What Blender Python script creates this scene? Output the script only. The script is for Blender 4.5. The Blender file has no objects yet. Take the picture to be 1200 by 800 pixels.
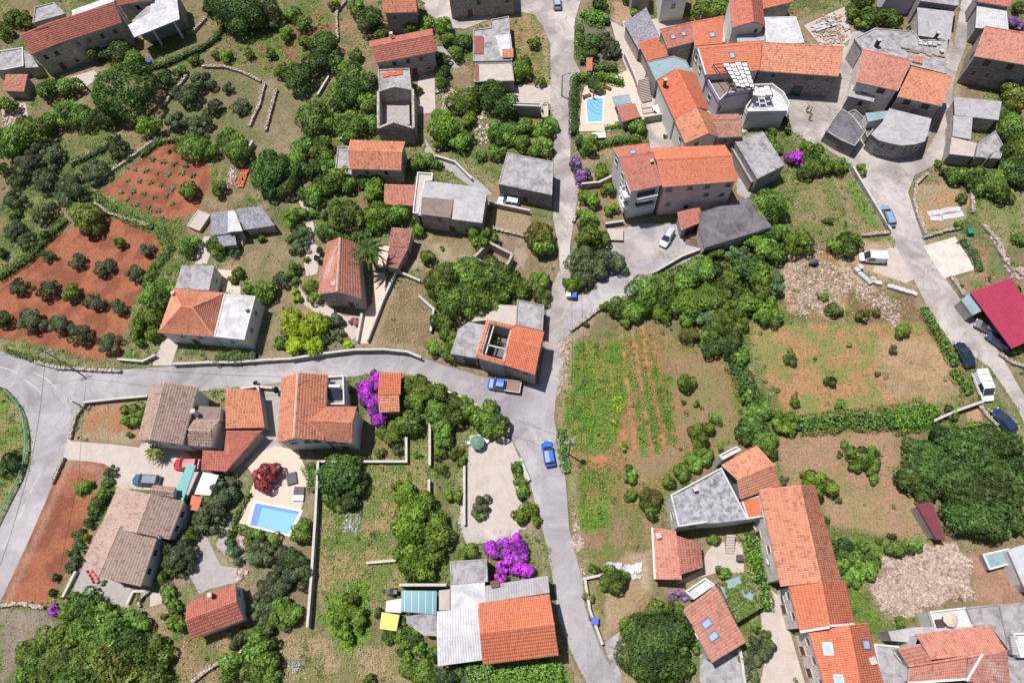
import bpy, math, random
import numpy as np
from mathutils import Vector, Matrix, noise as mnoise
random.seed(7); RNG = np.random.default_rng(7)
SC = bpy.context.scene
COL = SC.collection

# ------------------------------------------------------------------ camera
ALT = 105.0                       # drone altitude (m)
FPX = 800.0                       # focal length for a 1200 px wide picture
NAD = (640.0, 765.0)              # where the plumb line meets the picture
_dn = Vector(((NAD[0]-600)/FPX, -(NAD[1]-400)/FPX, -1)).normalized()
_Z = -_dn
_Y = (Vector((0, 1, 0)) - _Z*_Z.y).normalized()
_X = _Y.cross(_Z)
RW = Matrix((_X, _Y, _Z))         # camera space -> world
cam_d = bpy.data.cameras.new('camera'); cam = bpy.data.objects.new('camera', cam_d); COL.objects.link(cam)
cam_d.sensor_width = 36.0; cam_d.lens = 36.0*FPX/1200.0; cam_d.clip_end = 6000; cam_d.clip_start = 0.5
cam.matrix_world = Matrix.Translation((0, 0, ALT)) @ RW.to_4x4()
SC.camera = cam

# ------------------------------------------------------------------ sky, sun, exposure
SHX, SHY = 0.31, -0.20            # shadow offset per metre of height
_s = Vector((-SHX, -SHY, 1)).normalized()
elev = math.asin(_s.z); azim = math.atan2(_s.x, _s.y)
world = bpy.data.worlds.new('World'); SC.world = world; world.use_nodes = True
wn = world.node_tree.nodes; wl = world.node_tree.links
bg = wn['Background']; sky = wn.new('ShaderNodeTexSky'); sky.sky_type = 'NISHITA'; sky.sun_disc = False
sky.sun_elevation = elev; sky.sun_rotation = azim
wl.new(sky.outputs[0], bg.inputs[0]); bg.inputs[1].default_value = 0.075
sun_d = bpy.data.lights.new('sun', 'SUN'); sun = bpy.data.objects.new('sun', sun_d); COL.objects.link(sun)
sun_d.energy = 5.0; sun_d.angle = math.radians(0.5); sun_d.color = (1.0, 0.975, 0.955)
sun.rotation_euler = _s.to_track_quat('Z', 'Y').to_euler()
SC.view_settings.view_transform = 'Standard'; SC.view_settings.look = 'None'
SC.view_settings.exposure = 0.14; SC.view_settings.gamma = 1.0

# ------------------------------------------------------------------ picture -> place
TO = {'A': (0, 0), 'B': (300, 0), 'C': (600, 0), 'D': (880, 0), 'E': (0, 200), 'F': (300, 200), 'G': (600, 200), 'H': (880, 200),
      'I': (0, 400), 'J': (300, 400), 'K': (600, 400), 'L': (880, 400), 'M': (0, 580), 'N': (300, 580), 'O': (600, 580), 'Q': (880, 580)}
def px(t, x, y=None):
    if y is None: x, y = x
    if t == '': return (x, y)
    o = TO[t]; return (o[0]+x/3.6375, o[1]+y/3.6375)
def ray(u, v): return RW @ Vector(((u-600)/FPX, -(v-400)/FPX, -1))
def W(t, x, y, z=0.0):
    u, v = px(t, x, y); d = ray(u, v); k = (z-ALT)/d.z
    return Vector((d.x*k, d.y*k, z))
def WP(t, pts, z=0.0): return [W(t, p[0], p[1], z) for p in pts]
def ray_plane(t, x, y, p0, n):
    u, v = px(t, x, y); d = ray(u, v); c = Vector((0, 0, ALT)); k = (p0-c).dot(n)/d.dot(n); return c+d*k
RWI = RW.transposed()
def to_px(p):
    q = RWI @ (Vector(p)-Vector((0, 0, ALT))); return (600-q.x/q.z*FPX, 400+q.y/q.z*FPX)

# ------------------------------------------------------------------ colours and materials
def lin(c): return tuple(((v/255)/12.92 if v/255 <= .04045 else ((v/255+.055)/1.055)**2.4) for v in c)
KA = 0.80
def alb(r, g, b, k=KA): return tuple(min(.85, v*k) for v in lin((r, g, b)))
MATS = {}
def _new(name):
    m = bpy.data.materials.new(name); m.use_nodes = True; MATS[name] = m
    return m, m.node_tree.nodes, m.node_tree.links, m.node_tree.nodes['Principled BSDF']
def _mix(N, L, fac, a, b, mode='MIX'):
    n = N.new('ShaderNodeMix'); n.data_type = 'RGBA'; n.blend_type = mode
    for s, v in ((0, fac), (6, a), (7, b)):
        if hasattr(v, 'links'): L.new(v, n.inputs[s])
        elif s == 0: n.inputs[s].default_value = v
        else: n.inputs[s].default_value = (*v[:3], 1)
    return n.outputs[2]
def _noise(N, L, scale, detail=4, rough=.6, co='obj', lo=.35, hi=.65, dist=0):
    n = N.new('ShaderNodeTexNoise'); n.inputs['Scale'].default_value = scale; n.inputs['Detail'].default_value = detail
    n.inputs['Roughness'].default_value = rough; n.inputs['Distortion'].default_value = dist
    g = N.new('ShaderNodeNewGeometry'); L.new(g.outputs['Position'], n.inputs['Vector'])
    r = N.new('ShaderNodeMapRange'); r.inputs[1].default_value = lo; r.inputs[2].default_value = hi
    L.new(n.outputs[0], r.inputs[0]); return r.outputs[0]
def _bump(N, L, h, b, strength=.4, dist=.05):
    n = N.new('ShaderNodeBump'); n.inputs['Strength'].default_value = strength; n.inputs['Distance'].default_value = dist
    L.new(h, n.inputs['Height']); L.new(n.outputs[0], b.inputs['Normal'])
def _attr(N, name):
    n = N.new('ShaderNodeAttribute'); n.attribute_name = name; return n
def mat_road(name, c, dirt, crack=.7):
    "worn carriageway: resurfaced patches, tyre-worn lanes, cracks, stains"
    if name in MATS: return MATS[name]
    m, N, L, b = _new(name)
    c1 = _mix(N, L, _noise(N, L, .14, 5, .65, lo=.4, hi=.62, dist=1.2), c, dirt)
    v = N.new('ShaderNodeTexVoronoi'); v.inputs['Scale'].default_value = .09; g = N.new('ShaderNodeNewGeometry'); L.new(g.outputs['Position'], v.inputs['Vector']); v.distance = 'CHEBYCHEV'
    sp = N.new('ShaderNodeSeparateColor'); L.new(v.outputs['Color'], sp.inputs[0]); mr = N.new('ShaderNodeMapRange'); mr.inputs[3].default_value = .84; mr.inputs[4].default_value = 1.12; L.new(sp.outputs[0], mr.inputs[0])
    cb = N.new('ShaderNodeCombineColor'); [L.new(mr.outputs[0], cb.inputs[i]) for i in range(3)]
    c2 = _mix(N, L, 1.0, c1, cb.outputs[0], 'MULTIPLY')
    e = N.new('ShaderNodeTexVoronoi'); e.feature = 'DISTANCE_TO_EDGE'; e.inputs['Scale'].default_value = .38
    nz = N.new('ShaderNodeTexNoise'); nz.inputs['Scale'].default_value = 1.4; L.new(g.outputs['Position'], nz.inputs['Vector']); ad = N.new('ShaderNodeVectorMath'); ad.operation = 'ADD'; L.new(g.outputs['Position'], ad.inputs[0]); L.new(nz.outputs['Color'], ad.inputs[1]); L.new(ad.outputs[0], e.inputs['Vector'])
    r = N.new('ShaderNodeMapRange'); r.inputs[2].default_value = .022; L.new(e.outputs[0], r.inputs[0])
    gate = _noise(N, L, .22, 2, lo=.5, hi=.6); mx = N.new('ShaderNodeMath'); mx.operation = 'MAXIMUM'; inv = N.new('ShaderNodeMath'); inv.operation = 'SUBTRACT'; inv.inputs[0].default_value = 1; L.new(gate, inv.inputs[1]); L.new(r.outputs[0], mx.inputs[0]); L.new(inv.outputs[0], mx.inputs[1])
    c3 = _mix(N, L, mx.outputs[0], tuple(x*(1-.6*crack) for x in c), c2)
    f2 = _noise(N, L, 5, 6, .75, lo=.3, hi=.7); L.new(_mix(N, L, 1.0, c3, _mix(N, L, f2, (.8, .8, .8), (1.14, 1.14, 1.14)), 'MULTIPLY'), b.inputs['Base Color'])
    b.inputs['Roughness'].default_value = .85; b.inputs['Specular IOR Level'].default_value = .25; _bump(N, L, f2, b, .3, .03); return m
def mat_plain(name, c, rough=.6, metal=0, var=.12, scale=1.5, bump=0, spec=.5):
    if name in MATS: return MATS[name]
    m, N, L, b = _new(name)
    f = _noise(N, L, scale, 5, .65)
    L.new(_mix(N, L, f, tuple(v*(1-var) for v in c), tuple(min(.9, v*(1+var)) for v in c)), b.inputs['Base Color'])
    b.inputs['Roughness'].default_value = rough; b.inputs['Metallic'].default_value = metal
    b.inputs['Specular IOR Level'].default_value = spec
    if bump: _bump(N, L, _noise(N, L, 12, 3), b, bump)
    return m
def mat_weather(name, c, dirt, amount=.55, scale=.9, rough=.85, streak=False):
    "concrete, plaster, slab: base colour, blotchy stains, fine speckle"
    if name in MATS: return MATS[name]
    m, N, L, b = _new(name)
    f1 = _noise(N, L, scale*.55, 6, .7, lo=.42, hi=.66, dist=.6)
    f2 = _noise(N, L, scale*5, 5, .7, lo=.35, hi=.7)
    mu = N.new('ShaderNodeMath'); mu.operation = 'MULTIPLY'; mu.inputs[1].default_value = amount; L.new(f1, mu.inputs[0])
    c1 = _mix(N, L, mu.outputs[0], c, dirt)
    c2 = _mix(N, L, f2, tuple(v*.86 for v in (1, 1, 1)), (1.1, 1.1, 1.1))
    L.new(_mix(N, L, 1.0, c1, c2, 'MULTIPLY'), b.inputs['Base Color'])
    b.inputs['Roughness'].default_value = rough; b.inputs['Specular IOR Level'].default_value = .25
    _bump(N, L, f2, b, .25, .03)
    return m
def mat_tiles(name, cols, stain=.35, dark=None):
    if name in MATS: return MATS[name]
    if 'tiles' in name: g_ = alb(205, 176, 160); mx_ = .2 if name == 'orange_tiles' else .24; cols = [tuple((a*(1-mx_)+b*mx_)*1.06 for a, b in zip(c, g_)) for c in cols]
    m, N, L, b = _new(name)
    a = _attr(N, 'rnd'); r = N.new('ShaderNodeValToRGB'); L.new(a.outputs['Fac'], r.inputs[0])
    e = r.color_ramp.elements; e[0].color = (*cols[0], 1); e[1].color = (*cols[-1], 1)
    for i, c in enumerate(cols[1:-1]): x = e.new((i+1)/(len(cols)-1)); x.color = (*c, 1)
    f = _noise(N, L, .8, 6, .75, lo=.5, hi=.72)
    mu = N.new('ShaderNodeMath'); mu.operation = 'MULTIPLY'; mu.inputs[1].default_value = stain; L.new(f, mu.inputs[0])
    c1 = _mix(N, L, mu.outputs[0], r.outputs[0], dark or tuple(v*.45 for v in cols[0]))
    f2 = _noise(N, L, 7, 3, .6, lo=.3, hi=.7)
    c2 = _mix(N, L, f2, (.86, .86, .86), (1.1, 1.1, 1.1))
    L.new(_mix(N, L, 1.0, c1, c2, 'MULTIPLY'), b.inputs['Base Color'])
    b.inputs['Roughness'].default_value = .8; b.inputs['Specular IOR Level'].default_value = .25
    return m
def mat_stone(name, c1, c2, joint, scale=2.2):
    if name in MATS: return MATS[name]
    m, N, L, b = _new(name)
    g = N.new('ShaderNodeNewGeometry'); mp = N.new('ShaderNodeMapping'); mp.inputs['Scale'].default_value = (1, 1, 1.7)
    L.new(g.outputs['Position'], mp.inputs[0])
    v = N.new('ShaderNodeTexVoronoi'); v.inputs['Scale'].default_value = scale; L.new(mp.outputs[0], v.inputs['Vector'])
    v2 = N.new('ShaderNodeTexVoronoi'); v2.feature = 'DISTANCE_TO_EDGE'; v2.inputs['Scale'].default_value = scale; L.new(mp.outputs[0], v2.inputs['Vector'])
    sx = N.new('ShaderNodeSeparateColor'); L.new(v.outputs['Color'], sx.inputs[0])
    c = _mix(N, L, sx.outputs[0], c1, c2)
    r = N.new('ShaderNodeMapRange'); r.inputs[2].default_value = .09; L.new(v2.outputs[0], r.inputs[0])
    c = _mix(N, L, r.outputs[0], joint, c)
    f = _noise(N, L, .6, 5, .7); c = _mix(N, L, 1.0, c, _mix(N, L, f, (.8, .8, .8), (1.12, 1.12, 1.12)), 'MULTIPLY')
    L.new(c, b.inputs['Base Color']); b.inputs['Roughness'].default_value = .9; b.inputs['Specular IOR Level'].default_value = .2
    _bump(N, L, r.outputs[0], b, .5, .05)
    return m
def mat_leaf(name, dark, light, rough=.55, trans=.25):
    if name in MATS: return MATS[name]
    m, N, L, b = _new(name)
    a = _attr(N, 'rnd'); oi = N.new('ShaderNodeObjectInfo')
    c = _mix(N, L, a.outputs['Fac'], dark, light)
    if 'blossom' in name:
        th = N.new('ShaderNodeMath'); th.operation = 'LESS_THAN'; th.inputs[1].default_value = .24; L.new(a.outputs['Fac'], th.inputs[0]); c = _mix(N, L, th.outputs[0], c, (.07, .11, .03))
    hs = N.new('ShaderNodeHueSaturation'); L.new(c, hs.inputs['Color'])
    r = N.new('ShaderNodeMapRange'); r.inputs[3].default_value = .7; r.inputs[4].default_value = 1.35; L.new(oi.outputs['Random'], r.inputs[0])
    L.new(r.outputs[0], hs.inputs['Value'])
    r2 = N.new('ShaderNodeMapRange'); r2.inputs[3].default_value = .485; r2.inputs[4].default_value = .515; L.new(oi.outputs['Random'], r2.inputs[0])
    L.new(r2.outputs[0], hs.inputs['Hue'])
    L.new(hs.outputs[0], b.inputs['Base Color']); b.inputs['Roughness'].default_value = rough; b.inputs['Specular IOR Level'].default_value = .3
    t = N.new('ShaderNodeBsdfTranslucent'); L.new(hs.outputs[0], t.inputs[0])
    mx = N.new('ShaderNodeMixShader'); mx.inputs[0].default_value = trans
    L.new(b.outputs[0], mx.inputs[1]); L.new(t.outputs[0], mx.inputs[2]); L.new(mx.outputs[0], N['Material Output'].inputs[0])
    return m
def mat_corr(name, c, dirt, rough=.55):
    "sheet roofing: stained"
    return mat_weather(name, c, dirt, .45, 1.2, rough)
def mat_paint(name, c, metal=.0):
    if name in MATS: return MATS[name]
    m, N, L, b = _new(name); b.inputs['Base Color'].default_value = (*c, 1)
    b.inputs['Roughness'].default_value = .32; b.inputs['Metallic'].default_value = metal
    b.inputs['Coat Weight'].default_value = .6; b.inputs['Coat Roughness'].default_value = .08
    f = _noise(N, L, 3, 3); L.new(_mix(N, L, f, tuple(v*.93 for v in c), tuple(min(.9, v*1.05) for v in c)), b.inputs['Base Color'])
    return m
def mat_glass(name='window_glass', c=(.03, .04, .05), rough=.08):
    if name in MATS: return MATS[name]
    m, N, L, b = _new(name); b.inputs['Base Color'].default_value = (*c, 1); b.inputs['Roughness'].default_value = rough
    b.inputs['Specular IOR Level'].default_value = .8
    return m
M = {}
def setup_mats():
    M['orange'] = mat_tiles('orange_tiles', [alb(205, 98, 58), alb(228, 112, 68), alb(238, 128, 82), alb(214, 104, 62)], .22)
    M['orange_worn'] = mat_tiles('worn_orange_tiles', [alb(200, 105, 72), alb(228, 132, 92), alb(240, 158, 115), alb(190, 98, 70)], .4, alb(120, 85, 75))
    M['pink'] = mat_tiles('pinkish_tiles', [alb(190, 100, 82), alb(212, 122, 98), alb(224, 146, 122), alb(176, 92, 78)], .5, alb(112, 82, 76))
    M['red'] = mat_tiles('red_tiles', [alb(178, 82, 64), alb(205, 98, 76), alb(214, 115, 92), alb(165, 78, 66)], .45, alb(105, 66, 60))
    M['old'] = mat_tiles('old_tiles', [alb(150, 88, 76), alb(180, 108, 90), alb(205, 135, 112), alb(128, 84, 78)], .6, alb(92, 74, 72))
    M['taupe'] = mat_tiles('taupe_tiles', [alb(162, 132, 120), alb(186, 155, 140), alb(204, 175, 158), alb(146, 120, 110)], .35, alb(100, 86, 84))
    M['concrete'] = mat_weather('grey_concrete', alb(184, 178, 178), alb(118, 112, 114), .85, 1.3)
    M['concrete_dark'] = mat_weather('dark_concrete', alb(130, 122, 126), alb(80, 76, 82), .8)
    M['concrete_white'] = mat_weather('white_coated_roof', alb(220, 218, 218), alb(165, 160, 162), .7)
    M['mottled'] = mat_weather('mottled_bitumen', alb(186, 184, 188), alb(105, 104, 112), 1.0, 2.2)
    M['slate'] = mat_stone('stone_slabs', alb(150, 148, 156), alb(175, 172, 178), alb(100, 98, 104), 2.6)
    M['bluegrey'] = mat_weather('blue_grey_coating', alb(158, 176, 186), alb(130, 160, 150), .8)
    M['brownflat'] = mat_weather('brown_membrane', alb(150, 132, 120), alb(120, 104, 98), .6)
    M['plaster'] = mat_weather('white_plaster', alb(232, 230, 226), alb(190, 184, 178), .35)
    M['plaster_pink'] = mat_weather('pink_plaster', alb(232, 204, 198), alb(180, 155, 150), .35)
    M['plaster_blue'] = mat_weather('lilac_plaster', alb(214, 204, 224), alb(190, 182, 205), .3)
    M['plaster_grey'] = mat_weather('grey_render', alb(170, 164, 160), alb(130, 124, 122), .6)
    M['stone_pale'] = mat_stone('pale_stone_masonry', alb(226, 214, 204, .9), alb(242, 232, 222, .9), alb(185, 174, 166))
    M['stone'] = mat_stone('stone_masonry', alb(184, 172, 164), alb(214, 200, 188), alb(125, 115, 108))
    M['stone_dark'] = mat_stone('dark_stone_masonry', alb(152, 144, 144), alb(178, 168, 164), alb(92, 86, 86))
    M['drystone'] = mat_weather('dry_stone', alb(178, 172, 166), alb(120, 114, 110), .8, 3)
    M['rubble'] = mat_tiles('limestone_rubble', [alb(186, 162, 148), alb(216, 198, 186), alb(200, 170, 152), alb(150, 130, 118)], .2)
    M['asphalt'] = mat_road('pale_asphalt', alb(184, 177, 178), alb(158, 150, 152))
    M['road_conc'] = mat_road('worn_concrete_road', alb(198, 188, 182), alb(160, 150, 144), 1.0)
    M['pave'] = mat_weather('pale_paving', alb(205, 190, 178), alb(180, 165, 155), .6, 1)
    M['padwhite'] = mat_weather('white_concrete_pad', alb(226, 216, 204), alb(188, 176, 164), .6, 1)
    M['pinkpave'] = mat_weather('pink_paving', alb(232, 204, 184), alb(210, 180, 160), .4, 1.5)
    M['gravel'] = mat_weather('grey_gravel', alb(182, 174, 170), alb(150, 142, 138), .7, 3)
    M['metal_white'] = mat_corr('white_corrugated', alb(214, 212, 214), alb(158, 154, 156))
    M['metal_grey'] = mat_corr('grey_corrugated', alb(190, 186, 188), alb(128, 120, 120))
    M['magenta'] = mat_corr('magenta_sheet', alb(186, 62, 92, .75), alb(160, 50, 80, .75), .5)
    M['maroon'] = mat_corr('maroon_sheet', alb(140, 70, 80, .75), alb(110, 55, 66, .75), .6)
    M['rust'] = mat_corr('rust_red_sheet', alb(165, 100, 90, .75), alb(130, 78, 70, .75), .6)
    M['sage'] = mat_plain('sage_fabric', alb(110, 140, 122), .8)
    M['teal'] = mat_plain('teal_netting', alb(62, 158, 152), .5)
    M['tealglass'] = mat_glass('teal_glazing', alb(84, 146, 158), .15)
    M['yellow'] = mat_plain('yellow_tarpaulin', alb(248, 186, 10), .45, var=.1)
    M['white'] = mat_plain('white_fabric', (.66, .65, .62), .6, var=.03)
    M['frame_white'] = mat_plain('white_frame', (.72, .72, .72), .4, var=.04)
    M['frame_dark'] = mat_plain('dark_metal', alb(78, 60, 62), .5)
    M['shutter'] = mat_plain('green_shutter', alb(42, 82, 74), .5)
    M['door_brown'] = mat_plain('brown_wood', alb(110, 66, 60), .6)
    M['surround'] = mat_plain('stone_surround', alb(200, 192, 184), .8)
    M['glass'] = mat_glass()
    M['skyglass'] = mat_glass('skylight_glass', alb(170, 190, 215), .12)
    M['black'] = mat_plain('black_rubber', (.02, .02, .02), .7)
    M['grey_steel'] = mat_plain('grey_steel', alb(140, 140, 145), .4, .4)
    M['wood'] = mat_plain('weathered_wood', alb(150, 120, 98), .8)
    M['brown_wood'] = mat_plain('dark_timber', alb(120, 70, 52), .7)
    M['terracotta'] = mat_plain('terracotta', alb(210, 108, 72), .7)
    M['pole'] = mat_plain('pole_concrete', alb(150, 146, 142), .8)
    M['greenrail'] = mat_plain('green_rail', alb(58, 138, 112), .4)
    M['blueplastic'] = mat_plain('blue_plastic', alb(45, 100, 190), .4)
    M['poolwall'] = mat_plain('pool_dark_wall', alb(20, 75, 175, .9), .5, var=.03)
    M['poolfloor'] = mat_plain('pool_floor', alb(118, 178, 245, .85), .6, var=.04)
    M['bark'] = mat_plain('bark', alb(110, 95, 82), .9)
    M['soilred'] = mat_plain('red_earth', alb(150, 85, 62), .95)
    G = lambda *a: tuple(v*w*(.66 if sum(a) < 260 else 1.12) for v, w in zip(alb(*a, k=1.35), (.98, 1.06, .78)))
    M['leaf_d'] = mat_leaf('dark_green_leaves', G(36, 54, 30), G(94, 116, 64))
    M['leaf_g'] = mat_leaf('green_leaves', G(50, 70, 32), G(120, 142, 70))
    M['leaf_l'] = mat_leaf('light_green_leaves', G(64, 86, 30), G(124, 140, 60))
    M['leaf_Y'] = mat_leaf('yellow_green_leaves', G(98, 120, 22), G(164, 180, 56))
    M['leaf_o'] = mat_leaf('olive_leaves', G(54, 66, 46), G(108, 116, 92))
    M['leaf_b'] = mat_leaf('bluish_leaves', G(54, 72, 52), G(104, 122, 92))
    M['leaf_f'] = mat_leaf('mixed_olive_brown_leaves', G(62, 74, 34), G(122, 122, 64))
    M['leaf_m'] = mat_leaf('maroon_leaves', alb(84, 34, 44, 1.1), alb(172, 82, 92, 1.2))
    M['leaf_p'] = mat_leaf('purple_blossom', alb(132, 28, 158, 1.1), alb(206, 86, 224, 1.2))
    M['leaf_P'] = mat_leaf('lilac_blossom', alb(110, 66, 140, 1.1), alb(186, 136, 200, 1.2))
    M['leaf_r'] = mat_leaf('rose_blossom', G(180, 80, 110), G(220, 150, 160))
    M['leaf_c'] = mat_leaf('cypress_leaves', G(28, 50, 28), G(66, 92, 46))
    M['leaf_w'] = mat_leaf('yellow_flowers', alb(140, 145, 30), alb(205, 195, 60))
    M['leaf_ivy'] = mat_leaf('creeper_leaves', G(62, 96, 28), G(128, 160, 60))

# ------------------------------------------------------------------ object helpers
def put(o, name, parent=None, label=None, cat=None, group=None, kind=None):
    o.name = name
    COL.objects.link(o)
    if parent: o.parent = parent
    if label: o['label'] = label
    if cat: o['category'] = cat
    if group: o['group'] = group
    if kind: o['kind'] = kind
    return o
LAND = []     # landmarks for the plants' labels: (u, v, words)
def thing(name, loc, label, cat, group=None, rz=0):
    o = bpy.data.objects.new(name, None); o.empty_display_size = .3
    o.location = loc; o.rotation_euler = (0, 0, rz)
    return put(o, name, None, label, cat, group)
class MB:
    def __init__(s): s.v = []; s.f = []; s.a = []
    def add(s, vs, fs, a=None):
        k = len(s.v); s.v += [tuple(p) for p in vs]; s.f += [tuple(i+k for i in f) for f in fs]
        s.a += [random.random() if a is None else a]*len(fs)
    def quad(s, a, b, c, d): s.add([a, b, c, d], [(0, 1, 2, 3)])
    def prism(s, pts, z0, z1, top=True):
        n = len(pts); vs = [(p[0], p[1], z0) for p in pts]+[(p[0], p[1], z1) for p in pts]
        fs = [(i, (i+1) % n, n+(i+1) % n, n+i) for i in range(n)]+[tuple(range(n-1, -1, -1)), tuple(range(n, 2*n))]
        s.add(vs, fs)
    def box(s, c, sx, sy, sz, rz=0, base=True, a=None):
        "box standing on c (or centred when base is False)"
        z0 = c[2] if base else c[2]-sz/2; ca, sa = math.cos(rz), math.sin(rz)
        q = [(-sx/2, -sy/2), (sx/2, -sy/2), (sx/2, sy/2), (-sx/2, sy/2)]
        p = [(c[0]+x*ca-y*sa, c[1]+x*sa+y*ca) for x, y in q]
        s.add([(x, y, z0) for x, y in p]+[(x, y, z0+sz) for x, y in p], [(3, 2, 1, 0), (4, 5, 6, 7), (0, 1, 5, 4), (1, 2, 6, 5), (2, 3, 7, 6), (3, 0, 4, 7)], a)
    def bar(s, p, q, w, h=None):
        p = Vector(p); q = Vector(q); h = h or w; d = (q-p)
        if d.length < 1e-6: return
        d.normalize(); up = Vector((0, 0, 1)) if abs(d.z) < .9 else Vector((1, 0, 0)); sd = d.cross(up).normalized()*w/2; u = sd.cross(d).normalized()*h/2
        vs = [p-sd-u, p+sd-u, p+sd+u, p-sd+u, q-sd-u, q+sd-u, q+sd+u, q-sd+u]
        s.add(vs, [(0, 1, 2, 3), (7, 6, 5, 4), (0, 4, 5, 1), (1, 5, 6, 2), (2, 6, 7, 3), (3, 7, 4, 0)])
    def tube(s, p, q, r0, r1=None, n=8):
        p = Vector(p); q = Vector(q); r1 = r0 if r1 is None else r1; d = (q-p).normalized()
        up = Vector((0, 0, 1)) if abs(d.z) < .9 else Vector((1, 0, 0)); a = d.cross(up).normalized(); b = a.cross(d)
        vs = [c+(a*math.cos(t*2*math.pi/n)+b*math.sin(t*2*math.pi/n))*r for c, r in ((p, r0), (q, r1)) for t in range(n)]
        s.add(vs, [(i, (i+1) % n, n+(i+1) % n, n+i) for i in range(n)]+[tuple(range(n-1, -1, -1)), tuple(range(n, 2*n))])
    def loft(s, rings, cap=True):
        n = len(rings[0]); vs = [p for r in rings for p in r]
        fs = [(k*n+i, k*n+(i+1) % n, (k+1)*n+(i+1) % n, (k+1)*n+i) for k in range(len(rings)-1) for i in range(n)]
        if cap: fs += [tuple(range(n-1, -1, -1)), tuple(range((len(rings)-1)*n, len(rings)*n))]
        s.add(vs, fs)
    def mesh(s, name, mt, org=(0, 0, 0), smooth=False):
        me = bpy.data.meshes.new(name); o = org
        me.from_pydata([(v[0]-o[0], v[1]-o[1], v[2]-o[2]) for v in s.v], [], s.f)
        me.materials.append(mt)
        at = me.attributes.new('rnd', 'FLOAT', 'FACE'); at.data.foreach_set('value', s.a)
        if smooth: me.polygons.foreach_set('use_smooth', [True]*len(s.f))
        me.update(); return me
    def build(s, name, mt, parent=None, org=(0, 0, 0), smooth=False, kind=None, label=None, cat=None, group=None, recalc=True):
        me = s.mesh(name, mt, org, smooth)
        if recalc and len(s.f) < 4000:
            import bmesh
            bm = bmesh.new(); bm.from_mesh(me); bmesh.ops.recalc_face_normals(bm, faces=bm.faces); bm.to_mesh(me); bm.free()
        o = bpy.data.objects.new(name, me)
        if parent is None: o.location = org
        return put(o, name, parent, label, cat, group, kind)
def np_mesh(name, verts, quads, rnd, mt, k=4):
    me = bpy.data.meshes.new(name); nv, nf = len(verts), len(quads)
    me.vertices.add(nv); me.vertices.foreach_set('co', np.asarray(verts, np.float32).ravel())
    me.loops.add(nf*k); me.loops.foreach_set('vertex_index', np.asarray(quads, np.int32).ravel())
    me.polygons.add(nf); me.polygons.foreach_set('loop_start', np.arange(0, nf*k, k, dtype=np.int32))
    at = me.attributes.new('rnd', 'FLOAT', 'FACE'); at.data.foreach_set('value', np.asarray(rnd, np.float32))
    me.materials.append(mt); me.update(calc_edges=True); return me
def leafmesh(name, P, Nn, S, rnd, mt):
    "P centres, Nn normals, S sizes -> one quad leaf cluster each"
    n = len(P); up = RNG.normal(size=(n, 3)); a = np.cross(Nn, up); a /= np.linalg.norm(a, axis=1)[:, None]+1e-9; b = np.cross(Nn, a)
    a *= S[:, None]*.5; b *= (S*RNG.uniform(.55, 1, n))[:, None]*.5; bend = Nn*(S*.18)[:, None]
    v = np.stack([P-a-bend*.5, P-b+bend, P+a-bend*.5, P+b+bend], 1).reshape(-1, 3)
    return np_mesh(name, v, np.arange(4*n).reshape(n, 4), rnd, mt)
# ------------------------------------------------------------------ building blocks
def v3(p): return Vector((p[0], p[1], p[2]))
def gable(t, c, he, rise, axis='h', rf=.5, base=0):
    a, b, c2, d = [W(t, p[0], p[1], he) for p in c]
    if axis == 'h':
        r1 = a.lerp(d, rf); r2 = b.lerp(c2, rf); r1.z = r2.z = he+rise
        return dict(planes=[[r2, r1, a, b], [r1, r2, c2, d]], poly=[a, b, r2, c2, d, r1], ridge=[(r1, r2)], base=base)
    r1 = a.lerp(b, rf); r2 = d.lerp(c2, rf); r1.z = r2.z = he+rise
    return dict(planes=[[r1, r2, d, a], [r2, r1, b, c2]], poly=[a, r1, b, c2, r2, d], ridge=[(r1, r2)], base=base)
def shed(t, c, zt, zb, base=0):
    "four corners, clockwise from the upper-left; zt height of the first pair, zb of the second"
    a, b = [W(t, p[0], p[1], zt) for p in c[:2]]; c2, d = [W(t, p[0], p[1], zb) for p in c[2:]]
    return dict(planes=[[a, b, c2, d]], poly=[a, b, c2, d], ridge=[], base=base)
def planes(t, pls, poly, ridge=(), base=0):
    "planes of (x, y, z); poly the wall line as (x, y, z)"
    f = lambda p: W(p[3] if len(p) > 3 else t, p[0], p[1], p[2])
    return dict(planes=[[f(p) for p in q] for q in pls], poly=[f(p) for p in poly], ridge=[(f(p), f(q)) for p, q in ridge], base=base)
def flat(t, pts, z, base=0):
    return dict(flat=[W(t, p[0], p[1], z) for p in pts], poly=[W(t, p[0], p[1], z) for p in pts], z=z, base=base, planes=[], ridge=[])
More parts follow.
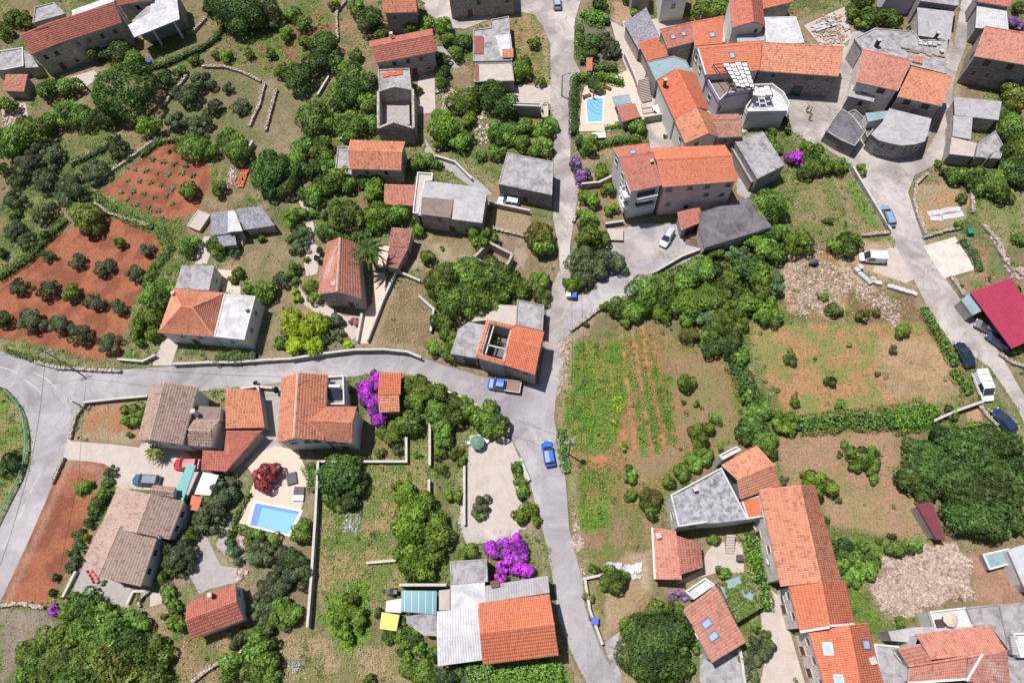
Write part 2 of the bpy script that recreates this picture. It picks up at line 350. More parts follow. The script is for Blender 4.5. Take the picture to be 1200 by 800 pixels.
def tile_arrays(quad, du=.27, dv=.42, lift=.045):
    a, b, c, d = [np.array(p) for p in quad]      # a-b top edge, d-c bottom edge
    wdt = max(np.linalg.norm(b-a), np.linalg.norm(c-d)); hgt = max(np.linalg.norm(d-a), np.linalg.norm(c-b))
    nu, nv = max(2, int(wdt/du)), max(2, int(hgt/dv))
    n = np.cross(d-a, b-a)+np.cross(c-b, b-a)*.0
    if np.linalg.norm(n) < 1e-6: n = np.cross(c-b, b-a)
    n /= np.linalg.norm(n); n = n if n[2] > 0 else -n
    U, V = np.meshgrid(np.arange(nu), np.arange(nv)); U = U.ravel(); V = V.ravel(); N_ = len(U)
    jit = RNG.normal(0, .010, N_)
    def P(u, v, h):
        u = u[:, None]/nu; v = v[:, None]/nv
        return (a*(1-u)+b*u)*(1-v)+(d*(1-u)+c*u)*v+n*np.asarray(h)[:, None]
    lo = lift; prof = [(0.02, .0), (.25, .07), (.68, .07), (.92, .0)]
    vs = []
    for (x, h) in prof: vs.append(P(U+x, V+.0, h+jit*0+.0))
    for (x, h) in prof: vs.append(P(U+x, V+1.08, h+lo+jit))
    vs = np.stack(vs, 1).reshape(-1, 3)
    k = np.arange(N_)[:, None]*8
    q = np.array([[0, 4, 5, 1], [1, 5, 6, 2], [2, 6, 7, 3], [4, 7, 6, 5]])
    fq = (k[:, :, None]+q[None]).reshape(-1, 4) if False else (k[:, None, :]+q[None]).reshape(-1, 4)
    r = np.clip(.5+RNG.normal(0, .13, N_)+.1*RNG.random(nu)[U]+.25*(vnoise_t(U, V)-.5), 0, 1); o_ = RNG.random(N_); r = np.where(o_ < .05, 1., np.where(o_ > .965, 0., r))
    return vs, fq, np.repeat(r, 4)
def vnoise_t(U, V): return np.sin(U*.31+np.sin(V*.5)*1.7)*np.cos(V*.43+U*.11)*.5+.5
NT = [0]
def seg_box(mb, p, q, w, z0, z1):
    z1 += random.uniform(0, .012); w *= random.uniform(.97, 1.0)
    d = Vector((q.x-p.x, q.y-p.y, 0)); L = d.length
    if L < .05: return
    m = (p+q)/2; mb.box((m.x, m.y, z0), L+w, w, z1-z0, math.atan2(d.y, d.x))
WIN_MESH = {}
def win_meshes(kind, w, h):
    k = (kind, round(w, 2), round(h, 2))
    if k in WIN_MESH: return WIN_MESH[k]
    fr = MB(); t = .07 if kind != 'sky' else .13
    fm = {'w': 'surround', 'g': 'surround', 'b': 'frame_white', 'd': 'surround', 'D': 'shutter', 'r': 'door_brown', 'sky': 'grey_steel', 'p': 'frame_white', 'B': 'frame_white'}[kind]
    if kind == 'B':
        fr.box((0, .55, -h/2-.1), w+.3, 1.1, .16, 0, False)
        for i in range(int(w/.28)+1): fr.box((-w/2+i*.28, 1.02, -h/2+.4), .08, .06, .85, 0, False)
        fr.box((0, 1.02, -h/2+.86), w+.3, .12, .1, 0, False)
        for x in (-1, 1): fr.box((x*(w/2+.1), .5, -h/2+.4), .1, .95, .9, 0, False)
    for x in (-1, 1): fr.box((x*(w/2+t/2), .03, 0), t, .12, h+2*t, 0, False)
    for z in (-1, 1): fr.box((0, .03, z*(h/2+t/2)), w-.004, .12, t, 0, False)
    if kind in 'wgbp': fr.box((0, .08, -h/2-t-.04), w+.4, .2, .07, 0, False)
    pn = MB(); pn.box((0, .0, 0), w-.01, .05, h-.01, 0, False)
    pm = {'w': 'glass', 'g': 'shutter', 'b': 'glass', 'd': 'door_brown', 'D': 'shutter', 'r': 'frame_dark', 'sky': 'skyglass', 'p': 'glass', 'B': 'frame_dark'}[kind]
    bar = MB()
    if kind in 'wbp': bar.box((0, .035, 0), .05, .03, h, 0, False)
    elif kind == 'g': bar.box((0, .04, 0), .04, .03, h, 0, False)
    elif kind in 'dDr': bar.tube((w*.35, .03, 0), (w*.35, .1, 0), .03, n=6)
    r = (fr.mesh('window_frame', M[fm]), pn.mesh('window_pane', M[pm]), bar.mesh('window_bar', M['frame_white' if kind in 'b' else 'frame_dark']) if bar.v else None)
    WIN_MESH[k] = r; return r
def add_opening(root, org, pos, rz, kind, w, h, tilt=None):
    fm, pm, bm_ = win_meshes(kind, w, h)
    nm = {'sky': 'skylight', 'd': 'door', 'D': 'door', 'r': 'door', 'B': 'balcony'}.get(kind, 'window')
    o = bpy.data.objects.new(nm, fm); put(o, nm, root); o.location = pos-Vector(org)
    if tilt is None: o.rotation_euler = (0, 0, rz)
    else: o.rotation_euler = tilt
    pnm = {'sky': 'pane', 'w': 'pane', 'b': 'pane', 'p': 'pane', 'g': 'shutter', 'B': 'door_recess'}.get(kind, 'door_leaf')
    put(bpy.data.objects.new(pnm, pm), pnm, o)
    if bm_:
        q = {'w': 'mullion', 'b': 'mullion', 'p': 'mullion', 'g': 'shutter_joint'}.get(kind, 'handle'); put(bpy.data.objects.new(q, bm_), q, o)
FOOT = []    # built-over ground, for keeping weeds off it
def inset(poly, k):
    n = len(poly); cx = sum(p.x for p in poly)/n; cy = sum(p.y for p in poly)/n; out = []
    for p in poly:
        d = Vector((p.x-cx, p.y-cy)); L = d.length or 1; s = max(0, L-k*1.3)/L; out.append(Vector((cx+d.x*s, cy+d.y*s, p.z)))
    return out
def house(label, short, blocks, cat='house', name='house', group=None, land=True):
    """blocks: dict(spec, roof=tile or sheet material, wall=material, win=[(edge, t, z, kind, w, h)], chim=[(t,x,y,z,size)], sky=[(plane, t, x, y, w, h)], par=parapet height)"""
    p0 = blocks[0]['s']['poly']; n = len(p0)
    org = Vector((sum(p.x for p in p0)/n, sum(p.y for p in p0)/n, 0))
    root = thing(name, org, label, cat, group)
    if land and short:
        q = to_px((org.x, org.y, 3)); LAND.append((q[0], q[1], short))
    for B in blocks:
        s = B['s']; base = s['base']; wm = M.get(B.get('wall', 'stone')); ins = B.get('ins', .3 if s['planes'] else .08)+random.uniform(-.02, .02)
        if B.get('wall') != 'none':
            poly = inset(s['poly'], ins); FOOT.append([(p.x, p.y) for p in poly])
            mb = MB(); m = len(poly); dz = .1 if s['planes'] else .22
            vs = [(p.x, p.y, base-.3) for p in poly]+[(p.x, p.y, p.z-dz) for p in poly]
            mb.add(vs, [(i, (i+1) % m, m+(i+1) % m, m+i) for i in range(m)])
            if B.get('open'):       # roofless: thick walls, visible inner faces
                mb = MB()
                for i in range(m):
                    p, q = poly[i], poly[(i+1) % m]; d = Vector((q.x-p.x, q.y-p.y, 0)).normalized(); nn = Vector((-d.y, d.x, 0))*B['open']/2
                    mb.add([p-nn+Vector((0, 0, -p.z)), q-nn+Vector((0, 0, -q.z)), q+nn+Vector((0, 0, -q.z)), p+nn+Vector((0, 0, -p.z)), p-nn, q-nn, q+nn, p+nn],
                           [(0, 1, 5, 4), (1, 2, 6, 5), (2, 3, 7, 6), (3, 0, 4, 7), (4, 5, 6, 7)])
            mb.build('wall', wm, root, org)
            cx = sum(p.x for p in poly)/m; cy = sum(p.y for p in poly)/m
            for w in B.get('win', []):
                e, t, z, kind = w[:4]; ww, hh = (w[4], w[5]) if len(w) > 4 else ((.85, 1.15) if kind not in 'dDr' else (1.1, 2.0))
                p, q = poly[e], poly[(e+1) % m]; d = Vector((q.x-p.x, q.y-p.y, 0)).normalized(); nn = Vector((d.y, -d.x, 0))
                if nn.x*((p.x+q.x)/2-cx)+nn.y*((p.y+q.y)/2-cy) < 0: nn = -nn
                for tt in (t if isinstance(t, (list, tuple)) else [t]):
                    c = Vector((p.x+(q.x-p.x)*tt, p.y+(q.y-p.y)*tt, z))+nn*.02
                    add_opening(root, org, c, math.atan2(-nn.x, nn.y), kind, ww, hh)
        if s.get('flat'):
            mt = M[B.get('roof', 'concrete')]; mb = MB(); mb.prism(s['flat'], s['z']-.22, s['z']); mb.build('roof', mt, root, org)
            if B.get('par'):
                pm = MB(); f = inset(s['flat'], .12); m = len(f); sk = B.get('parskip', ())
                for i in range(m):
                    if i in sk: continue
                    seg_box(pm, f[i], f[(i+1) % m], .2, s['z']+.003, s['z']+B['par'])
                pm.build('parapet', M[B.get('parm', B.get('wall', 'plaster') if B.get('wall') != 'none' else 'plaster')], root, org)
        elif s['planes'] and B.get('roof'):
            rm = M[B['roof']]; dk = MB(); tiled = B['roof'] in ('orange', 'orange_worn', 'pink', 'red', 'old', 'taupe'); VV = []; FF = []; RR = []; k = 0
            for q in s['planes']:
                top = [p-Vector((0, 0, .05)) for p in q]; n_ = len(q)
                lowz = [p-Vector((0, 0, .2)) for p in q]
                dk.add([*top, *lowz], [(0, 1, 2, 3), (7, 6, 5, 4), (0, 4, 5, 1), (1, 5, 6, 2), (2, 6, 7, 3), (3, 7, 4, 0)])
                if tiled:
                    a, f, r = tile_arrays(q, *B.get('tile', (.27, .42))); VV.append(a); FF.append(f+k); RR.append(r); k += len(a)
                else:
                    rb = B.get('rib', .35)      # ribs of sheet roofing
                    if rb:
                        A, Bv, Cv, D = q; L = max((Bv-A).length, (Cv-D).length); nr = int(L/rb)
                        for i in range(1, nr):
                            t = i/nr; p1 = A.lerp(Bv, t); p2 = D.lerp(Cv, t); dk.bar(p1-Vector((0, 0, .03)), p2-Vector((0, 0, .03)), .09, .09)
            dk.build('roof', M['surround'] if tiled else rm, root, org)
            if tiled:
                V = np.concatenate(VV)-np.array(org); me = np_mesh('roof_tiles', V, np.concatenate(FF), np.concatenate(RR), rm); NT[0] += len(me.polygons)*2
                put(bpy.data.objects.new('roof_tiles', me), 'roof_tiles', root, kind='stuff')
                rg = MB()
                for p, q in s['ridge']:
                    L = (q-p).length; m = max(1, int(L/.5))
                    for i in range(m):
                        rg.tube(p.lerp(q, i/m)+Vector((0, 0, .03)), p.lerp(q, (i+1.1)/m)+Vector((0, 0, .05)), .13, .15, 6)
                if rg.v: rg.build('ridge_tiles', rm, root, org, kind='stuff')
                if B.get('verge'):
                    vb = MB()
                    for i, j in B['verge']:
                        P_ = s['planes'][i]; a, b = P_[j], P_[(j+1) % 4]; vb.bar(a+Vector((0, 0, .06)), b+Vector((0, 0, .06)), .28, .14)
                    vb.build('verge', M[B.get('vergem', 'plaster')], root, org)
        for c in B.get('chim', []):
            t, x, y, z, sz = c[:5]; hh = c[5] if len(c) > 5 else 1.1; p = W(t, x, y, z+hh); mb = MB(); mb.box((p.x, p.y, z-1), sz, sz, hh+1, .3); ch = mb.build('chimney', M[c[6] if len(c) > 6 else 'plaster_grey'], root, org)
            mb = MB(); mb.box((p.x, p.y, z+hh), sz+.16, sz+.16, .1, .3); mb.build('chimney_cap', M['surround'], ch, org)
        for c in B.get('sky', []):
            i, t, x, y, w, h = c; q = s['planes'][i]; nn = (q[1]-q[0]).cross(q[3]-q[0]).normalized()
            if nn.z < 0: nn = -nn
            p = ray_plane(t, x, y, q[0]+nn*.12, nn); ax = (q[1]-q[0]).normalized(); R = Matrix((ax, nn, ax.cross(nn))).transposed()
            add_opening(root, org, p, 0, 'sky', w, h, R.to_euler())
    return root, org

# ------------------------------------------------------------------ walls, hedges
def stone_wall(label, t, pts, h=.9, w=.5, m='drystone', stones=True, smooth=False, short=None):
    P = WP(t, pts, 0); org = P[0].copy(); root = thing('stone_wall' if stones else 'garden_wall', org, label, 'wall', 'dry stone walls' if stones else 'garden walls')
    co = MB()
    for a, b in zip(P, P[1:]): seg_box(co, a, b, w*.8 if stones else w, -.1, h-(.15 if stones else 0))
    co.build('wall_core' if stones else 'wall_face', M[m], root, org, recalc=False)
    if stones:
        st = MB()
        for a, b in zip(P, P[1:]):
            d = b-a; L = d.length; n = max(1, int(L/.36)); nn = Vector((-d.y, d.x, 0)).normalized(); az = math.atan2(d.y, d.x)
            for i in range(n):
                for sd in (-1, 1):
                    for zz in ((h-.3,) if h < .8 else (h-.3, h-.65)):
                        if random.random() < .12: continue
                        c = a+d*((i+random.random())/n)+nn*(sd*w*.28+random.uniform(-.07, .07)); s = random.uniform(.2, .38)
                        st.box((c.x, c.y, zz+random.uniform(-.08, .06)), s, random.uniform(.16, .28), random.uniform(.22, .34), az+random.uniform(-.4, .4))
        st.build('stones', M['rubble'] if m == 'drystone' else M[m], root, org, kind='stuff', recalc=False)
    else:
        cp = MB()
        for a, b in zip(P, P[1:]): seg_box(cp, a, b, w+.08, h+.002, h+.08)
        cp.build('coping', M['surround'], root, org, recalc=False)
    if short:
        m_ = P[len(P)//2]; q = to_px(m_); LAND.append((q[0], q[1], short))
    return root
def hedge(label, t, pts, w=1.2, h=1.2, leaf='leaf_g', size=.26, dens=26, name='hedge', cat='hedge', group=None, wob=.25, zb=0):
    P = WP(t, pts, h/2); P = [Vector((p.x, p.y, zb)) for p in P]; org = P[0].copy()
    C, Nn = [], []
    for a, b in zip(P, P[1:]):
        d = b-a; L = d.length; ax = d.normalized(); nn = Vector((-d.y, d.x, 0)).normalized(); k = int(L*(w+1.6*h)*dens*(.95 if w < 4 else 2.2))+6
        u = RNG.uniform(-.1, 1.1, k); th = RNG.uniform(-.1, math.pi+.1, k); th = np.where(RNG.random(k) < .5, math.pi/2+(th-math.pi/2)*.8, th); sq = .9
        cs, sn = np.cos(th), np.sin(th); ex = np.sign(cs)*np.abs(cs)**sq; ez = np.sign(sn)*np.abs(sn)**sq
        bl = 1+wob*np.sin(u*L*1.7+RNG.uniform(0, 6))*.5+RNG.normal(0, .07*wob*4, k)
        pos = np.array(a)[None]+np.array(d)[None]*u[:, None]+np.array(nn)[None]*(ex*w/2*bl)[:, None]; pos[:, 2] = zb+np.clip(ez, -.1, 9)*h*bl
        n0 = np.array(nn)[None]*ex[:, None]+np.array([0, 0, 1.])[None]*ez[:, None]+RNG.normal(0, .45, (k, 3))
        C.append(pos); Nn.append(n0)
    C = np.concatenate(C)-np.array(org); Nn = np.concatenate(Nn); Nn /= np.linalg.norm(Nn, axis=1)[:, None]
    me = leafmesh('foliage', C, Nn, RNG.uniform(.7, 1.3, len(C))*size, RNG.random(len(C)), M[leaf])
    root = thing(name, org, label, cat, group); put(bpy.data.objects.new('foliage', me), 'foliage', root)
    co = MB()
    for a, b in zip(P, P[1:]) if w < 4 else zip(P, P[1:2]): seg_box(co, a, b if w < 4 else a.lerp(b, .4), w*.45, zb, zb+h*.5+random.uniform(0, .08))
    if name != 'crop_row': co.build('stems', M['leaf_c'], root, org, recalc=False)
    return root

# ------------------------------------------------------------------ plants
def crown(seed, R, nb, nl, leaf, flat=.75, sep=1.0, spread=.62):
    rg = np.random.default_rng(seed); c = []; r = []
    for i in range(nb):
        th = rg.uniform(0, 2*math.pi); rr = math.sqrt(rg.random())*spread*rg.choice((1, 1, 1, .8, 1.32)); z = rg.uniform(.45, 1.0)*math.sqrt(max(0, 1-rr*rr))
        c.append((rr*math.cos(th), rr*math.sin(th), z*flat+.25)); r.append((rg.uniform(.15, .47) if i > nb//4 else rg.uniform(.3, .46))*sep)
    c = np.array(c)*R; r = np.array(r)*R; w = r**2/np.sum(r**2); ix = rg.choice(nb, nl, p=w)
    d = rg.normal(size=(nl, 3)); d[:, 2] = np.abs(d[:, 2])*1.1-.35; d /= np.linalg.norm(d, axis=1)[:, None]
    p = c[ix]+d*(r[ix]*rg.uniform(.82, 1.08, nl))[:, None]
    dist = np.linalg.norm(p[:, None]-c[None], axis=2)/r[None]; dist[np.arange(nl), ix] = 9
    keep = dist.min(1) > .7; p, d, ix = p[keep], d[keep], ix[keep]
    n = d+rg.normal(0, .42, d.shape); n /= np.linalg.norm(n, axis=1)[:, None]
    br = rg.random(nb)
    return p, n, np.exp(rg.normal(-.05, .35, len(p)))*leaf, np.clip(.62*br[ix]+.38*rg.random(len(p)), 0, 1)
CROWNS = {}
def crown_mesh(size, var, kind):
    k = (size, var, kind)
    if k in CROWNS: return CROWNS[k]
    R, nb, nl, leaf = {0: (.6, 5, 260, .2), 1: (1.2, 9, 900, .24), 2: (2.2, 18, 3300, .28), 3: (3.6, 36, 9500, .32), 4: (6.5, 62, 34000, .36)}[size]
    sp = dict(flat=.75)
    if kind in 'ob': sp = dict(flat=.7, sep=.8, spread=.75); leaf *= .78; nl = int(nl*1.25)
    if kind == 'c': sp = dict(flat=1.6, spread=.3)
    if kind in 'pPr': sp = dict(flat=.6, sep=.85, spread=.7)
    if kind in 'lY': sp = dict(flat=.8, sep=.95, spread=.66)
    p, n, s, r = crown(100*size+var*7+ord(kind), R, nb, nl, leaf, **sp)
    CROWNS[k] = leafmesh('crown', p, n, s, r, M['leaf_'+kind]); return CROWNS[k]
TRUNKS = {}
def trunk_mesh(size):
    if size in TRUNKS: return TRUNKS[size]
    R = {0: .6, 1: 1.2, 2: 2.2, 3: 3.6, 4: 6.5}[size]; mb = MB(); r = .05+.05*R
    mb.tube((0, 0, -.15), (.04*R, .02*R, R*.5), r*1.3, r*.85, 7)
    for i in range(5):
        a = i*1.3+.4; q = (math.cos(a)*R*.45, math.sin(a)*R*.45, R*.85); mb.tube((.04*R, .02*R, R*.42), q, r*.6, r*.25, 5)
        mb.tube(q, (q[0]*1.35, q[1]*1.35+.1*R, R*.98), r*.25, r*.1, 4)
    TRUNKS[size] = mb.mesh('trunk', M['bark']); return TRUNKS[size]
PLANTS = []    # (root, u, v, r, kind, noun)
def plant(t, x, y, r, kind, lift=0):
    "crown centre and radius as seen; radius in the same crop units"
    u, v = px(t, x, y); rr = r/3.6375 if t else r
    g = W('', u, v, 0); g2 = W('', u+1, v, 0); mpp = (g2-g).length; R = rr*mpp*1.02
    zc = .75*R; c = W('', u, v, zc+lift); size = 0 if R < .85 else 1 if R < 1.6 else 2 if R < 2.8 else 3 if R < 4.9 else 4
    base = {0: .6, 1: 1.2, 2: 2.2, 3: 3.6, 4: 6.5}[size]; s = R/base
    nm = 'shrub' if R < 1.95 else 'tree'  # named by crown size: smaller trees under this cutoff are called shrubs too
    if kind == 'o': nm = 'olive_tree' if R >= 1 else 'shrub'
    if kind in 'pP': nm = 'bougainvillea'
    if kind == 'c': nm = 'cypress_tree'
    if kind == 'f' and R > 1.6: nm = 'tree'
    root = bpy.data.objects.new(nm, None); root.empty_display_size = .3; root.location = (c.x, c.y, lift); root.rotation_euler = (0, 0, random.uniform(0, 6.28))
    root.scale = (s*random.uniform(.93, 1.07), s*random.uniform(.93, 1.07), s*random.uniform(.88, 1.1)); COL.objects.link(root)
    cr = put(bpy.data.objects.new('crown', crown_mesh(size, random.randrange(3 if size > 2 else 4), kind)), 'crown', root)
    if lift < 1: put(bpy.data.objects.new('trunk', trunk_mesh(size)), 'trunk', root)
    PLANTS.append((root, u, v, R, kind, nm)); return root
# ------------------------------------------------------------------ the ground: one sheet with its own soil colours
def poly_np(t, pts): return np.array([[p.x, p.y] for p in WP(t, pts, 0)])
def sdf(P, poly):
    "signed distance, negative inside"
    d2 = np.full(len(P), 1e9); ins = np.zeros(len(P), bool); n = len(poly)
    for i in range(n):
        a, b = poly[i], poly[(i+1) % n]; e = b-a; w = P-a
        h = np.clip((w@e)/max(e@e, 1e-9), 0, 1); q = w-h[:, None]*e; d2 = np.minimum(d2, (q**2).sum(1))
        c = ((a[1] > P[:, 1]) != (b[1] > P[:, 1])); xx = a[0]+(P[:, 1]-a[1])*(e[0])/(e[1] if abs(e[1]) > 1e-9 else 1e-9)
        ins ^= c & (P[:, 0] < xx)
    d = np.sqrt(d2); return np.where(ins, -d, d)
def vnoise(P, s, seed, octv=4):
    rg = np.random.default_rng(seed); out = np.zeros(len(P)); amp = 1; tot = 0
    for o in range(octv):
        T_ = rg.random((128, 128)); q = P/s+rg.uniform(0, 50, 2); i = np.floor(q).astype(int); f = q-i; f = f*f*(3-2*f)
        x0, y0 = i[:, 0] % 128, i[:, 1] % 128; x1, y1 = (x0+1) % 128, (y0+1) % 128
        out += amp*((T_[x0, y0]*(1-f[:, 0])+T_[x1, y0]*f[:, 0])*(1-f[:, 1])+(T_[x0, y1]*(1-f[:, 0])+T_[x1, y1]*f[:, 0])*f[:, 1])
        tot += amp; amp *= .55; s *= .5
    return out/tot
GX0, GX1, GY0, GY1 = -150, 140, -24, 150
GS = .42
xs = np.arange(GX0, GX1, GS); ys = np.arange(GY0, GY1, GS); nx, ny = len(xs), len(ys)
GP = np.stack(np.meshgrid(xs, ys), -1).reshape(-1, 2)
def A_(r, g, b, k=1.16): return np.array(alb(r, g, b, k))
n1 = vnoise(GP, 9, 1, 5); n2 = vnoise(GP, 2.2, 2, 4); n3 = vnoise(GP, 26, 3, 3); n4 = vnoise(GP, 1.0, 4, 3)
def ss(x, a, b): t = np.clip((x-a)/(b-a), 0, 1); return t*t*(3-2*t)
GC = A_(128, 112, 88)[None]*(1-ss(n1, .42, .62))[:, None]+A_(96, 106, 66)[None]*ss(n1, .42, .62)[:, None]
GC = GC*(1-.5*ss(n2, .5, .7))[:, None]+A_(158, 140, 112)[None]*(.5*ss(n2, .5, .7))[:, None]
GD = .42+.7*ss(n1*.6+n2*.4, .42, .62)          # weed density
GG = .66+.4*(n3-.5)+np.zeros(len(GP))         # 0 dry .. 1 green
def region(t, pts, c1, c2=None, soft=.8, dens=None, green=None, mixs=2.2, amt=1.0, wob=.9):
    global GC, GD, GG
    pl = poly_np(t, pts); lo = pl.min(0)-3; hi = pl.max(0)+3
    m = np.where((GP[:, 0] > lo[0]) & (GP[:, 0] < hi[0]) & (GP[:, 1] > lo[1]) & (GP[:, 1] < hi[1]))[0]
    if not len(m): return
    Pm = GP[m]; d = sdf(Pm, pl)+(n2[m]-.5)*wob*2; k = (1-ss(d, -soft, soft*.4))*amt
    c = np.array(A_(*c1))[None].repeat(len(m), 0)
    if c2: f = ss(vnoise(Pm, mixs, int(abs(pl[0][0])*7) % 997, 4), .4, .62)[:, None]; c = c*(1-f)+np.array(A_(*c2))[None]*f
    GC[m] = GC[m]*(1-k[:, None])+c*k[:, None]
    if dens is not None: GD[m] = GD[m]*(1-k)+dens*k
    if green is not None: GG[m] = GG[m]*(1-k)+green*k
def blob(t, x, y, r, c1=(88, 104, 58), dens=1.0, green=.9, amt=.8):
    a = [(x+r*math.cos(i*.7), y+r*.85*math.sin(i*.7)) for i in range(9)]
    region(t, a, c1, None, 1.0, dens, green, amt=amt)
SOILC = ((156, 100, 76), (132, 82, 64))
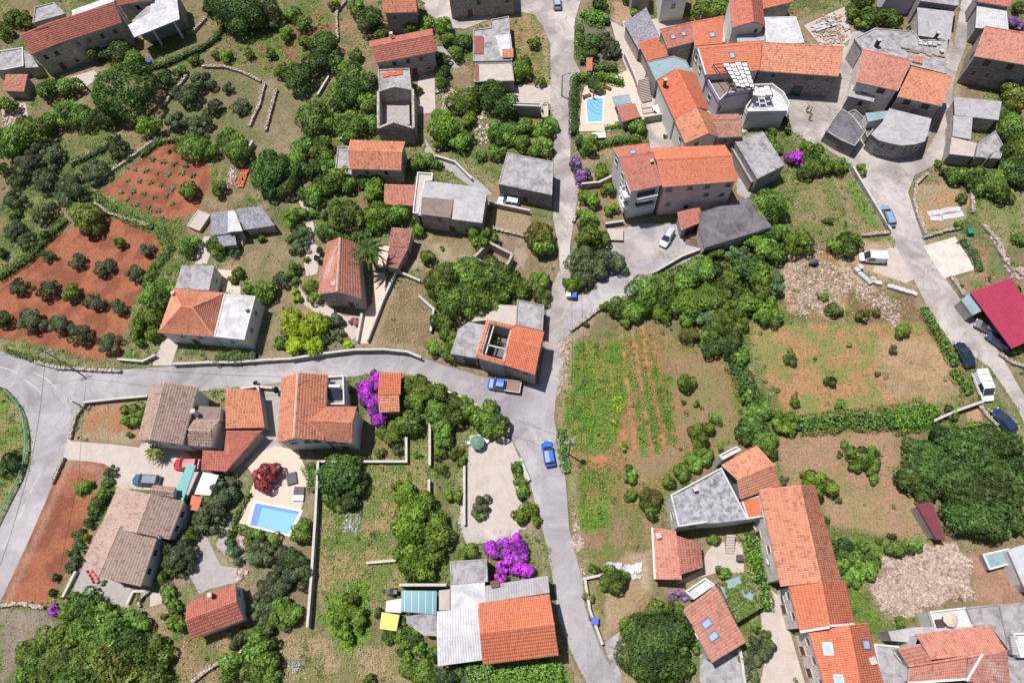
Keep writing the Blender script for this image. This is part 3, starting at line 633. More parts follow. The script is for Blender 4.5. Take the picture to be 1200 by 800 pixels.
REG = [
 # broad moods of the hillside
 ('A', [(640, 280), (1164, 160), (1164, 800), (1000, 800), (740, 580)], (122, 112, 86), (104, 108, 72), 2, .5, .5),
 ('A', [(930, 90), (1164, 60), (1164, 330), (900, 290)], (112, 116, 74), (130, 108, 88), 2, .9, .7),
 ('B', [(0, 60), (330, 40), (360, 200), (60, 330), (0, 250)], (104, 114, 66), (140, 96, 84), 2, .9, .75),
 ('B', [(0, 330), (120, 330), (270, 440), (200, 600), (0, 800)], (134, 122, 100), (120, 112, 84), 1, .3, .4),
 ('B', [(330, 0), (440, 0), (430, 260), (360, 250)], (142, 118, 92), (110, 104, 76), 1, .5, .4),
 ('E', [(1040, 260), (1164, 250), (1164, 780), (1050, 420)], (142, 126, 104), (118, 116, 84), 1, .4, .4),
 ('F', [(0, 250), (150, 260), (200, 330), (190, 800), (0, 800)], (138, 124, 100), (116, 114, 80), 1, .4, .5),
 ('F', [(600, 445), (705, 485), (760, 620), (700, 760), (480, 725)], (138, 118, 94), (120, 106, 82), .4, .7, .15),
 ('F', [(650, 290), (930, 310), (900, 420), (620, 430)], (140, 124, 104), (156, 142, 120), .6, .4, .3),
 ('F', [(1010, 160), (1164, 190), (1164, 290), (1000, 250)], (152, 132, 108), None, .3, .2, .2),
 ('F', [(930, 250), (1164, 290), (1164, 420), (930, 420)], (158, 142, 124), (130, 116, 100), 1, .3, .3),
 ('C', [(5, 60), (90, 55), (150, 150), (160, 370), (0, 360)], (150, 128, 92), (112, 116, 66), .4, .9, .4),
 ('C', [(270, 80), (470, 60), (480, 300), (290, 290)], (110, 104, 88), None, 1, .4, .6),
 ('C', [(410, 0), (520, 0), (520, 90), (430, 110)], (160, 132, 110), None, 1, .3, .3),
 ('C', [(270, 560), (560, 560), (440, 770), (310, 800), (260, 700)], (116, 118, 80), (150, 132, 110), 1, .7, .6),
 ('B', [(600, 0), (620, 0), (620, 0)], (0, 0, 0), None, 1, None, None),
 ('B', [(830, 270), (920, 270), (920, 380), (820, 380)], (132, 114, 90), None, .6, .5, .3),
 ('B', [(770, 440), (1164, 480), (1164, 620), (1030, 780), (880, 690), (740, 640)], (128, 118, 92), (96, 108, 62), 1, .8, .7),
 ('H', [(200, 40), (420, 20), (560, 260), (330, 300), (170, 250)], (140, 124, 92), (110, 118, 72), .8, .9, .45),
 ('H', [(420, 20), (490, 100), (560, 250), (500, 240), (400, 60)], (104, 128, 62), None, .6, 1, .9),
 ('H', [(720, 60), (860, 40), (940, 130), (900, 240), (760, 260), (700, 200)], (162, 132, 100), (150, 140, 112), .6, .3, .2),
 ('H', [(930, 60), (1164, 50), (1164, 320), (1060, 340), (950, 200)], (118, 124, 80), (140, 130, 100), 1, .9, .65),
 ('H', [(830, 280), (1060, 330), (1090, 440), (930, 520), (830, 460)], (148, 116, 92), (104, 116, 74), .6, .5, .5),
 ('H', [(380, 300), (600, 300), (690, 460), (560, 470), (430, 420)], (170, 146, 120), (150, 128, 104), 1, .2, .2),
 ('H', [(120, 350), (340, 320), (470, 430), (560, 520), (330, 640), (150, 600)], (184, 160, 140), (156, 118, 96), .8, .75, .6),
 ('H', [(400, 500), (700, 520), (690, 700), (420, 650)], (124, 100, 80), (110, 104, 70), 1, .7, .4),
 ('H', [(0, 650), (420, 660), (700, 720), (860, 800), (0, 800)], (164, 124, 92), (134, 130, 80), 1, .6, .5),
 ('L', [(-30, -80), (760, -80), (860, 60), (960, 220), (740, 300), (520, 280), (330, 330), (180, 330), (60, 180)], (164, 126, 94), (130, 130, 80), .8, .55, .5),
 ('L', [(520, -20), (800, -10), (930, 210), (760, 280), (560, 230)], (166, 140, 112), (150, 128, 100), 1, .5, .15),
 ('L', [(100, 400), (600, 370), (660, 480), (600, 560), (760, 800), (300, 800), (180, 700), (120, 520)], (158, 126, 106), (140, 124, 92), .7, .5, .25),
 ('L', [(910, 300), (980, 280), (1000, 350), (940, 380)], (176, 140, 112), None, .3, .1, .2),
 ('Q', [(320, 0), (790, 0), (800, 180), (620, 190), (330, 130)], (158, 128, 106), (148, 130, 98), .7, .4, .25),
 ('Q', [(330, 180), (780, 180), (570, 260), (500, 400), (560, 520), (740, 540), (700, 560), (540, 620), (430, 540)], (98, 114, 60), (126, 118, 78), .8, 1, .8),
 ('Q', [(900, 220), (1164, 260), (1164, 460), (960, 470)], (160, 128, 108), (150, 116, 98), .5, .1, .2),
 ('K', [(215, 0), (600, -40), (720, 0), (870, 40), (960, 150), (1030, 320), (1000, 420), (850, 500), (620, 700), (560, 800), (260, 800), (215, 560), (185, 330)], (142, 114, 82), (112, 116, 66), .5, .8, .6),
 ('K', [(640, 30), (860, 60), (960, 280), (980, 420), (700, 480), (680, 200)], (146, 116, 92), (128, 120, 84), 1, .4, .35),
 ('K', [(480, 470), (700, 430), (720, 520), (560, 600), (500, 560)], (140, 120, 94), None, 1, .4, .4),
 ('O', [(260, 30), (600, 30), (600, 400), (640, 440), (430, 620), (370, 640), (300, 420), (250, 150)], (140, 118, 92), (114, 114, 70), .6, .6, .5),
 ('O', [(480, 240), (600, 240), (600, 400), (440, 560), (380, 600), (420, 400)], (156, 136, 106), (170, 150, 130), .7, .4, .3),
 ('J', [(650, 150), (1030, 330), (900, 440), (880, 780), (760, 780), (740, 300), (640, 250)], (116, 112, 76), (98, 108, 60), .8, .9, .7),
 ('J', [(280, 520), (740, 420), (740, 780), (260, 790)], (144, 132, 92), (102, 120, 62), .8, 1.1, .55),
 ('N', [(265, 60), (560, 20), (600, 200), (640, 380), (520, 460), (250, 560)], (150, 132, 96), (104, 120, 66), .8, 1.1, .5),
 ('N', [(80, 600), (240, 570), (420, 640), (620, 640), (700, 800), (100, 800)], (154, 136, 108), (118, 120, 76), .8, 1, .35),
 ('J', [(500, 400), (645, 420), (640, 505), (500, 500)], (128, 116, 84), (100, 108, 62), .4, .8, .6),
 ('M', [(730, 120), (1164, 130), (1164, 500), (1000, 520), (700, 440), (640, 420)], (134, 120, 100), (104, 112, 72), .8, .6, .6),
 ('M', [(580, 470), (720, 440), (740, 600), (720, 640), (620, 620)], (142, 128, 96), None, .6, .6, .4),
 ('M', [(740, 620), (1164, 480), (1164, 800), (760, 800)], (146, 124, 96), (112, 112, 74), .8, .9, .4),
 ('M', [(0, 470), (210, 490), (260, 560), (180, 620), (0, 800)], (140, 128, 118), (128, 118, 104), .4, .5, .25),
 ('I', [(-60, 170), (30, 190), (90, 260), (130, 400), (125, 520), (70, 640), (0, 770), (-60, 800)], (106, 122, 58), (140, 128, 92), .4, 1, .85),
 ('I', [(330, 410), (370, 270), (640, 240), (590, 420), (570, 445)], (162, 116, 88), (150, 134, 110), .3, .4, .3),
 ('I', [(0, 0), (140, 40), (200, 70), (400, 90), (400, 120), (160, 90), (0, 40)], (112, 122, 70), None, .5, .9, .8),
 # worked red earth
 ('A', [(700, 618), (760, 608), (830, 650), (905, 700), (890, 810), (840, 900), (720, 945), (560, 880), (430, 820), (560, 700)], *SOILC, .35, .02, .5),
 ('E', [(430, 190), (520, 210), (640, 270), (690, 300), (690, 340), (620, 450), (600, 500), (560, 620), (540, 700), (520, 810), (340, 800), (200, 740), (0, 720), (-60, 720), (-60, 440), (0, 460), (150, 370), (230, 290), (300, 250), (370, 225)], *SOILC, .35, .02, .5),
 ('I', [(272, 505), (450, 520), (430, 600), (400, 720), (350, 820), (240, 1050), (205, 1130), (0, 1115), (60, 980), (130, 810), (230, 610)], *SOILC, .3, .03, .5),
 ('I', [(300, 600), (350, 585), (410, 590), (400, 650), (320, 670)], (120, 126, 66), (150, 120, 80), .5, .8, .7),
]
for r in REG:
    if r[2] != (0, 0, 0): region(r[0], r[1], r[2], r[3], r[4], r[5], r[6])
# rows of the vegetable field: bare orange earth between green strips
region('K', [(250, 10), (480, 0), (520, 180), (470, 300), (440, 460), (260, 470), (215, 300)], (88, 120, 54), (124, 122, 66), .8, 1.2, .9)
for x0, y0, x1, y1, w in [(548, -90, 655, 480, 24), (505, -90, 600, 500, 18), (462, -60, 530, 500, 16), (590, -60, 700, 430, 15), (415, 120, 470, 470, 10), (455, 360, 480, 420, 20), (560, 10, 580, 100, 26), (300, 390, 320, 440, 18)]:
    region('K', [(x0-w/2, y0), (x0+w/2, y0), (x1+w/2, y1), (x1-w/2, y1)], (184, 128, 94), (160, 112, 82), .35, .15, .5, wob=.5, amt=.95)
for x0, y0, x1, y1, w in [(600, 110, 680, 440, 18), (565, 150, 620, 470, 22), (530, 250, 560, 490, 16), (655, 200, 690, 440, 18)]:
    region('K', [(x0-w/2, y0), (x0+w/2, y0), (x1+w/2, y1), (x1-w/2, y1)], (78, 116, 52), None, .3, 1.4, .95, wob=.3)
region('K', [(280, 480), (410, 480), (410, 560), (300, 540)], (180, 120, 88), (140, 120, 80), .5, .2, .5)
for k in range(6): region('K', [(290, 520+k*26), (400, 524+k*26), (402, 536+k*26), (290, 532+k*26)], (84, 112, 58), None, .25, 1.3, .95, wob=.3)
region('K', [(280, 660), (420, 650), (420, 800), (270, 800)], (92, 122, 56), (120, 128, 66), .6, 1.3, .95)
region('K', [(200, 400), (240, 420), (240, 560), (215, 560)], (104, 136, 54), None, .4, 1.3, 1)
region('N', [(300, 430), (470, 370), (500, 500), (480, 620), (400, 680), (290, 580)], (106, 138, 52), (90, 118, 50), .6, 1.5, 1)
region('O', [(-300, 740), (60, 705), (200, 715), (250, 800), (240, 860), (-300, 860)], (88, 128, 48), (72, 112, 46), .4, 1.5, 1)
ROADS = [
 ('road', '', [(-40, 404), (0, 411), (40, 421), (90, 433), (142, 433), (205, 429), (260, 425), (300, 426), (345, 419), (400, 411), (440, 409), (480, 414), (520, 428), (575, 444), (632, 452), (642, 400), (664, 352), (700, 352), (740, 345), (712, 354), (690, 368), (672, 385), (660, 400), (651, 469), (649, 491), (656, 521), (662, 554), (667, 620), (674, 649), (682, 676), (685, 709), (702, 756), (735, 815), (695, 815), (670, 765), (655, 725), (648, 680), (641, 640), (630, 600), (620, 560), (611, 535), (600, 515), (583, 491), (556, 474), (520, 452), (492, 441), (470, 437), (443, 436), (415, 441), (382, 443), (340, 446), (300, 452), (262, 455), (176, 465), (102, 474), (90, 485), (84, 498), (80, 517), (76, 538), (63, 565), (36, 628), (0, 706), (-40, 790), (-60, 690), (0, 612), (20, 578), (36, 543), (37, 515), (30, 488), (16, 466), (0, 452), (-40, 440)], 'asphalt', .004),
]
SHEETS = [
 ('lane', '', [(700, 353), (742, 345), (768, 321), (795, 310), (825, 300), (830, 288), (800, 262), (740, 262), (712, 300), (706, 325), (690, 345), (664, 346), (641, 402), (632, 453), (660, 452), (660, 400), (672, 385), (690, 368)], 'asphalt', .008),
 ('lane', '', [(634, -30), (645, 40), (645, 121), (649, 165), (649, 225), (648, 256), (655, 291), (656, 315), (645, 340), (641, 360), (638, 409), (632, 445), (655, 445), (660, 400), (668, 360), (668, 288), (673, 255), (677, 227), (668, 192), (669, 154), (670, 96), (680, 84), (672, 69), (674, 22), (690, -30)], 'road_conc', .012),
 ('square', '', [(480, -30), (492, -5), (500, 15), (528, 33), (545, 34), (575, 22), (602, 14), (622, 16), (636, 30), (648, 60), (660, 60), (664, -30)], 'road_conc', .016),
 ('courtyard', '', [(598, 100), (647, 100), (648, 122), (600, 121)], 'pave', .004),
 ('village_street', '', [(920, 115), (984, 117), (975, 152), (1018, 182), (1080, 188), (1098, 154), (1108, 120), (1114, 90), (1120, 40), (1132, -30), (1150, -30), (1140, 33), (1118, 90), (1116, 112), (1117, 154), (1102, 190), (1072, 205), (1064, 225), (1073, 255), (1082, 280), (1106, 324), (1128, 354), (1155, 392), (1172, 414), (1200, 463), (1235, 520), (1210, 520), (1192, 477), (1160, 430), (1133, 412), (1116, 403), (1092, 370), (1070, 326), (1046, 282), (1030, 240), (1012, 220), (998, 193), (970, 176), (940, 162), (922, 150)], 'road_conc', .004),
 ('parking_pad', 'H', [(735, 322), (870, 281), (958, 420), (822, 460), (770, 380)], 'padwhite', .008),
 ('verge', 'H', [(590, 330), (620, 320), (700, 460), (660, 480), (520, 430), (540, 350)], 'pave', .002),
 ('driveway', '', [(80, 510), (84, 517), (128, 520), (163, 524), (166, 519), (205, 519), (236, 545), (240, 560), (215, 590), (185, 574), (140, 573), (124, 562), (128, 547), (122, 543), (100, 540), (74, 538)], 'pave', .008),
 ('yard', 'M', [(370, 265), (420, 340), (560, 395), (550, 480), (300, 430)], 'gravel', .006),
 ('yard', 'M', [(820, 140), (880, 170), (940, 300), (1010, 310), (1015, 370), (890, 400), (850, 420), (800, 330)], 'gravel', .006),
 ('garden_path', 'M', [(930, 190), (985, 100), (1000, 110), (960, 260), (920, 210)], 'gravel', .004),
 ('garden_path', 'M', [(640, 410), (690, 415), (690, 460), (640, 475)], 'pave', .004),
 ('alley', 'J', [(15, 190), (110, 190), (100, 430), (130, 470), (0, 500), (-60, 560), (-110, 590), (-70, 500), (40, 380)], 'gravel', .006),
 ('garden_path', 'F', [(170, 80), (200, 110), (230, 180), (250, 240), (240, 300), (270, 330), (270, 380), (260, 440), (215, 450), (205, 400), (220, 330), (215, 260), (210, 190), (185, 140)], 'pave', .004),
 ('garden_path', 'F', [(180, 490), (240, 570), (290, 570), (380, 620), (450, 620), (440, 700), (410, 720), (340, 640), (250, 600), (205, 570)], 'pave', .006),
 ('driveway', 'F', [(480, 420), (550, 440), (560, 520), (520, 600), (478, 735), (436, 735), (455, 620), (475, 590), (495, 560), (505, 430)], 'pinkpave', .008),
 ('garden_path', 'F', [(525, 320), (575, 320), (552, 410), (520, 400)], 'pinkpave', .008),
 ('pool_deck', '', [(322, 522), (350, 528), (362, 560), (357, 582), (352, 600), (338, 628), (280, 613), (283, 600), (293, 575), (300, 560), (288, 545), (300, 532)], 'pinkpave', .010),
 ('pool_deck', 'C', [(310, 370), (400, 345), (490, 300), (520, 330), (550, 450), (560, 510), (440, 520), (420, 560), (285, 560), (300, 400)], 'pinkpave', .008),
 ('stair_path', 'C', [(420, 90), (480, 120), (500, 220), (570, 280), (580, 400), (640, 480), (630, 520), (540, 515), (530, 420), (490, 300), (450, 200)], 'pave', .006),
 ('courtyard', 'C', [(575, 525), (650, 520), (740, 640), (640, 640), (590, 640)], 'road_conc', .006),
 ('parking_pad', 'J', [(910, 400), (1000, 390), (1090, 420), (1120, 490), (1164, 570), (1164, 600), (1120, 560), (1140, 760), (1150, 800), (900, 800), (900, 560)], 'pave', .008),
 ('yard', 'N', [(880, 0), (1120, 0), (1130, 130), (1100, 190), (900, 210), (860, 130)], 'road_conc', .006),
 ('yard', 'O', [(390, 630), (460, 580), (440, 700), (480, 800), (440, 780)], 'concrete', .006),
 ('courtyard', 'O', [(690, 380), (800, 320), (830, 240), (870, 200), (980, 200), (990, 330), (870, 330), (820, 345)], 'pave', .006),
 ('alley', 'Q', [(60, 380), (130, 440), (160, 560), (230, 800), (300, 900), (20, 900), (60, 700), (40, 500)], 'pave', .006),
 ('yard', 'O', [(800, 680), (960, 640), (990, 800), (1000, 860), (800, 860)], 'concrete', .008),
 ('footpath', 'B', [(720, 590), (770, 670), (850, 700), (960, 780), (1010, 830), (960, 830), (880, 770), (780, 700), (720, 650)], 'gravel', .004),
 ('footpath', 'B', [(700, 310), (760, 310), (765, 480), (680, 490), (675, 410)], 'pave', .004),
 ('footpath', 'B', [(770, 200), (800, 200), (870, 290), (840, 290), (790, 240)], 'gravel', .004),
 ('footpath', 'E', [(830, 400), (850, 330), (870, 280), (900, 280), (880, 340), (900, 350), (880, 400)], 'pave', .004),
 ('driveway', 'E', [(660, 800), (700, 710), (740, 720), (760, 740), (740, 800), (730, 830), (650, 830)], 'pave', .006),
 ('terrace', 'E', [(915, 420), (995, 425), (985, 490), (1025, 492), (1025, 530), (950, 520)], 'pinkpave', .008),
 ('terrace', 'A', [(300, 330), (400, 300), (430, 330), (350, 380)], 'pave', .006),
 ('yard', 'A', [(0, 440), (110, 440), (120, 500), (20, 540)], 'pave', .004),
 ('yard', 'G', [(400, 330), (420, 250), (520, 240), (560, 300), (800, 340), (760, 360), (540, 380), (500, 400), (480, 350)], 'road_conc', .012),
 ('alley', 'G', [(955, 30), (990, 40), (1020, 90), (1010, 130), (960, 100)], 'gravel', .004),
 ('alley', 'C', [(940, 600), (990, 650), (1045, 770), (1010, 790), (950, 700)], 'gravel', .006),
 ('courtyard', '', [(845, 60), (880, 78), (985, 50), (1000, 60), (985, 100), (960, 140), (925, 140), (890, 130), (850, 110)], 'road_conc', .001),
 ('courtyard', 'D', [(430, 140), (520, 120), (860, 180), (880, 300), (820, 470), (700, 680), (500, 660), (315, 560), (350, 400)], 'road_conc', .002),
 ('courtyard', 'C', [(470, 90), (1000, 60), (1164, 100), (1164, 420), (1000, 560), (800, 640), (600, 560), (520, 300)], 'pave', .002),
 ('courtyard', 'D', [(225, 110), (330, 60), (400, 30), (430, 160), (380, 200), (300, 200)], 'rub', .006),
]
Rm = np.ones(len(GP))
for nm, t, pts, mt, z in ROADS+SHEETS:
    pl = poly_np(t, pts); d = sdf(GP, pl); Rm = np.minimum(Rm, ss(d, -.1, .25)); 
    GZ = None
    dd = ss(d, .0, 1.0)*(1-ss(d, 1.0, 2.2))          # dusty worn margin
    GC = GC*(1-.35*dd[:, None])+A_(168, 152, 134)[None]*(.35*dd[:, None])
GDR = Rm
def make_ground():
    z = np.zeros(len(GP)); V = np.column_stack([GP, z]).astype(np.float32)
    i = np.arange((nx-1)*(ny-1)); r, c = i//(nx-1), i % (nx-1); k = r*nx+c
    me = np_mesh('ground', V, np.stack([k, k+1, k+nx+1, k+nx], 1), np.zeros(len(i)), mat_ground())
    ca = me.color_attributes.new('soil', 'FLOAT_COLOR', 'POINT')
    sh = (.9+.2*n4)[:, None]
    ca.data.foreach_set('color', np.column_stack([np.clip(GC*sh, 0, 1), np.ones(len(GP))]).astype(np.float32).ravel())
    put(bpy.data.objects.new('ground', me), 'ground', kind='structure')
    mb = MB(); mb.quad((-3000, -3000, -.04), (3000, -3000, -.04), (3000, 3000, -.04), (-3000, 3000, -.04)); mb.build('terrain', mat_plain('far_scrub', alb(110, 112, 80), .95), kind='structure')
def mat_ground():
    m, N, L, b = _new('ground_soil'); a = N.new('ShaderNodeVertexColor'); a.layer_name = 'soil'
    f = _noise(N, L, 2.6, 6, .75, lo=.32, hi=.68); f2 = _noise(N, L, 9, 4, .7, lo=.4, hi=.6)
    c = _mix(N, L, 1.0, a.outputs[0], _mix(N, L, f, (.6, .6, .58), (1.32, 1.29, 1.25)), 'MULTIPLY')
    c = _mix(N, L, 1.0, c, _mix(N, L, f2, (.72, .72, .72), (1.25, 1.24, 1.22)), 'MULTIPLY')
    L.new(c, b.inputs['Base Color']); b.inputs['Roughness'].default_value = .95; b.inputs['Specular IOR Level'].default_value = .1
    _bump(N, L, f2, b, .6, .12); return m
SHN = [0]
def sheet(nm, t, pts, mt, z):
    SHN[0] += 1; z += SHN[0]*.0004
    P = WP(t, pts, 0); mb = MB(); mb.add([(p.x, p.y, z+.01) for p in P], [tuple(range(len(P)))])
    me = mb.mesh(nm, M['pave' if mt == 'rub' else mt])
    import bmesh
    bm = bmesh.new(); bm.from_mesh(me); bmesh.ops.triangulate(bm, faces=bm.faces); bmesh.ops.recalc_face_normals(bm, faces=bm.faces)
    for f in bm.faces:
        if f.normal.z < 0: f.normal_flip()
    bm.to_mesh(me); bm.free(); put(bpy.data.objects.new(nm, me), nm, kind='structure')

# ------------------------------------------------------------------ vehicles
def car(label, t, x, y, ang, L=4.2, Wd=1.75, H=1.45, paint=(.05, .1, .3), style='hatch', group='parked cars', at=None, cat='car'):
    "ang: heading in picture degrees (0 right, 90 up)"
    p = W(t, x, y, 0.7); p.z = .02
    u, v = px(t, x, y); q = W('', u+10*math.cos(math.radians(ang)), v-10*math.sin(math.radians(ang)), .7); rz = math.atan2(q.y-p.y, q.x-p.x)
    if at: p = Vector(at)
    root = thing({'pickup': 'flatbed_truck', 'van': 'van'}.get(style, 'parked_car'), p, label, cat, group, rz)
    pm = mat_paint('paint_%02d%02d%02d' % tuple(int(c*99) for c in paint), paint); l, w = L/2, Wd/2
    def ring(xx, hw, zb, zm, zt, tw=.86): return [(xx, -hw*.92, zb), (xx, -hw, zb+.12), (xx, -hw, zm), (xx, -hw*tw, zt), (xx, hw*tw, zt), (xx, hw, zm), (xx, hw, zb+.12), (xx, hw*.92, zb)]
    hood = .92 if style != 'van' else 1.05; bl = .95
    mb = MB()
    if style == 'pickup':
        st = [(-.1, .96, .3, bl-.1, bl), (l*.55, 1, .3, bl-.1, bl), (l*.9, .96, .32, .75, .85), (l, .82, .4, .62, .68)]
    else:
        st = [(-l, .8, .42, .75, .82), (-l+.12, .93, .3, .86, .95), (-l*.7, 1, .26, bl-.08, bl+.03), (0, 1, .24, bl-.1, bl), (l*.45, 1, .24, bl-.12, hood), (l*.8, .95, .27, .72, .80), (l*.95, .84, .32, .62, .68), (l, .66, .4, .54, .58)]
    mb.loft([ring(a, w*b, c, d, e) for a, b, c, d, e in st]); mb.build('body', pm, root, smooth=False)
    # cabin glass and roof
    if style == 'hatch': cab = [(-l+.12, .0), (-l+.55, 1), (l*.10, 1), (l*.52, .0)]
    elif style == 'estate': cab = [(-l+.10, .0), (-l+.3, 1), (l*.08, 1), (l*.5, .0)]
    elif style == 'sedan': cab = [(-l*.72, .0), (-l*.42, 1), (l*.08, 1), (l*.5, .0)]
    elif style == 'van': cab = [(-l+.04, .0), (-l+.10, 1), (l*.32, 1), (l*.68, .0)]
    else: cab = [(-.05, 0), (.05, 1), (l*.42, 1), (l*.68, 0)]
    x0, x1, x2, x3 = [c[0] for c in cab]; hb = bl-.06; g = MB(); rw = w*(.76 if style != 'van' else .9)
    g.loft([[(x0, -w*.9, hb), (x0, w*.9, hb), (x0+.02, w*.88, hb+.02), (x0+.02, -w*.88, hb+.02)], [(x1, -w*.93, hb), (x1, w*.93, hb), (x1, rw, H-.03), (x1, -rw, H-.03)],
            [(x2, -w*.95, hb), (x2, w*.95, hb), (x2, rw, H-.03), (x2, -rw, H-.03)], [(x3, -w*.86, hb), (x3, w*.86, hb), (x3-.02, w*.84, hb+.02), (x3-.02, -w*.84, hb+.02)]])
    g.build('windows', M['glass'], root)
    r = MB(); n = 5; e = .05
    r.loft([[(xx, -rw*k, H-.05), (xx, -rw*k*.96, H+.015), (xx, 0, H+.05), (xx, rw*k*.96, H+.015), (xx, rw*k, H-.05)] for xx, k in ((x1-e, .93), (x1+.15, 1.02), ((x1+x2)/2, 1.03), (x2-.1, 1.0), (x2+e, .94))])
    rf = r.build('roof', pm, root, smooth=False)
    pl = MB()
    for s in (-1, 1):
        pl.bar((x2, s*rw, H-.03), (x3-.05, s*w*.87, hb+.03), .07, .05); pl.bar((x1, s*rw, H-.03), (x0+.05, s*w*.9, hb+.03), .09, .05)
        if style != 'pickup': pl.bar(((x1+x2)/2, s*(rw+.01), H-.03), ((x1+x2)/2, s*w*.95, hb), .08, .05)
        if style == 'van': pl.box(((x1-.1+x2*.2)/2, s*(w*.94), hb), (x2-x1)*.62, .04, H-hb-.1)
    pl.build('pillars', pm, root)
    for s in (-1, 1):
        k = MB(); k.bar((x3-.25, s*w*.97, hb+.08), (x3-.22, s*(w+.17), hb+.1), .1, .14); k.build('mirror', pm, root)
        for xx in ((-l*.62), (l*.62)):
            k = MB(); k.tube((xx, s*(w-.2), .31), (xx, s*(w+.012), .31), .31, n=14); ty = k.build('wheel', M['black'], root)
            k = MB(); k.tube((xx, s*(w-.02), .31), (xx, s*(w+.03), .31), .19, n=10); k.build('rim', M['grey_steel'], ty)
        k = MB(); k.box((l*.93, s*w*.62, .56), .2, .36, .14); k.build('headlight', M['frame_white'], root)
        if style != 'pickup': k = MB(); k.box((-l+.06, s*w*.72, .68), .12, .26, .2); k.build('tail_light', mat_plain('red_lamp', (.4, .02, .02), .3), root)
    if style in ('estate', 'van'):
        for s in ((-1, 1) if style == 'estate' else ()):
            k = MB(); k.bar((x1+.1, s*rw*.85, H+.09), (x2-.1, s*rw*.85, H+.09), .05, .05); k.build('roof_rail', M['frame_dark'], root)
    if label.startswith('white van with two'):
        for xx in (x1+.9, x1+2.1): k = MB(); k.bar((xx, -rw, H+.1), (xx, rw, H+.1), .06, .05); k.build('roof_bar', M['frame_dark'], root)
    if style == 'pickup':
        k = MB(); k.box(((-l-.15)/2, 0, .62), l-.1, Wd+.1, .1); k.build('bed_floor', M['wood'], root)
        for (cx_, cy_, sx, sy) in ((-l/2-.05, w+.03, l-.1, .06), (-l/2-.05, -w-.03, l-.1, .06), (-l, 0, .06, Wd+.1), (-.14, 0, .06, Wd+.1)):
            k = MB(); k.box((cx_, cy_, .72), sx, sy, .35); k.build('side_board', M['frame_white'], root)
        k = MB(); k.box((-l/2, 0, .4), l, .8, .22); k.build('chassis', M['black'], root)
    return root
def person(label, t, x, y, face, shirt, trousers, hair=(.03, .02, .015), arm=.3, h=1.75):
    p = W(t, x, y, .9); root = thing('person', (p.x, p.y, .02), label, 'person', None, face); s = h/1.75
    J = [(0, 0, .95), (0, 0, 1.15), (0, 0, 1.38), (0, 0, 1.5), (.02, 0, 1.6), (.02, 0, 1.7)]; R = [.14, .13, .15, .055, .085, .08]; E = [(0, 1), (1, 2), (2, 3), (3, 4), (4, 5)]
    def add(pt, r, par): J.append(pt); R.append(r); E.append((par, len(J)-1)); return len(J)-1
    for sd in (-1, 1):
        k = add((0, sd*.1, .88), .1, 0); k = add((.03*sd, sd*.12, .5), .07, k); k = add((.0, sd*.12, .1), .045, k); add((.14, sd*.13, .04), .04, k)
        k = add((0, sd*.2, 1.4), .06, 2); k = add((.04, sd*.27, 1.13), .045, k); k = add((.04+arm, sd*.22, 1.02), .035, k); k = add((.11+arm, sd*.2, 1.01), .036, k)
        for i in range(4): add((.11+arm+.085-.01*abs(i-1), sd*.2+(i-1.5)*.022, 1.0), .010, k)
        add((.12+arm, sd*.2-sd*.05, 1.0), .011, k)
    def mesh_skin(nm, J, R, E, mt):
        me = bpy.data.meshes.new(nm); me.from_pydata([(a*s, b*s, c*s) for a, b, c in J], E, []); me.materials.append(mt); o = bpy.data.objects.new(nm, me); put(o, nm, root)
        md = o.modifiers.new('skin', 'SKIN')
        if not me.skin_vertices:
            bpy.context.view_layer.objects.active = o
        import bmesh
        bm = bmesh.new(); bm.from_mesh(me); lay = bm.verts.layers.skin.verify(); bm.verts.ensure_lookup_table()
        for i, r in enumerate(R): bm.verts[i][lay].radius = (r*s, r*s); bm.verts[i][lay].use_root = (i == 0)
        bm.to_mesh(me); bm.free(); sb = o.modifiers.new('sub', 'SUBSURF'); sb.levels = sb.render_levels = 1; return o
    mesh_skin('body', J, R, E, mat_plain('skin_tone', alb(205, 150, 120), .5))
    mesh_skin('shirt', [(0, 0, 1.0), (0, 0, 1.2), (0, 0, 1.4), (0, .21, 1.4), (.03, .26, 1.2), (0, -.21, 1.4), (.03, -.26, 1.2)], [.16, .15, .165, .075, .065, .075, .065], [(0, 1), (1, 2), (2, 3), (3, 4), (2, 5), (5, 6)], shirt)
    mesh_skin('trousers', [(0, 0, .98), (0, .1, .86), (.01, .12, .5), (0, .12, .14), (0, -.1, .86), (-.01, -.12, .5), (0, -.12, .14)], [.155, .115, .085, .065, .115, .085, .065], [(0, 1), (1, 2), (2, 3), (0, 4), (4, 5), (5, 6)], trousers)
    mesh_skin('hair', [(0, 0, 1.66), (-.02, 0, 1.74)], [.095, .085], [(0, 1)], mat_plain('hair', hair, .6))
    f = MB()
    for sd in (-1, 1): f.box((.108*s, sd*.03*s, 1.64*s), .012, .02, .014, 0, False)
    f.box((.118*s, 0, 1.61*s), .03, .02, .035, 0, False); f.box((.108*s, 0, 1.57*s), .012, .045, .012, 0, False)
    f.build('face', mat_plain('face_features', alb(120, 70, 60), .6), root)
    return root
# ================================================================== BUILD
setup_mats(); make_ground()
for r in ROADS+SHEETS: sheet(*r)
def S(s, roof=None, wall='stone', **k): return dict(s=s, roof=roof, wall=wall, **k)

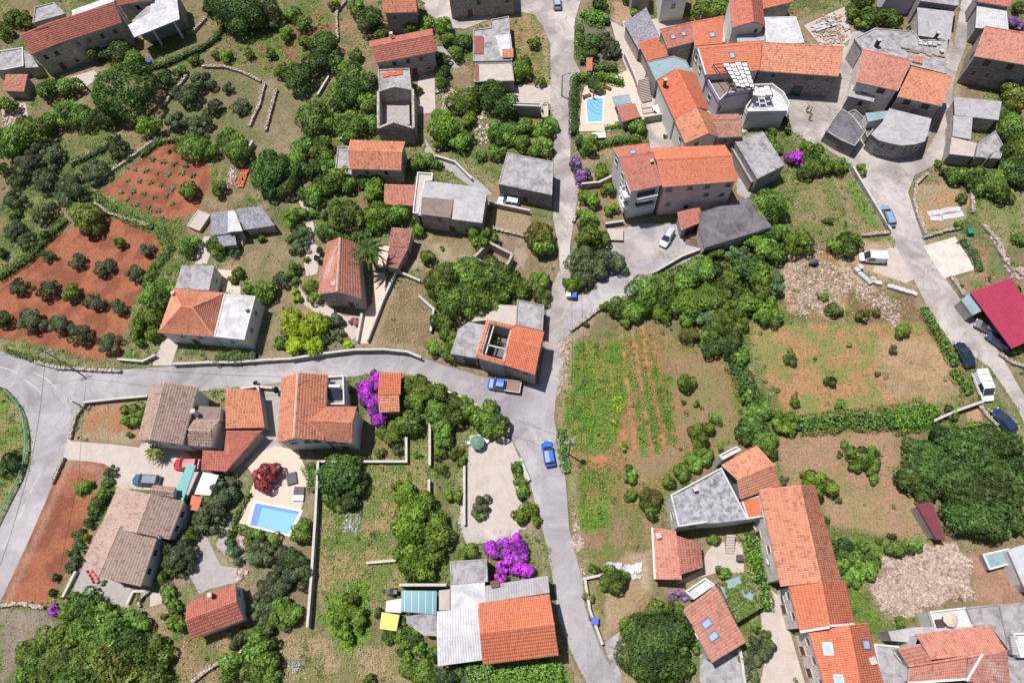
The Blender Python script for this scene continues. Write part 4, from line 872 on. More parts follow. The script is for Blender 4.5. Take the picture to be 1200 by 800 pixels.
# ---- upper left
house('long old stone house with faded red tile roof at upper left corner', 'long stone house at upper left', [
 S(planes('A', [[(200, 100, 8), (487, 12, 8), (520, 97, 6), (240, 190, 6)], [(88, 148, 7.6), (200, 100, 7.6), (240, 190, 5.8), (130, 235, 5.8)]],
   [(88, 148, 7.6), (487, 12, 8), (520, 97, 6), (130, 235, 5.8)]), 'red', 'stone', win=[(2, [.1, .25, .4, .52], 4.6, 'w'), (2, [.78, .9], 4.3, 'w'), (2, .3, 1.4, 'd'), (2, [.82], 1.2, 'd'), (2, [.65, .15], 1.5, 'w')]),
 S(flat('A', [(305, 45), (480, -18), (488, 6), (308, 68)], 6.6), 'concrete_white', 'plaster'),
 S(flat('A', [(100, 212), (132, 235), (165, 286), (108, 290)], 2.8), 'concrete', 'stone')])
house('low flat concrete outbuilding west of the long old stone house', None, [S(flat('A', [(0, 220), (100, 205), (104, 285), (20, 302), (-30, 300)], 2.6), 'concrete', 'stone', par=.25, parm='plaster')], 'outbuilding', 'outbuilding')
house('tiny shed with small pink tile roof below the upper left concrete outbuilding', 'tiny pink roofed shed', [S(shed('A', [(25, 318), (118, 318), (103, 390), (12, 388)], 2.9, 2.4), 'pink', 'plaster_grey')], 'shed', 'shed')
house('grey flat roofed block behind the long old stone house', None, [S(flat('A', [(150, 35), (232, 12), (280, 62), (140, 102)], 3.4), 'concrete', 'stone', par=.2, parm='concrete')], 'outbuilding', 'outbuilding')
house('large pale terrace building on square pillars right of the long old stone house', 'pillared pale terrace', [
 S(flat('A', [(645, -25), (752, -30), (765, 82), (572, 160), (545, 108), (640, 55)], 5.2), 'concrete_white', 'none'),
 S(flat('A', [(700, -40), (752, -35), (762, 40), (590, 105), (560, 90)], 4.9), None or 'concrete', 'plaster_grey')], name='terrace_building')
house('small orange tiled house tucked above the pale terrace building', None, [S(gable('A', [(482, -45), (640, -70), (648, -2), (500, 25)], 6, 1.2), 'red', 'stone', win=[(3, [.5], 4.6, 'w')])])
# ---- upper middle left
house('stone house with bright clay tiles cut by the top edge above the long red roof', 'topmost stone house', [S(gable('B', [(540, -60), (680, -62), (688, 52), (545, 56)], 5.4, 1.6), 'orange_worn', 'stone_dark', win=[(3, .72, 4, 'w'), (3, .3, 1.4, 'd')])])
house('stone house with red tile roof and small white chimney near top middle', 'red roofed stone house', [
 S(gable('B', [(482, 178), (752, 124), (768, 221), (510, 270)], 5.2, 1.3), 'red', 'stone', win=[(3, [.25, .48, .72], 4.1, 'g'), (3, [.15, .6], 1.7, 'w'), (3, .4, 1.1, 'd')], chim=[('B', 575, 142, 6.2, .5, .8, 'plaster')])])
house('roofless stone ruin with two gable walls and rubble floor', 'roofless stone ruin', [
 S(dict(planes=[], ridge=[], base=0, poly=[W('B', 520, 388, 4.2), W('B', 590, 366, 5.4), W('B', 668, 380, 4.2), W('B', 671, 545, 3.8), W('B', 587, 518, 5.4), W('B', 521, 545, 4)]), None, 'stone', open=.5, ins=.0, win=[]),
 S(dict(planes=[], ridge=[], base=0, poly=[W('B', 521, 547, 3.9), W('B', 587, 520, 5.3), W('B', 671, 547, 3.7), W('B', 670, 560, 3.7), W('B', 521, 560, 3.9)]), None, 'stone_dark', ins=0),
 S(flat('B', [(522, 300), (655, 294), (664, 378), (590, 372), (524, 386)], 3.6), 'concrete', 'stone', par=.25, parm='stone'),
 S(flat('B', [(540, 400), (652, 400), (655, 530), (540, 530)], 1.2), 'gravel', 'none')], 'ruin', 'ruined_house')
house('small stone house with bright orange clay tiles beside a walled terrace', 'bright orange roofed stone house', [
 S(gable('B', [(400, 598), (636, 606), (619, 726), (398, 720)], 4.6, 1.0), 'orange_worn', 'stone', win=[(3, [.3, .7], 3.5, 'w'), (3, .5, 1.1, 'd')]),
 S(flat('B', [(350, 628), (398, 625), (408, 748), (338, 728)], 2.2), 'concrete', 'stone', par=.25, parm='stone')])
house('low lean-to with dull pink tiles below the bright orange roofed stone house', None, [S(shed('F', [(548, 58), (682, 62), (675, 150), (546, 143)], 3.0, 2.5), 'pink', 'stone')], 'shed', 'shed')
house('cluster of flat grey roofed sheds with rusty red strip beside the old village road', 'grey flat sheds', [
 S(flat('B', [(925, 130), (1000, 120), (1004, 85), (1078, 72), (1092, 262), (926, 266)], 3.0), 'concrete', 'plaster_grey', par=.2, parm='plaster_grey'),
 S(shed('B', [(928, 153), (968, 153), (970, 230), (930, 228)], 3.4, 3.2), 'rust', 'plaster_grey'),
 S(flat('B', [(1020, 152), (1085, 145), (1092, 212), (1045, 244)], 3.2), 'concrete_white', 'plaster_grey'),
 S(shed('B', [(1050, 210), (1097, 207), (1098, 245), (1050, 246)], 3.7, 3.4), 'orange_worn', 'plaster_grey'),
 S(flat('B', [(932, 272), (1092, 268), (1102, 347), (930, 352)], 2.7), 'pave', 'plaster_grey', par=.15, parm='plaster_grey'),
 S(shed('B', [(931, 275), (948, 275), (950, 345), (932, 347)], 3.0, 2.9), 'rust', 'plaster_grey')], 'sheds', 'outbuilding')
house('stone house at the top edge facing the small village square', 'house on the square', [S(flat('', [(520, -40), (600, -48), (602, -7), (526, -1)], 5), 'concrete', 'stone', win=[(2, [.1, .55], 3.6, 'w'), (2, .7, 1.1, 'd')])])
house('sunken garage with dark doorway under a pale parapet beside the worn road', None, [
 S(flat('C', [(-5, 440), (125, 445), (125, 458), (-5, 452)], 2.6), 'pave', 'plaster_grey', par=.3, parm='surround'),
 S(flat('C', [(125, 446), (152, 446), (154, 505), (128, 505)], 1.2), 'pave', 'stone', par=.3, parm='surround')], 'garage', 'garage')
# ---- centre left garden houses
house('grey roofed stone house with brown roof patch and left parapet above the round palm', 'grey roofed stone house', [
 S(gable('F', [(722, 42), (990, 75), (964, 222), (690, 188)], 4.6, .5), 'metal_grey', 'stone', rib=0, win=[(3, .68, 3.6, 'w'), (3, .5, 1.2, 'd'), (3, .25, 1.3, 'w')]),
 S(flat('F', [(708, 112), (843, 124), (828, 202), (702, 186)], 5.12), 'brownflat', 'none'),
 S(flat('F', [(690, 10), (755, 14), (752, 42), (722, 44), (690, 188), (670, 186)], 4.4), 'pave', 'stone', par=.35, parm='plaster')])
house('grey flat concrete house with darkened roof left of the worn village road', 'flat grey house', [S(flat('', [(594, 179), (649, 190), (647, 229), (584, 216)], 4.2), 'concrete', 'stone_dark', par=.12, parm='concrete', win=[(2, .5, 1.2, 'd')])])
house('stone house with long pink tiled gable roof and four gable windows next to the palm', 'long pink gabled house', [
 S(gable('F', [(305, 304), (433, 312), (450, 546), (265, 527)], 4.8, 1.7, 'v', .5), 'pink', 'stone', verge=[(0, 0)], win=[(3, [.3, .6], 3.9, 'b', .8, .9), (3, [.35], 1.9, 'b', .7, .8), (3, .65, 1.5, 'd'), (4, .5, 2.6, 'w')], chim=[('F', 330, 480, 5.6, .6, .6, 'concrete')])])
house('narrow outbuilding with two stepped terracotta roofs right of the palm', 'stepped terracotta outbuilding', [
 S(shed('F', [(577, 242), (668, 250), (650, 330), (566, 320)], 3.6, 3.0), 'old', 'stone'), S(shed('F', [(568, 324), (648, 333), (605, 416), (552, 410)], 2.9, 2.5), 'old', 'stone')], 'outbuilding', 'outbuilding')
house('small ruined enclosure of bare stone walls above the big leafy tree', 'ruined stone enclosure', [
 S(dict(planes=[], ridge=[], base=0, poly=[W('F', 992, 303, 2.2), W('F', 1092, 355, 2.4), W('F', 1060, 420, 2), W('F', 925, 372, 2.2)]), None, 'stone', open=.45, ins=0)], 'ruin', 'ruined_enclosure')
house('house with half finished open roof beside the road junction, orange tiles on the right half', 'half roofed house at the junction', [
 S(gable('', [(601, 381), (638, 389), (627, 439), (590, 427)], 5.2, .9, 'h', .42), 'orange', 'stone', win=[(3, [.3, .7], 4.2, 'w')]),
 S(dict(planes=[], ridge=[], base=0, poly=[W('', 572, 375, 5.2), W('', 603, 382, 5.2), W('', 591, 428, 5.2), W('', 560, 418, 5.2)]), None, 'stone', open=.7, ins=.3, win=[(2, [.5], 3.9, 'w'), (2, .25, 1.1, 'd')]),
 S(shed('', [(570, 373.5), (603, 381), (602, 385), (572, 379)], 5.5, 5.3), 'orange_worn', 'none'), S(shed('', [(570, 374), (574, 376), (562, 418), (557, 417)], 5.45, 5.35), 'orange_worn', 'none'),
 S(shed('', [(559, 413), (592, 422), (590.5, 428), (557, 418.5)], 5.6, 5.3), 'orange_worn', 'none'),
 S(flat('', [(577, 384), (598, 388), (590, 420), (567, 413)], 1.8), 'concrete_dark', 'none'),
 S(flat('', [(549, 377), (570, 381), (559, 420), (528, 414), (537, 386)], 3.6), 'concrete', 'plaster_grey', par=0, win=[(2, .3, 1.3, 'r', 1.8, 2.1)]),
 S(flat('', [(570, 356), (606, 358), (604, 381), (571, 375), (552, 377)], 2.2), 'pave', 'stone'),
 S(flat('', [(606, 351), (638, 358), (636, 388), (604, 381)], 3.0), 'concrete', 'plaster_grey', par=.2, parm='plaster_grey')])
# ---- left middle
house('low old farm sheds with slate roof, one whitewashed patch and outside steps', 'old farm sheds', [
 S(shed('E', [(897, 178), (990, 166), (1035, 260), (898, 276)], 3.2, 2.7), 'slate', 'stone', rib=0), S(flat('E', [(972, 172), (1000, 170), (1034, 256), (970, 262)], 3.32), 'concrete_white', 'none'),
 S(shed('E', [(1005, 162), (1110, 148), (1164, 205), (1164, 238), (1040, 252)][:0] or [(1005, 162), (1110, 150), (1172, 232), (1040, 252)], 3.1, 2.5), 'slate', 'stone', rib=0),
 S(shed('E', [(905, 280), (1000, 268), (1008, 315), (955, 322)], 2.4, 2.1), 'slate', 'stone', rib=0)], 'shed', 'farm_shed')
house('raised pale stone cistern slab left of the old farm sheds', None, [S(flat('E', [(845, 168), (898, 188), (850, 258), (798, 236)], .8), 'pave', 'stone', par=.12, parm='surround')], 'cistern', 'cistern')
house('white house with bright hipped orange roof joined to a white flat roofed wing', 'white house with hipped roof', [
 S(planes('E', [[(775, 580, 5.9), (742, 503, 4.3), (675, 690, 4.3), (775, 580, 5.9)][:0] or [(774, 578, 5.9), (776, 580, 5.9), (675, 690, 4.4), (740, 503, 4.4)],
   [(820, 582, 5.9), (774, 578, 5.9), (740, 503, 4.4), (960, 522, 4.4)], [(776, 580, 5.9), (822, 584, 5.9), (912, 708, 4.4), (675, 690, 4.4)], [(822, 584, 5.9), (820, 580, 5.9), (960, 522, 4.4), (912, 708, 4.4)]],
   [(740, 503, 4.4), (960, 522, 4.4), (912, 708, 4.4), (675, 690, 4.4)], [((774, 578, 5.9), (820, 582, 5.9)), ((774, 578, 5.9), (675, 690, 4.4)), ((774, 578, 5.9), (740, 503, 4.4)), ((820, 582, 5.9), (960, 522, 4.4)), ((820, 582, 5.9), (912, 708, 4.4))]),
   'orange_worn', 'plaster', win=[(2, [.3, .65], 3.1, 'b'), (2, .48, 1.2, 'd')], chim=[('E', 735, 520, 4.6, .4, .7)]),
 S(flat('E', [(957, 526), (1090, 535), (1042, 722), (912, 708)], 4.5), 'concrete_white', 'plaster', par=.12, win=[(1, [.3, .7], 3, 'b'), (2, .5, 3, 'b')], chim=[('E', 1048, 588, 4.4, .45, .8, 'terracotta')]),
 S(flat('E', [(776, 402), (915, 405), (890, 511), (745, 500)], 3.6), 'concrete', 'plaster', win=[(1, [.4], 2.2, 'b')])])
# ---- lower left
house('two storey house with brown taupe tiles and hipped porch wing at the crossroads', 'taupe tiled house at the crossroads', [
 S(gable('I', [(648, 180), (845, 194), (778, 440), (588, 422)], 5.0, 1.3, 'v', .37), 'taupe', 'plaster', win=[(3, [.5], 3.6, 'b'), (4, [.3, .7], 3.7, 'b'), (1, .5, 3.6, 'b')], chim=[('I', 822, 296, 4.9, .5, .8, 'plaster')]),
 S(planes('I', [[(800, 378, 4.9), (800, 336, 4.2), (938, 333, 4.2), (898, 380, 4.9)][::1] and [(898, 380, 4.9), (800, 378, 4.9), (798, 336, 4.2), (938, 333, 4.2)], [(808, 380, 4.9), (898, 382, 4.9), (905, 450, 3.9), (778, 440, 3.9)], [(898, 381, 4.9), (898, 383, 4.9), (960, 345, 3.9), (905, 450, 3.9)][:0] or [(899, 383, 4.9), (898, 380, 4.9), (938, 333, 4.2), (905, 450, 3.9)]],
   [(798, 336, 4.2), (938, 333, 4.2), (905, 450, 3.9), (778, 440, 3.9)], [((805, 379, 4.9), (898, 381, 4.9))]), 'taupe', 'plaster'),
 S(flat('I', [(820, 272), (942, 280), (938, 334), (800, 336)], 4.0), 'brownflat', 'plaster', win=[(1, .5, 2.6, 'b')])])
house('walled annex with blotched peach tiles above and plain red tiles below', 'peach and red tiled annex', [
 S(shed('I', [(962, 200), (1106, 208), (1128, 366), (962, 370)], 3.2, 2.9), 'orange_worn', 'plaster_grey'),
 S(shed('I', [(965, 380), (1116, 380), (965, 553), (955, 470)], 3.0, 2.7), 'red', 'plaster_grey'), S(shed('I', [(864, 464), (954, 468), (963, 553), (858, 546)], 2.8, 2.6), 'red', 'plaster_grey')], 'annex', 'annex')
house('sprawling bungalow with stepped taupe tile roofs beside the red garden', 'sprawling taupe bungalow', [
 S(planes('', [[(177, 579, 5), (216, 587, 3.7), (198.5, 632, 3.7), (160, 624, 5)][:0] or [(160, 624, 5), (177, 579, 5), (216, 587, 3.7), (198.5, 632, 3.7)], [(177, 579, 5), (160, 624, 5), (119, 616, 3.5), (138, 571, 3.7)]],
   [(138, 571, 3.7), (177, 579, 5), (216, 587, 3.7), (198.5, 632, 3.7), (160, 624, 5), (119, 616, 3.5)], [((177, 579, 5), (160, 624, 5))]), 'taupe', 'plaster', win=[(2, [.3, .7], 2.3, 'b')]),
 S(planes('', [[(115.5, 676, 4.6), (141.5, 615, 4.6), (184.5, 629, 3.3), (165, 687, 3.3)], [(141.5, 615, 4.6), (115.5, 676, 4.6), (99, 654, 3.4), (120, 612, 3.6)]],
   [(120, 612, 3.6), (141.5, 615, 4.6), (184.5, 629, 3.3), (165, 687, 3.3), (115.5, 676, 4.6), (99, 654, 3.4)], [((141.5, 615, 4.6), (115.5, 676, 4.6))]), 'taupe', 'plaster', win=[(2, [.3, .7], 2.0, 'b'), (3, .4, 2, 'b')]),
 S(gable('I', [(652, 612), (750, 622), (742, 664), (645, 650)], 3.9, .4), 'taupe', 'plaster')])
house('compact orange L-shaped house beside the purple bougainvillea', 'L shaped orange house', [
 S(gable('J', [(112, 152), (305, 142), (290, 420), (93, 430)], 5.6, 1.6, 'v', .42), 'orange_worn', 'plaster', verge=[(0, 0)], win=[(3, [.35, .7], 4.4, 'w'), (4, [.4], 4.4, 'w')]),
 S(planes('J', [[(412, 345, 6.7), (225, 335, 6.7), (300, 279, 5.5), (430, 278, 5.5)], [(225, 336, 6.7), (412, 346, 6.7), (412, 433, 5.2), (290, 422, 5.2)]],
   [(300, 279, 5.5), (430, 278, 5.5), (412, 345, 6.7), (412, 433, 5.2), (290, 422, 5.2)], [((225, 336, 6.72), (412, 345, 6.72)), ((225, 336, 6.6), (292, 418, 5.4))]), 'orange_worn', 'plaster', win=[(3, [.4, .8], 4.0, 'w'), (3, .5, 1.1, 'd')]),
 S(flat('J', [(306, 156), (378, 150), (382, 275), (304, 276)], 3.6), 'concrete', 'plaster', par=.8, win=[(0, .5, 1.1, 'd')])])
house('little orange tiled outbuilding half hidden behind the purple bougainvillea', None, [
 S(shed('J', [(525, 136), (620, 131), (616, 225), (520, 228)], 3.5, 3.1), 'orange', 'plaster_grey'), S(shed('J', [(520, 231), (610, 229), (613, 298), (525, 302)], 3.0, 2.6), 'orange_worn', 'plaster_grey')], 'outbuilding', 'outbuilding')
house('small lone cottage with orange gable roof and thin chimney in the lower left garden', 'lone orange cottage', [
 S(gable('M', [(798, 458), (1005, 376), (1040, 530), (814, 614)], 3.1, 1.1), 'red', 'plaster', chim=[('M', 893, 425, 3.6, .45, 1.0, 'brown_wood')], win=[(1, .4, 2, 'b'), (3, [.5], 1.9, 'b')])])
# ---- bottom middle
house('large roadside barn house with long orange gable roof at bottom centre', 'orange barn house at bottom centre', [
 S(gable('', [(560.5, 707), (644, 696), (655, 767), (566, 778)], 4.8, 1.4), 'orange', 'stone'),
 S(gable('', [(512, 716), (560, 711), (565, 773), (513, 780)], 3.7, .5), 'metal_white', 'plaster_grey'),
 S(flat('N', [(829, 382), (975, 370), (981, 478), (830, 490)], 3.6), 'concrete_white', 'plaster_grey', par=0),
 S(flat('N', [(826, 282), (985, 272), (990, 368), (829, 380)], 3.3), 'concrete', 'plaster_grey', par=.15, parm='concrete'),
 S(shed('', [(569, 686), (642, 674), (644, 694), (569, 705.5)], 3.9, 3.6), 'metal_grey', 'plaster_grey'),
 S(flat('N', [(640, 515), (768, 496), (775, 600), (716, 598), (642, 545)], 2.4), 'concrete', 'plaster_grey', par=0),
 S(flat('N', [(780, 405), (826, 400), (826, 488), (780, 490)], 2.6), 'pave', 'plaster_grey')])
# ---- lower right
house('flat roofed house with mottled black and white roof above the vine pergola', 'mottled flat roofed house', [
 S(flat('', [(785, 580), (845, 548), (876, 608), (846, 612), (827, 613), (794, 617)], 5.0), 'mottled', 'plaster', par=.35, parskip=(2, 3), win=[(5, .4, 3.2, 'g'), (4, .4, 3.6, 'w')], chim=[('K', 782, 628, 5.2, .5, .7, 'terracotta')]),
 S(flat('', [(846, 612), (876, 608), (897, 604), (893, 585), (868, 588)], 3.3)[:0] if False else flat('', [(868, 586), (890, 580), (896, 605), (876, 608.5)], 4.4), 'terracotta', 'plaster', par=.2)])
house('house with blotched orange roof at the head of the long row', 'blotched orange house', [
 S(planes('K', [[(960, 588, 6.6), (1118, 525, 6.6), (1045, 443, 5.4), (893, 527, 5.4)], [(960, 588, 6.6), (1118, 525, 6.6), (1142, 612, 5.3), (975, 672, 5.3)]],
   [(893, 527, 5.4), (1045, 443, 5.4), (1118, 525, 6.6), (1142, 612, 5.3), (975, 672, 5.3), (960, 588, 6.6)], [((960, 588, 6.6), (1118, 525, 6.6))]), 'orange_worn', 'plaster_grey'),
 S(flat('K', [(880, 488), (958, 448), (975, 462), (895, 505)], 4.6), 'concrete_white', 'plaster', par=.35)])
house('very long row house with faded peach tiles and bright orange end section', 'long peach tiled row house', [
 S(planes('', [[(937, 568, 8.2), (962, 682, 8.2), (915, 687, 6.4), (890, 573, 6.4)], [(962, 682, 8.2), (937, 568, 8.2), (954, 568, 6.4), (986, 680, 6.4)]],
   [(890, 573, 6.4), (937, 568, 8.2), (954, 568, 6.4), (984, 675, 6.4), (961, 678, 8.2), (913, 681, 6.4)], [((937, 568, 8.2), (961, 678, 8.2))]), 'orange_worn', 'stone_pale', win=[(5, [.35, .75], 4.4, 'g'), (5, .55, 1.1, 'd')]),
 S(planes('', [[(961.5, 680, 8.1), (971.8, 734.5, 8.1), (937.5, 740, 6.3), (924, 685, 6.3)], [(971.5, 733, 8.1), (961.5, 680, 8.1), (990, 680, 6.4), (1001, 731, 6.4)]],
   [(924, 685, 6.3), (961.5, 680, 8.1), (990, 680, 6.4), (1001, 731, 6.4), (971.5, 733, 8.1), (937, 738, 6.3)], [((961.5, 680, 8.1), (971.5, 733, 8.1))]), 'orange', 'stone_pale', verge=[(0, 1), (1, 3)], win=[(5, [.3, .8], 4.6, 'g'), (5, .5, 1.2, 'd'), (5, .75, 1.5, 'g')])])
house('two toned orange roofed house with grey skylights ending the long row', 'skylit orange row house', [
 S(planes('', [[(994, 732, 7.9), (1010, 815, 8), (972, 820, 6.2), (946, 737, 6.2)], [(1010, 815, 8), (994, 732, 7.9), (1016, 729, 6.3), (1038, 812, 6.3)]],
   [(946, 737, 6.2), (994, 732, 7.9), (1016, 729, 6.3), (1038, 812, 6.3), (1010, 815, 8), (972, 820, 6.2)], [((995, 736, 8), (1010, 815, 8))]), 'orange', 'stone_pale',
   sky=[(0, 'Q', 328, 653, 1.3, .95), (1, 'Q', 491, 636, .9, 1.0), (0, 'Q', 375, 790, 1.2, .9)], win=[(5, [.2, .55, .85], 4.6, 'g'), (5, [.35, .7], 1.2, 'd')], chim=[('Q', 520, 705, 6.6, .7, .8, 'plaster')])])
house('small tile roofed shed with two slopes below the mottled flat roof', 'two slope tiled shed', [
 S(planes('O', [[(695, 152, 4.1), (720, 360, 4.1), (608, 358, 3.4), (597, 137, 3.4)], [(720, 338, 3.9), (698, 170, 3.9), (802, 203, 3.1), (813, 308, 3.1)]],
   [(597, 137, 3.4), (695, 152, 3.9), (802, 203, 3.1), (813, 308, 3.1), (720, 345, 3.8), (718, 358, 3.8), (608, 358, 3.4)], [((695, 152, 4.1), (720, 358, 4.1))]), 'pink', 'plaster_grey', chim=[('O', 625, 172, 3.6, .6, .6)], verge=[(0, 2)])], 'shed', 'outbuilding')
house('pinkish tiled cottage with two blue skylights beside the vine pergola', 'cottage with two blue skylights', [
 S(shed('O', [(731, 488), (868, 385), (998, 624), (852, 712)], 4.6, 3.8), 'pink', 'plaster', sky=[(0, 'O', 830, 546, 1.2, .8), (0, 'O', 858, 600, 1.2, .8)], win=[(3, .5, 2, 'b')]),
 S(flat('O', [(735, 412), (822, 352), (862, 380), (772, 444)], 3.2), 'concrete_white', 'plaster', par=.5)])
house('clustered house with stained pink roofs at the bottom right corner', 'stained pink roofs at bottom right', [
 S(planes('Q', [[(770, 700, 5.4), (1090, 662, 5.4), (1020, 555, 6.2), (702, 590, 6.2)], [(676, 730, 5.0), (925, 681, 5.4), (915, 782, 4.6), (668, 800, 4.6)]],
   [(702, 590, 6.2), (1020, 555, 6.2), (1090, 662, 5.4), (915, 782, 4.6), (668, 800, 4.6), (670, 728, 5)], [((672, 728, 5.45), (1090, 662, 5.45))]), 'pink', 'plaster', verge=[(1, 2)]),
 S(shed('Q', [(625, 652), (722, 632), (770, 704), (674, 729)], 5.5, 5.1), 'pink', 'plaster', win=[(3, .5, 4, 'w')]),
 S(planes('Q', [[(985, 675, 5.6), (1090, 664, 5.4), (1110, 830, 4.4), (918, 790, 4.5)], [(930, 682, 5.3), (985, 675, 5.6), (918, 785, 4.5), (925, 730, 4.9)]],
   [(930, 682, 5.3), (1090, 664, 5.4), (1110, 830, 4.4), (918, 790, 4.5)]), 'old', 'plaster', verge=[(0, 3)])])
house('grey terraces with white parapet and round parasol behind the stained pink roofs', 'grey corner terraces', [
 S(flat('Q', [(755, 496), (910, 478), (942, 556), (780, 575)], 3.2), 'concrete_white', 'plaster', par=.35, parskip=(1,)),
 S(flat('Q', [(912, 478), (1060, 462), (1090, 600), (1100, 660), (1020, 560), (942, 556)], 3.0), 'concrete', 'plaster_grey', par=.2),
 S(flat('Q', [(585, 580), (700, 562), (940, 558), (960, 566), (704, 590), (720, 630), (600, 620)], 3.6), 'metal_grey', 'plaster_grey'),
 S(flat('Q', [(520, 632), (625, 640), (680, 730), (668, 830), (560, 830)], 2.8), 'concrete', 'plaster', par=.25, win=[(2, .6, 1.6, 'r', 1.5, 1.4)]),
 S(flat('Q', [(1062, 462), (1200, 455), (1230, 850), (1110, 850), (1092, 660)], 2.2), 'concrete', 'plaster_grey')], 'terrace', 'terrace_building')
house('white walled balcony with black balustrade at far right of the bottom edge', None, [S(flat('Q', [(1108, 588), (1200, 584), (1210, 690), (1140, 692)], 3.4), 'concrete_white', 'plaster', par=.5)], 'balcony', 'balcony')
house('white rendered shed corner touching the right edge above the grey terraces', None, [S(shed('Q', [(1095, 232), (1180, 205), (1200, 420), (1165, 390)], 3, 2.6), 'metal_white', 'plaster')], 'shed', 'shed')
house('blue and grey painted slab roof beside the pale rubble', None, [S(flat('Q', [(985, 252), (1098, 226), (1115, 290), (1016, 318)], 1.2), 'bluegrey', 'plaster_grey', par=.1, parm='frame_white')], 'tank', 'water_tank')
house('thin maroon roofed shed under the big dark trees', 'maroon shed', [S(shed('Q', [(704, 36), (775, 28), (832, 192), (792, 188)], 2.6, 2.3), 'maroon', 'plaster_grey')], 'shed', 'shed')
house('open carport with magenta corrugated roof on the right side of the village street', 'magenta carport', [
 S(planes('H', [[(935, 517), (1105, 455), (1105, 455), (935, 517)]][:0] or [[(1105, 455, 3.9), (1260, 690, 3.9), (1112, 757, 3.0), (935, 517, 3.0)], [(1260, 690, 3.88), (1105, 455, 3.88), (1150, 548, 3.3), (1290, 650, 3.3)][::1]],
   [(1105, 455, 3.9), (1260, 690, 3.9), (1240, 700, 3.5), (1092, 465, 3.5)]), 'magenta', 'plaster_grey', ins=0),
 S(flat('H', [(895, 548), (936, 520), (986, 596), (945, 616)], 2.4), 'bluegrey', 'plaster_grey')], 'carport', 'carport')
# ---- village, upper right
house('blue grey walled house cut by the top edge above the slate roof', None, [S(flat('C', [(628, -90), (750, -95), (748, -12), (640, 2)], 5.5), 'concrete', 'plaster', win=[(2, .5, 3.8, 'b')]), S(flat('C', [(500, -70), (590, -75), (590, -15), (512, -8)], 4), 'concrete', 'plaster_grey')])
house('long shed with rough grey stone slab roof near the top edge', 'slate slab roof', [S(shed('C', [(478, 98), (572, 32), (632, 160), (540, 212)], 3.6, 3.4), 'slate', 'stone', rib=0), S(shed('C', [(538, 186), (612, 158), (682, 236), (576, 260)], 3.7, 3.3), 'orange', 'stone')], 'shed', 'outbuilding')
house('orange roofed house with three skylights in the top village row', 'orange house with three skylights', [
 S(gable('C', [(627, 128), (765, 97), (777, 178), (665, 208)], 5.2, .5, 'h', .1), 'red', 'stone', sky=[(1, 'C', 686, 157, .7, .9), (1, 'C', 731, 144, .7, .9)]),
 S(gable('C', [(766, 96), (902, 70), (896, 186), (779, 196)], 5.5, .5, 'h', .1), 'orange', 'plaster', sky=[(1, 'C', 853, 148, .9, 1.0)], win=[(2, .5, 3.8, 'w')])])
house('white gabled house with orange tiles and one skylight behind the fabric pergola', 'white gabled village house', [
 S(gable('C', [(780, 202), (1062, 176), (1056, 300), (825, 320)], 6.2, .9, 'h', .2), 'orange', 'plaster', sky=[(1, 'C', 938, 236, .8, 1.1)], verge=[(1, 3)], win=[(5, .4, 4.6, 'g'), (4, .6, 4.4, 'g')])])
house('stone village house with long bright orange roof, row of small windows and green door', 'long bright orange village roof', [
 S(gable('D', [(40, 180), (388, 200), (374, 326), (28, 302)], 5.7, .9, 'h', .15), 'orange_worn', 'stone_dark', tile=(.27, .5), win=[(3, [.1, .3, .52, .8], 4.7, 'w', .8, .95), (3, .42, 1.2, 'D', 1.8, 2.3), (3, [.2, .7], 2.2, 'w', .5, .5)])])
house('tall pink roofed gable house with grey porch in the village row', 'tall pink gable house', [
 S(gable('C', [(925, -15), (1062, -22), (1078, 110), (938, 120)], 6, 1.1, 'v', .6), 'red', 'plaster', win=[(3, .5, 4.6, 'w', .6, .8)]),
 S(shed('C', [(950, 122), (1080, 117), (1085, 172), (962, 180)], 4.2, 3.8), 'metal_grey', 'plaster')])
house('orange roof on a stone house cut by the top edge beside the debris yard', None, [S(gable('C', [(1050, -45), (1170, -60), (1200, 8), (1072, 38)], 5.2, .6, 'h', .2), 'orange', 'stone', win=[])])
house('white flat roofed annex carrying a small roof unit above the bright orange roof', 'white flat annex', [S(flat('D', [(55, 75), (192, 72), (228, 184), (66, 192)], 5.0), 'concrete_white', 'plaster', par=.08)])
house('pale blue grey flat roof wedge behind the long orange gable', None, [S(flat('C', [(575, 265), (690, 240), (742, 258), (768, 310), (700, 296), (612, 345)], 4.6), 'bluegrey', 'plaster_grey', par=.1)], 'annex', 'annex')
house('long white village house whose orange roof turns pink towards its lower gable', 'long white village house', [
 S(planes('C', [[(785, 458, 7.2), (700, 295, 7.2), (618, 345, 6), (690, 505, 6)], [(700, 295, 7.2), (785, 458, 7.2), (840, 470, 6), (778, 310, 6)]],
   [(618, 345, 6), (700, 295, 7.2), (778, 310, 6), (840, 470, 6), (785, 458, 7.2), (690, 505, 6)], [((700, 295, 7.2), (785, 458, 7.2))]), 'orange', 'plaster', chim=[('C', 655, 340, 6.8, .5, 1.2, 'brown_wood')]),
 S(planes('C', [[(835, 570, 6.9), (783, 459, 7.1), (690, 506, 5.8), (738, 612, 5.8)], [(783, 459, 7.1), (835, 570, 6.9), (878, 585, 5.8), (838, 480, 6)]],
   [(690, 506, 5.8), (783, 459, 7.1), (838, 480, 6), (878, 585, 5.8), (835, 570, 6.9), (738, 612, 5.8)], [((783, 459, 7.1), (835, 570, 6.9))]), 'orange_worn', 'plaster', win=[(5, [.4], 4, 'g'), (4, .4, 4.3, 'w')]),
 S(gable('C', [(842, 490), (968, 488), (982, 582), (868, 588)], 5, .8, 'h', .35), 'old', 'plaster_grey', win=[(3, .6, 3.8, 'w')])])
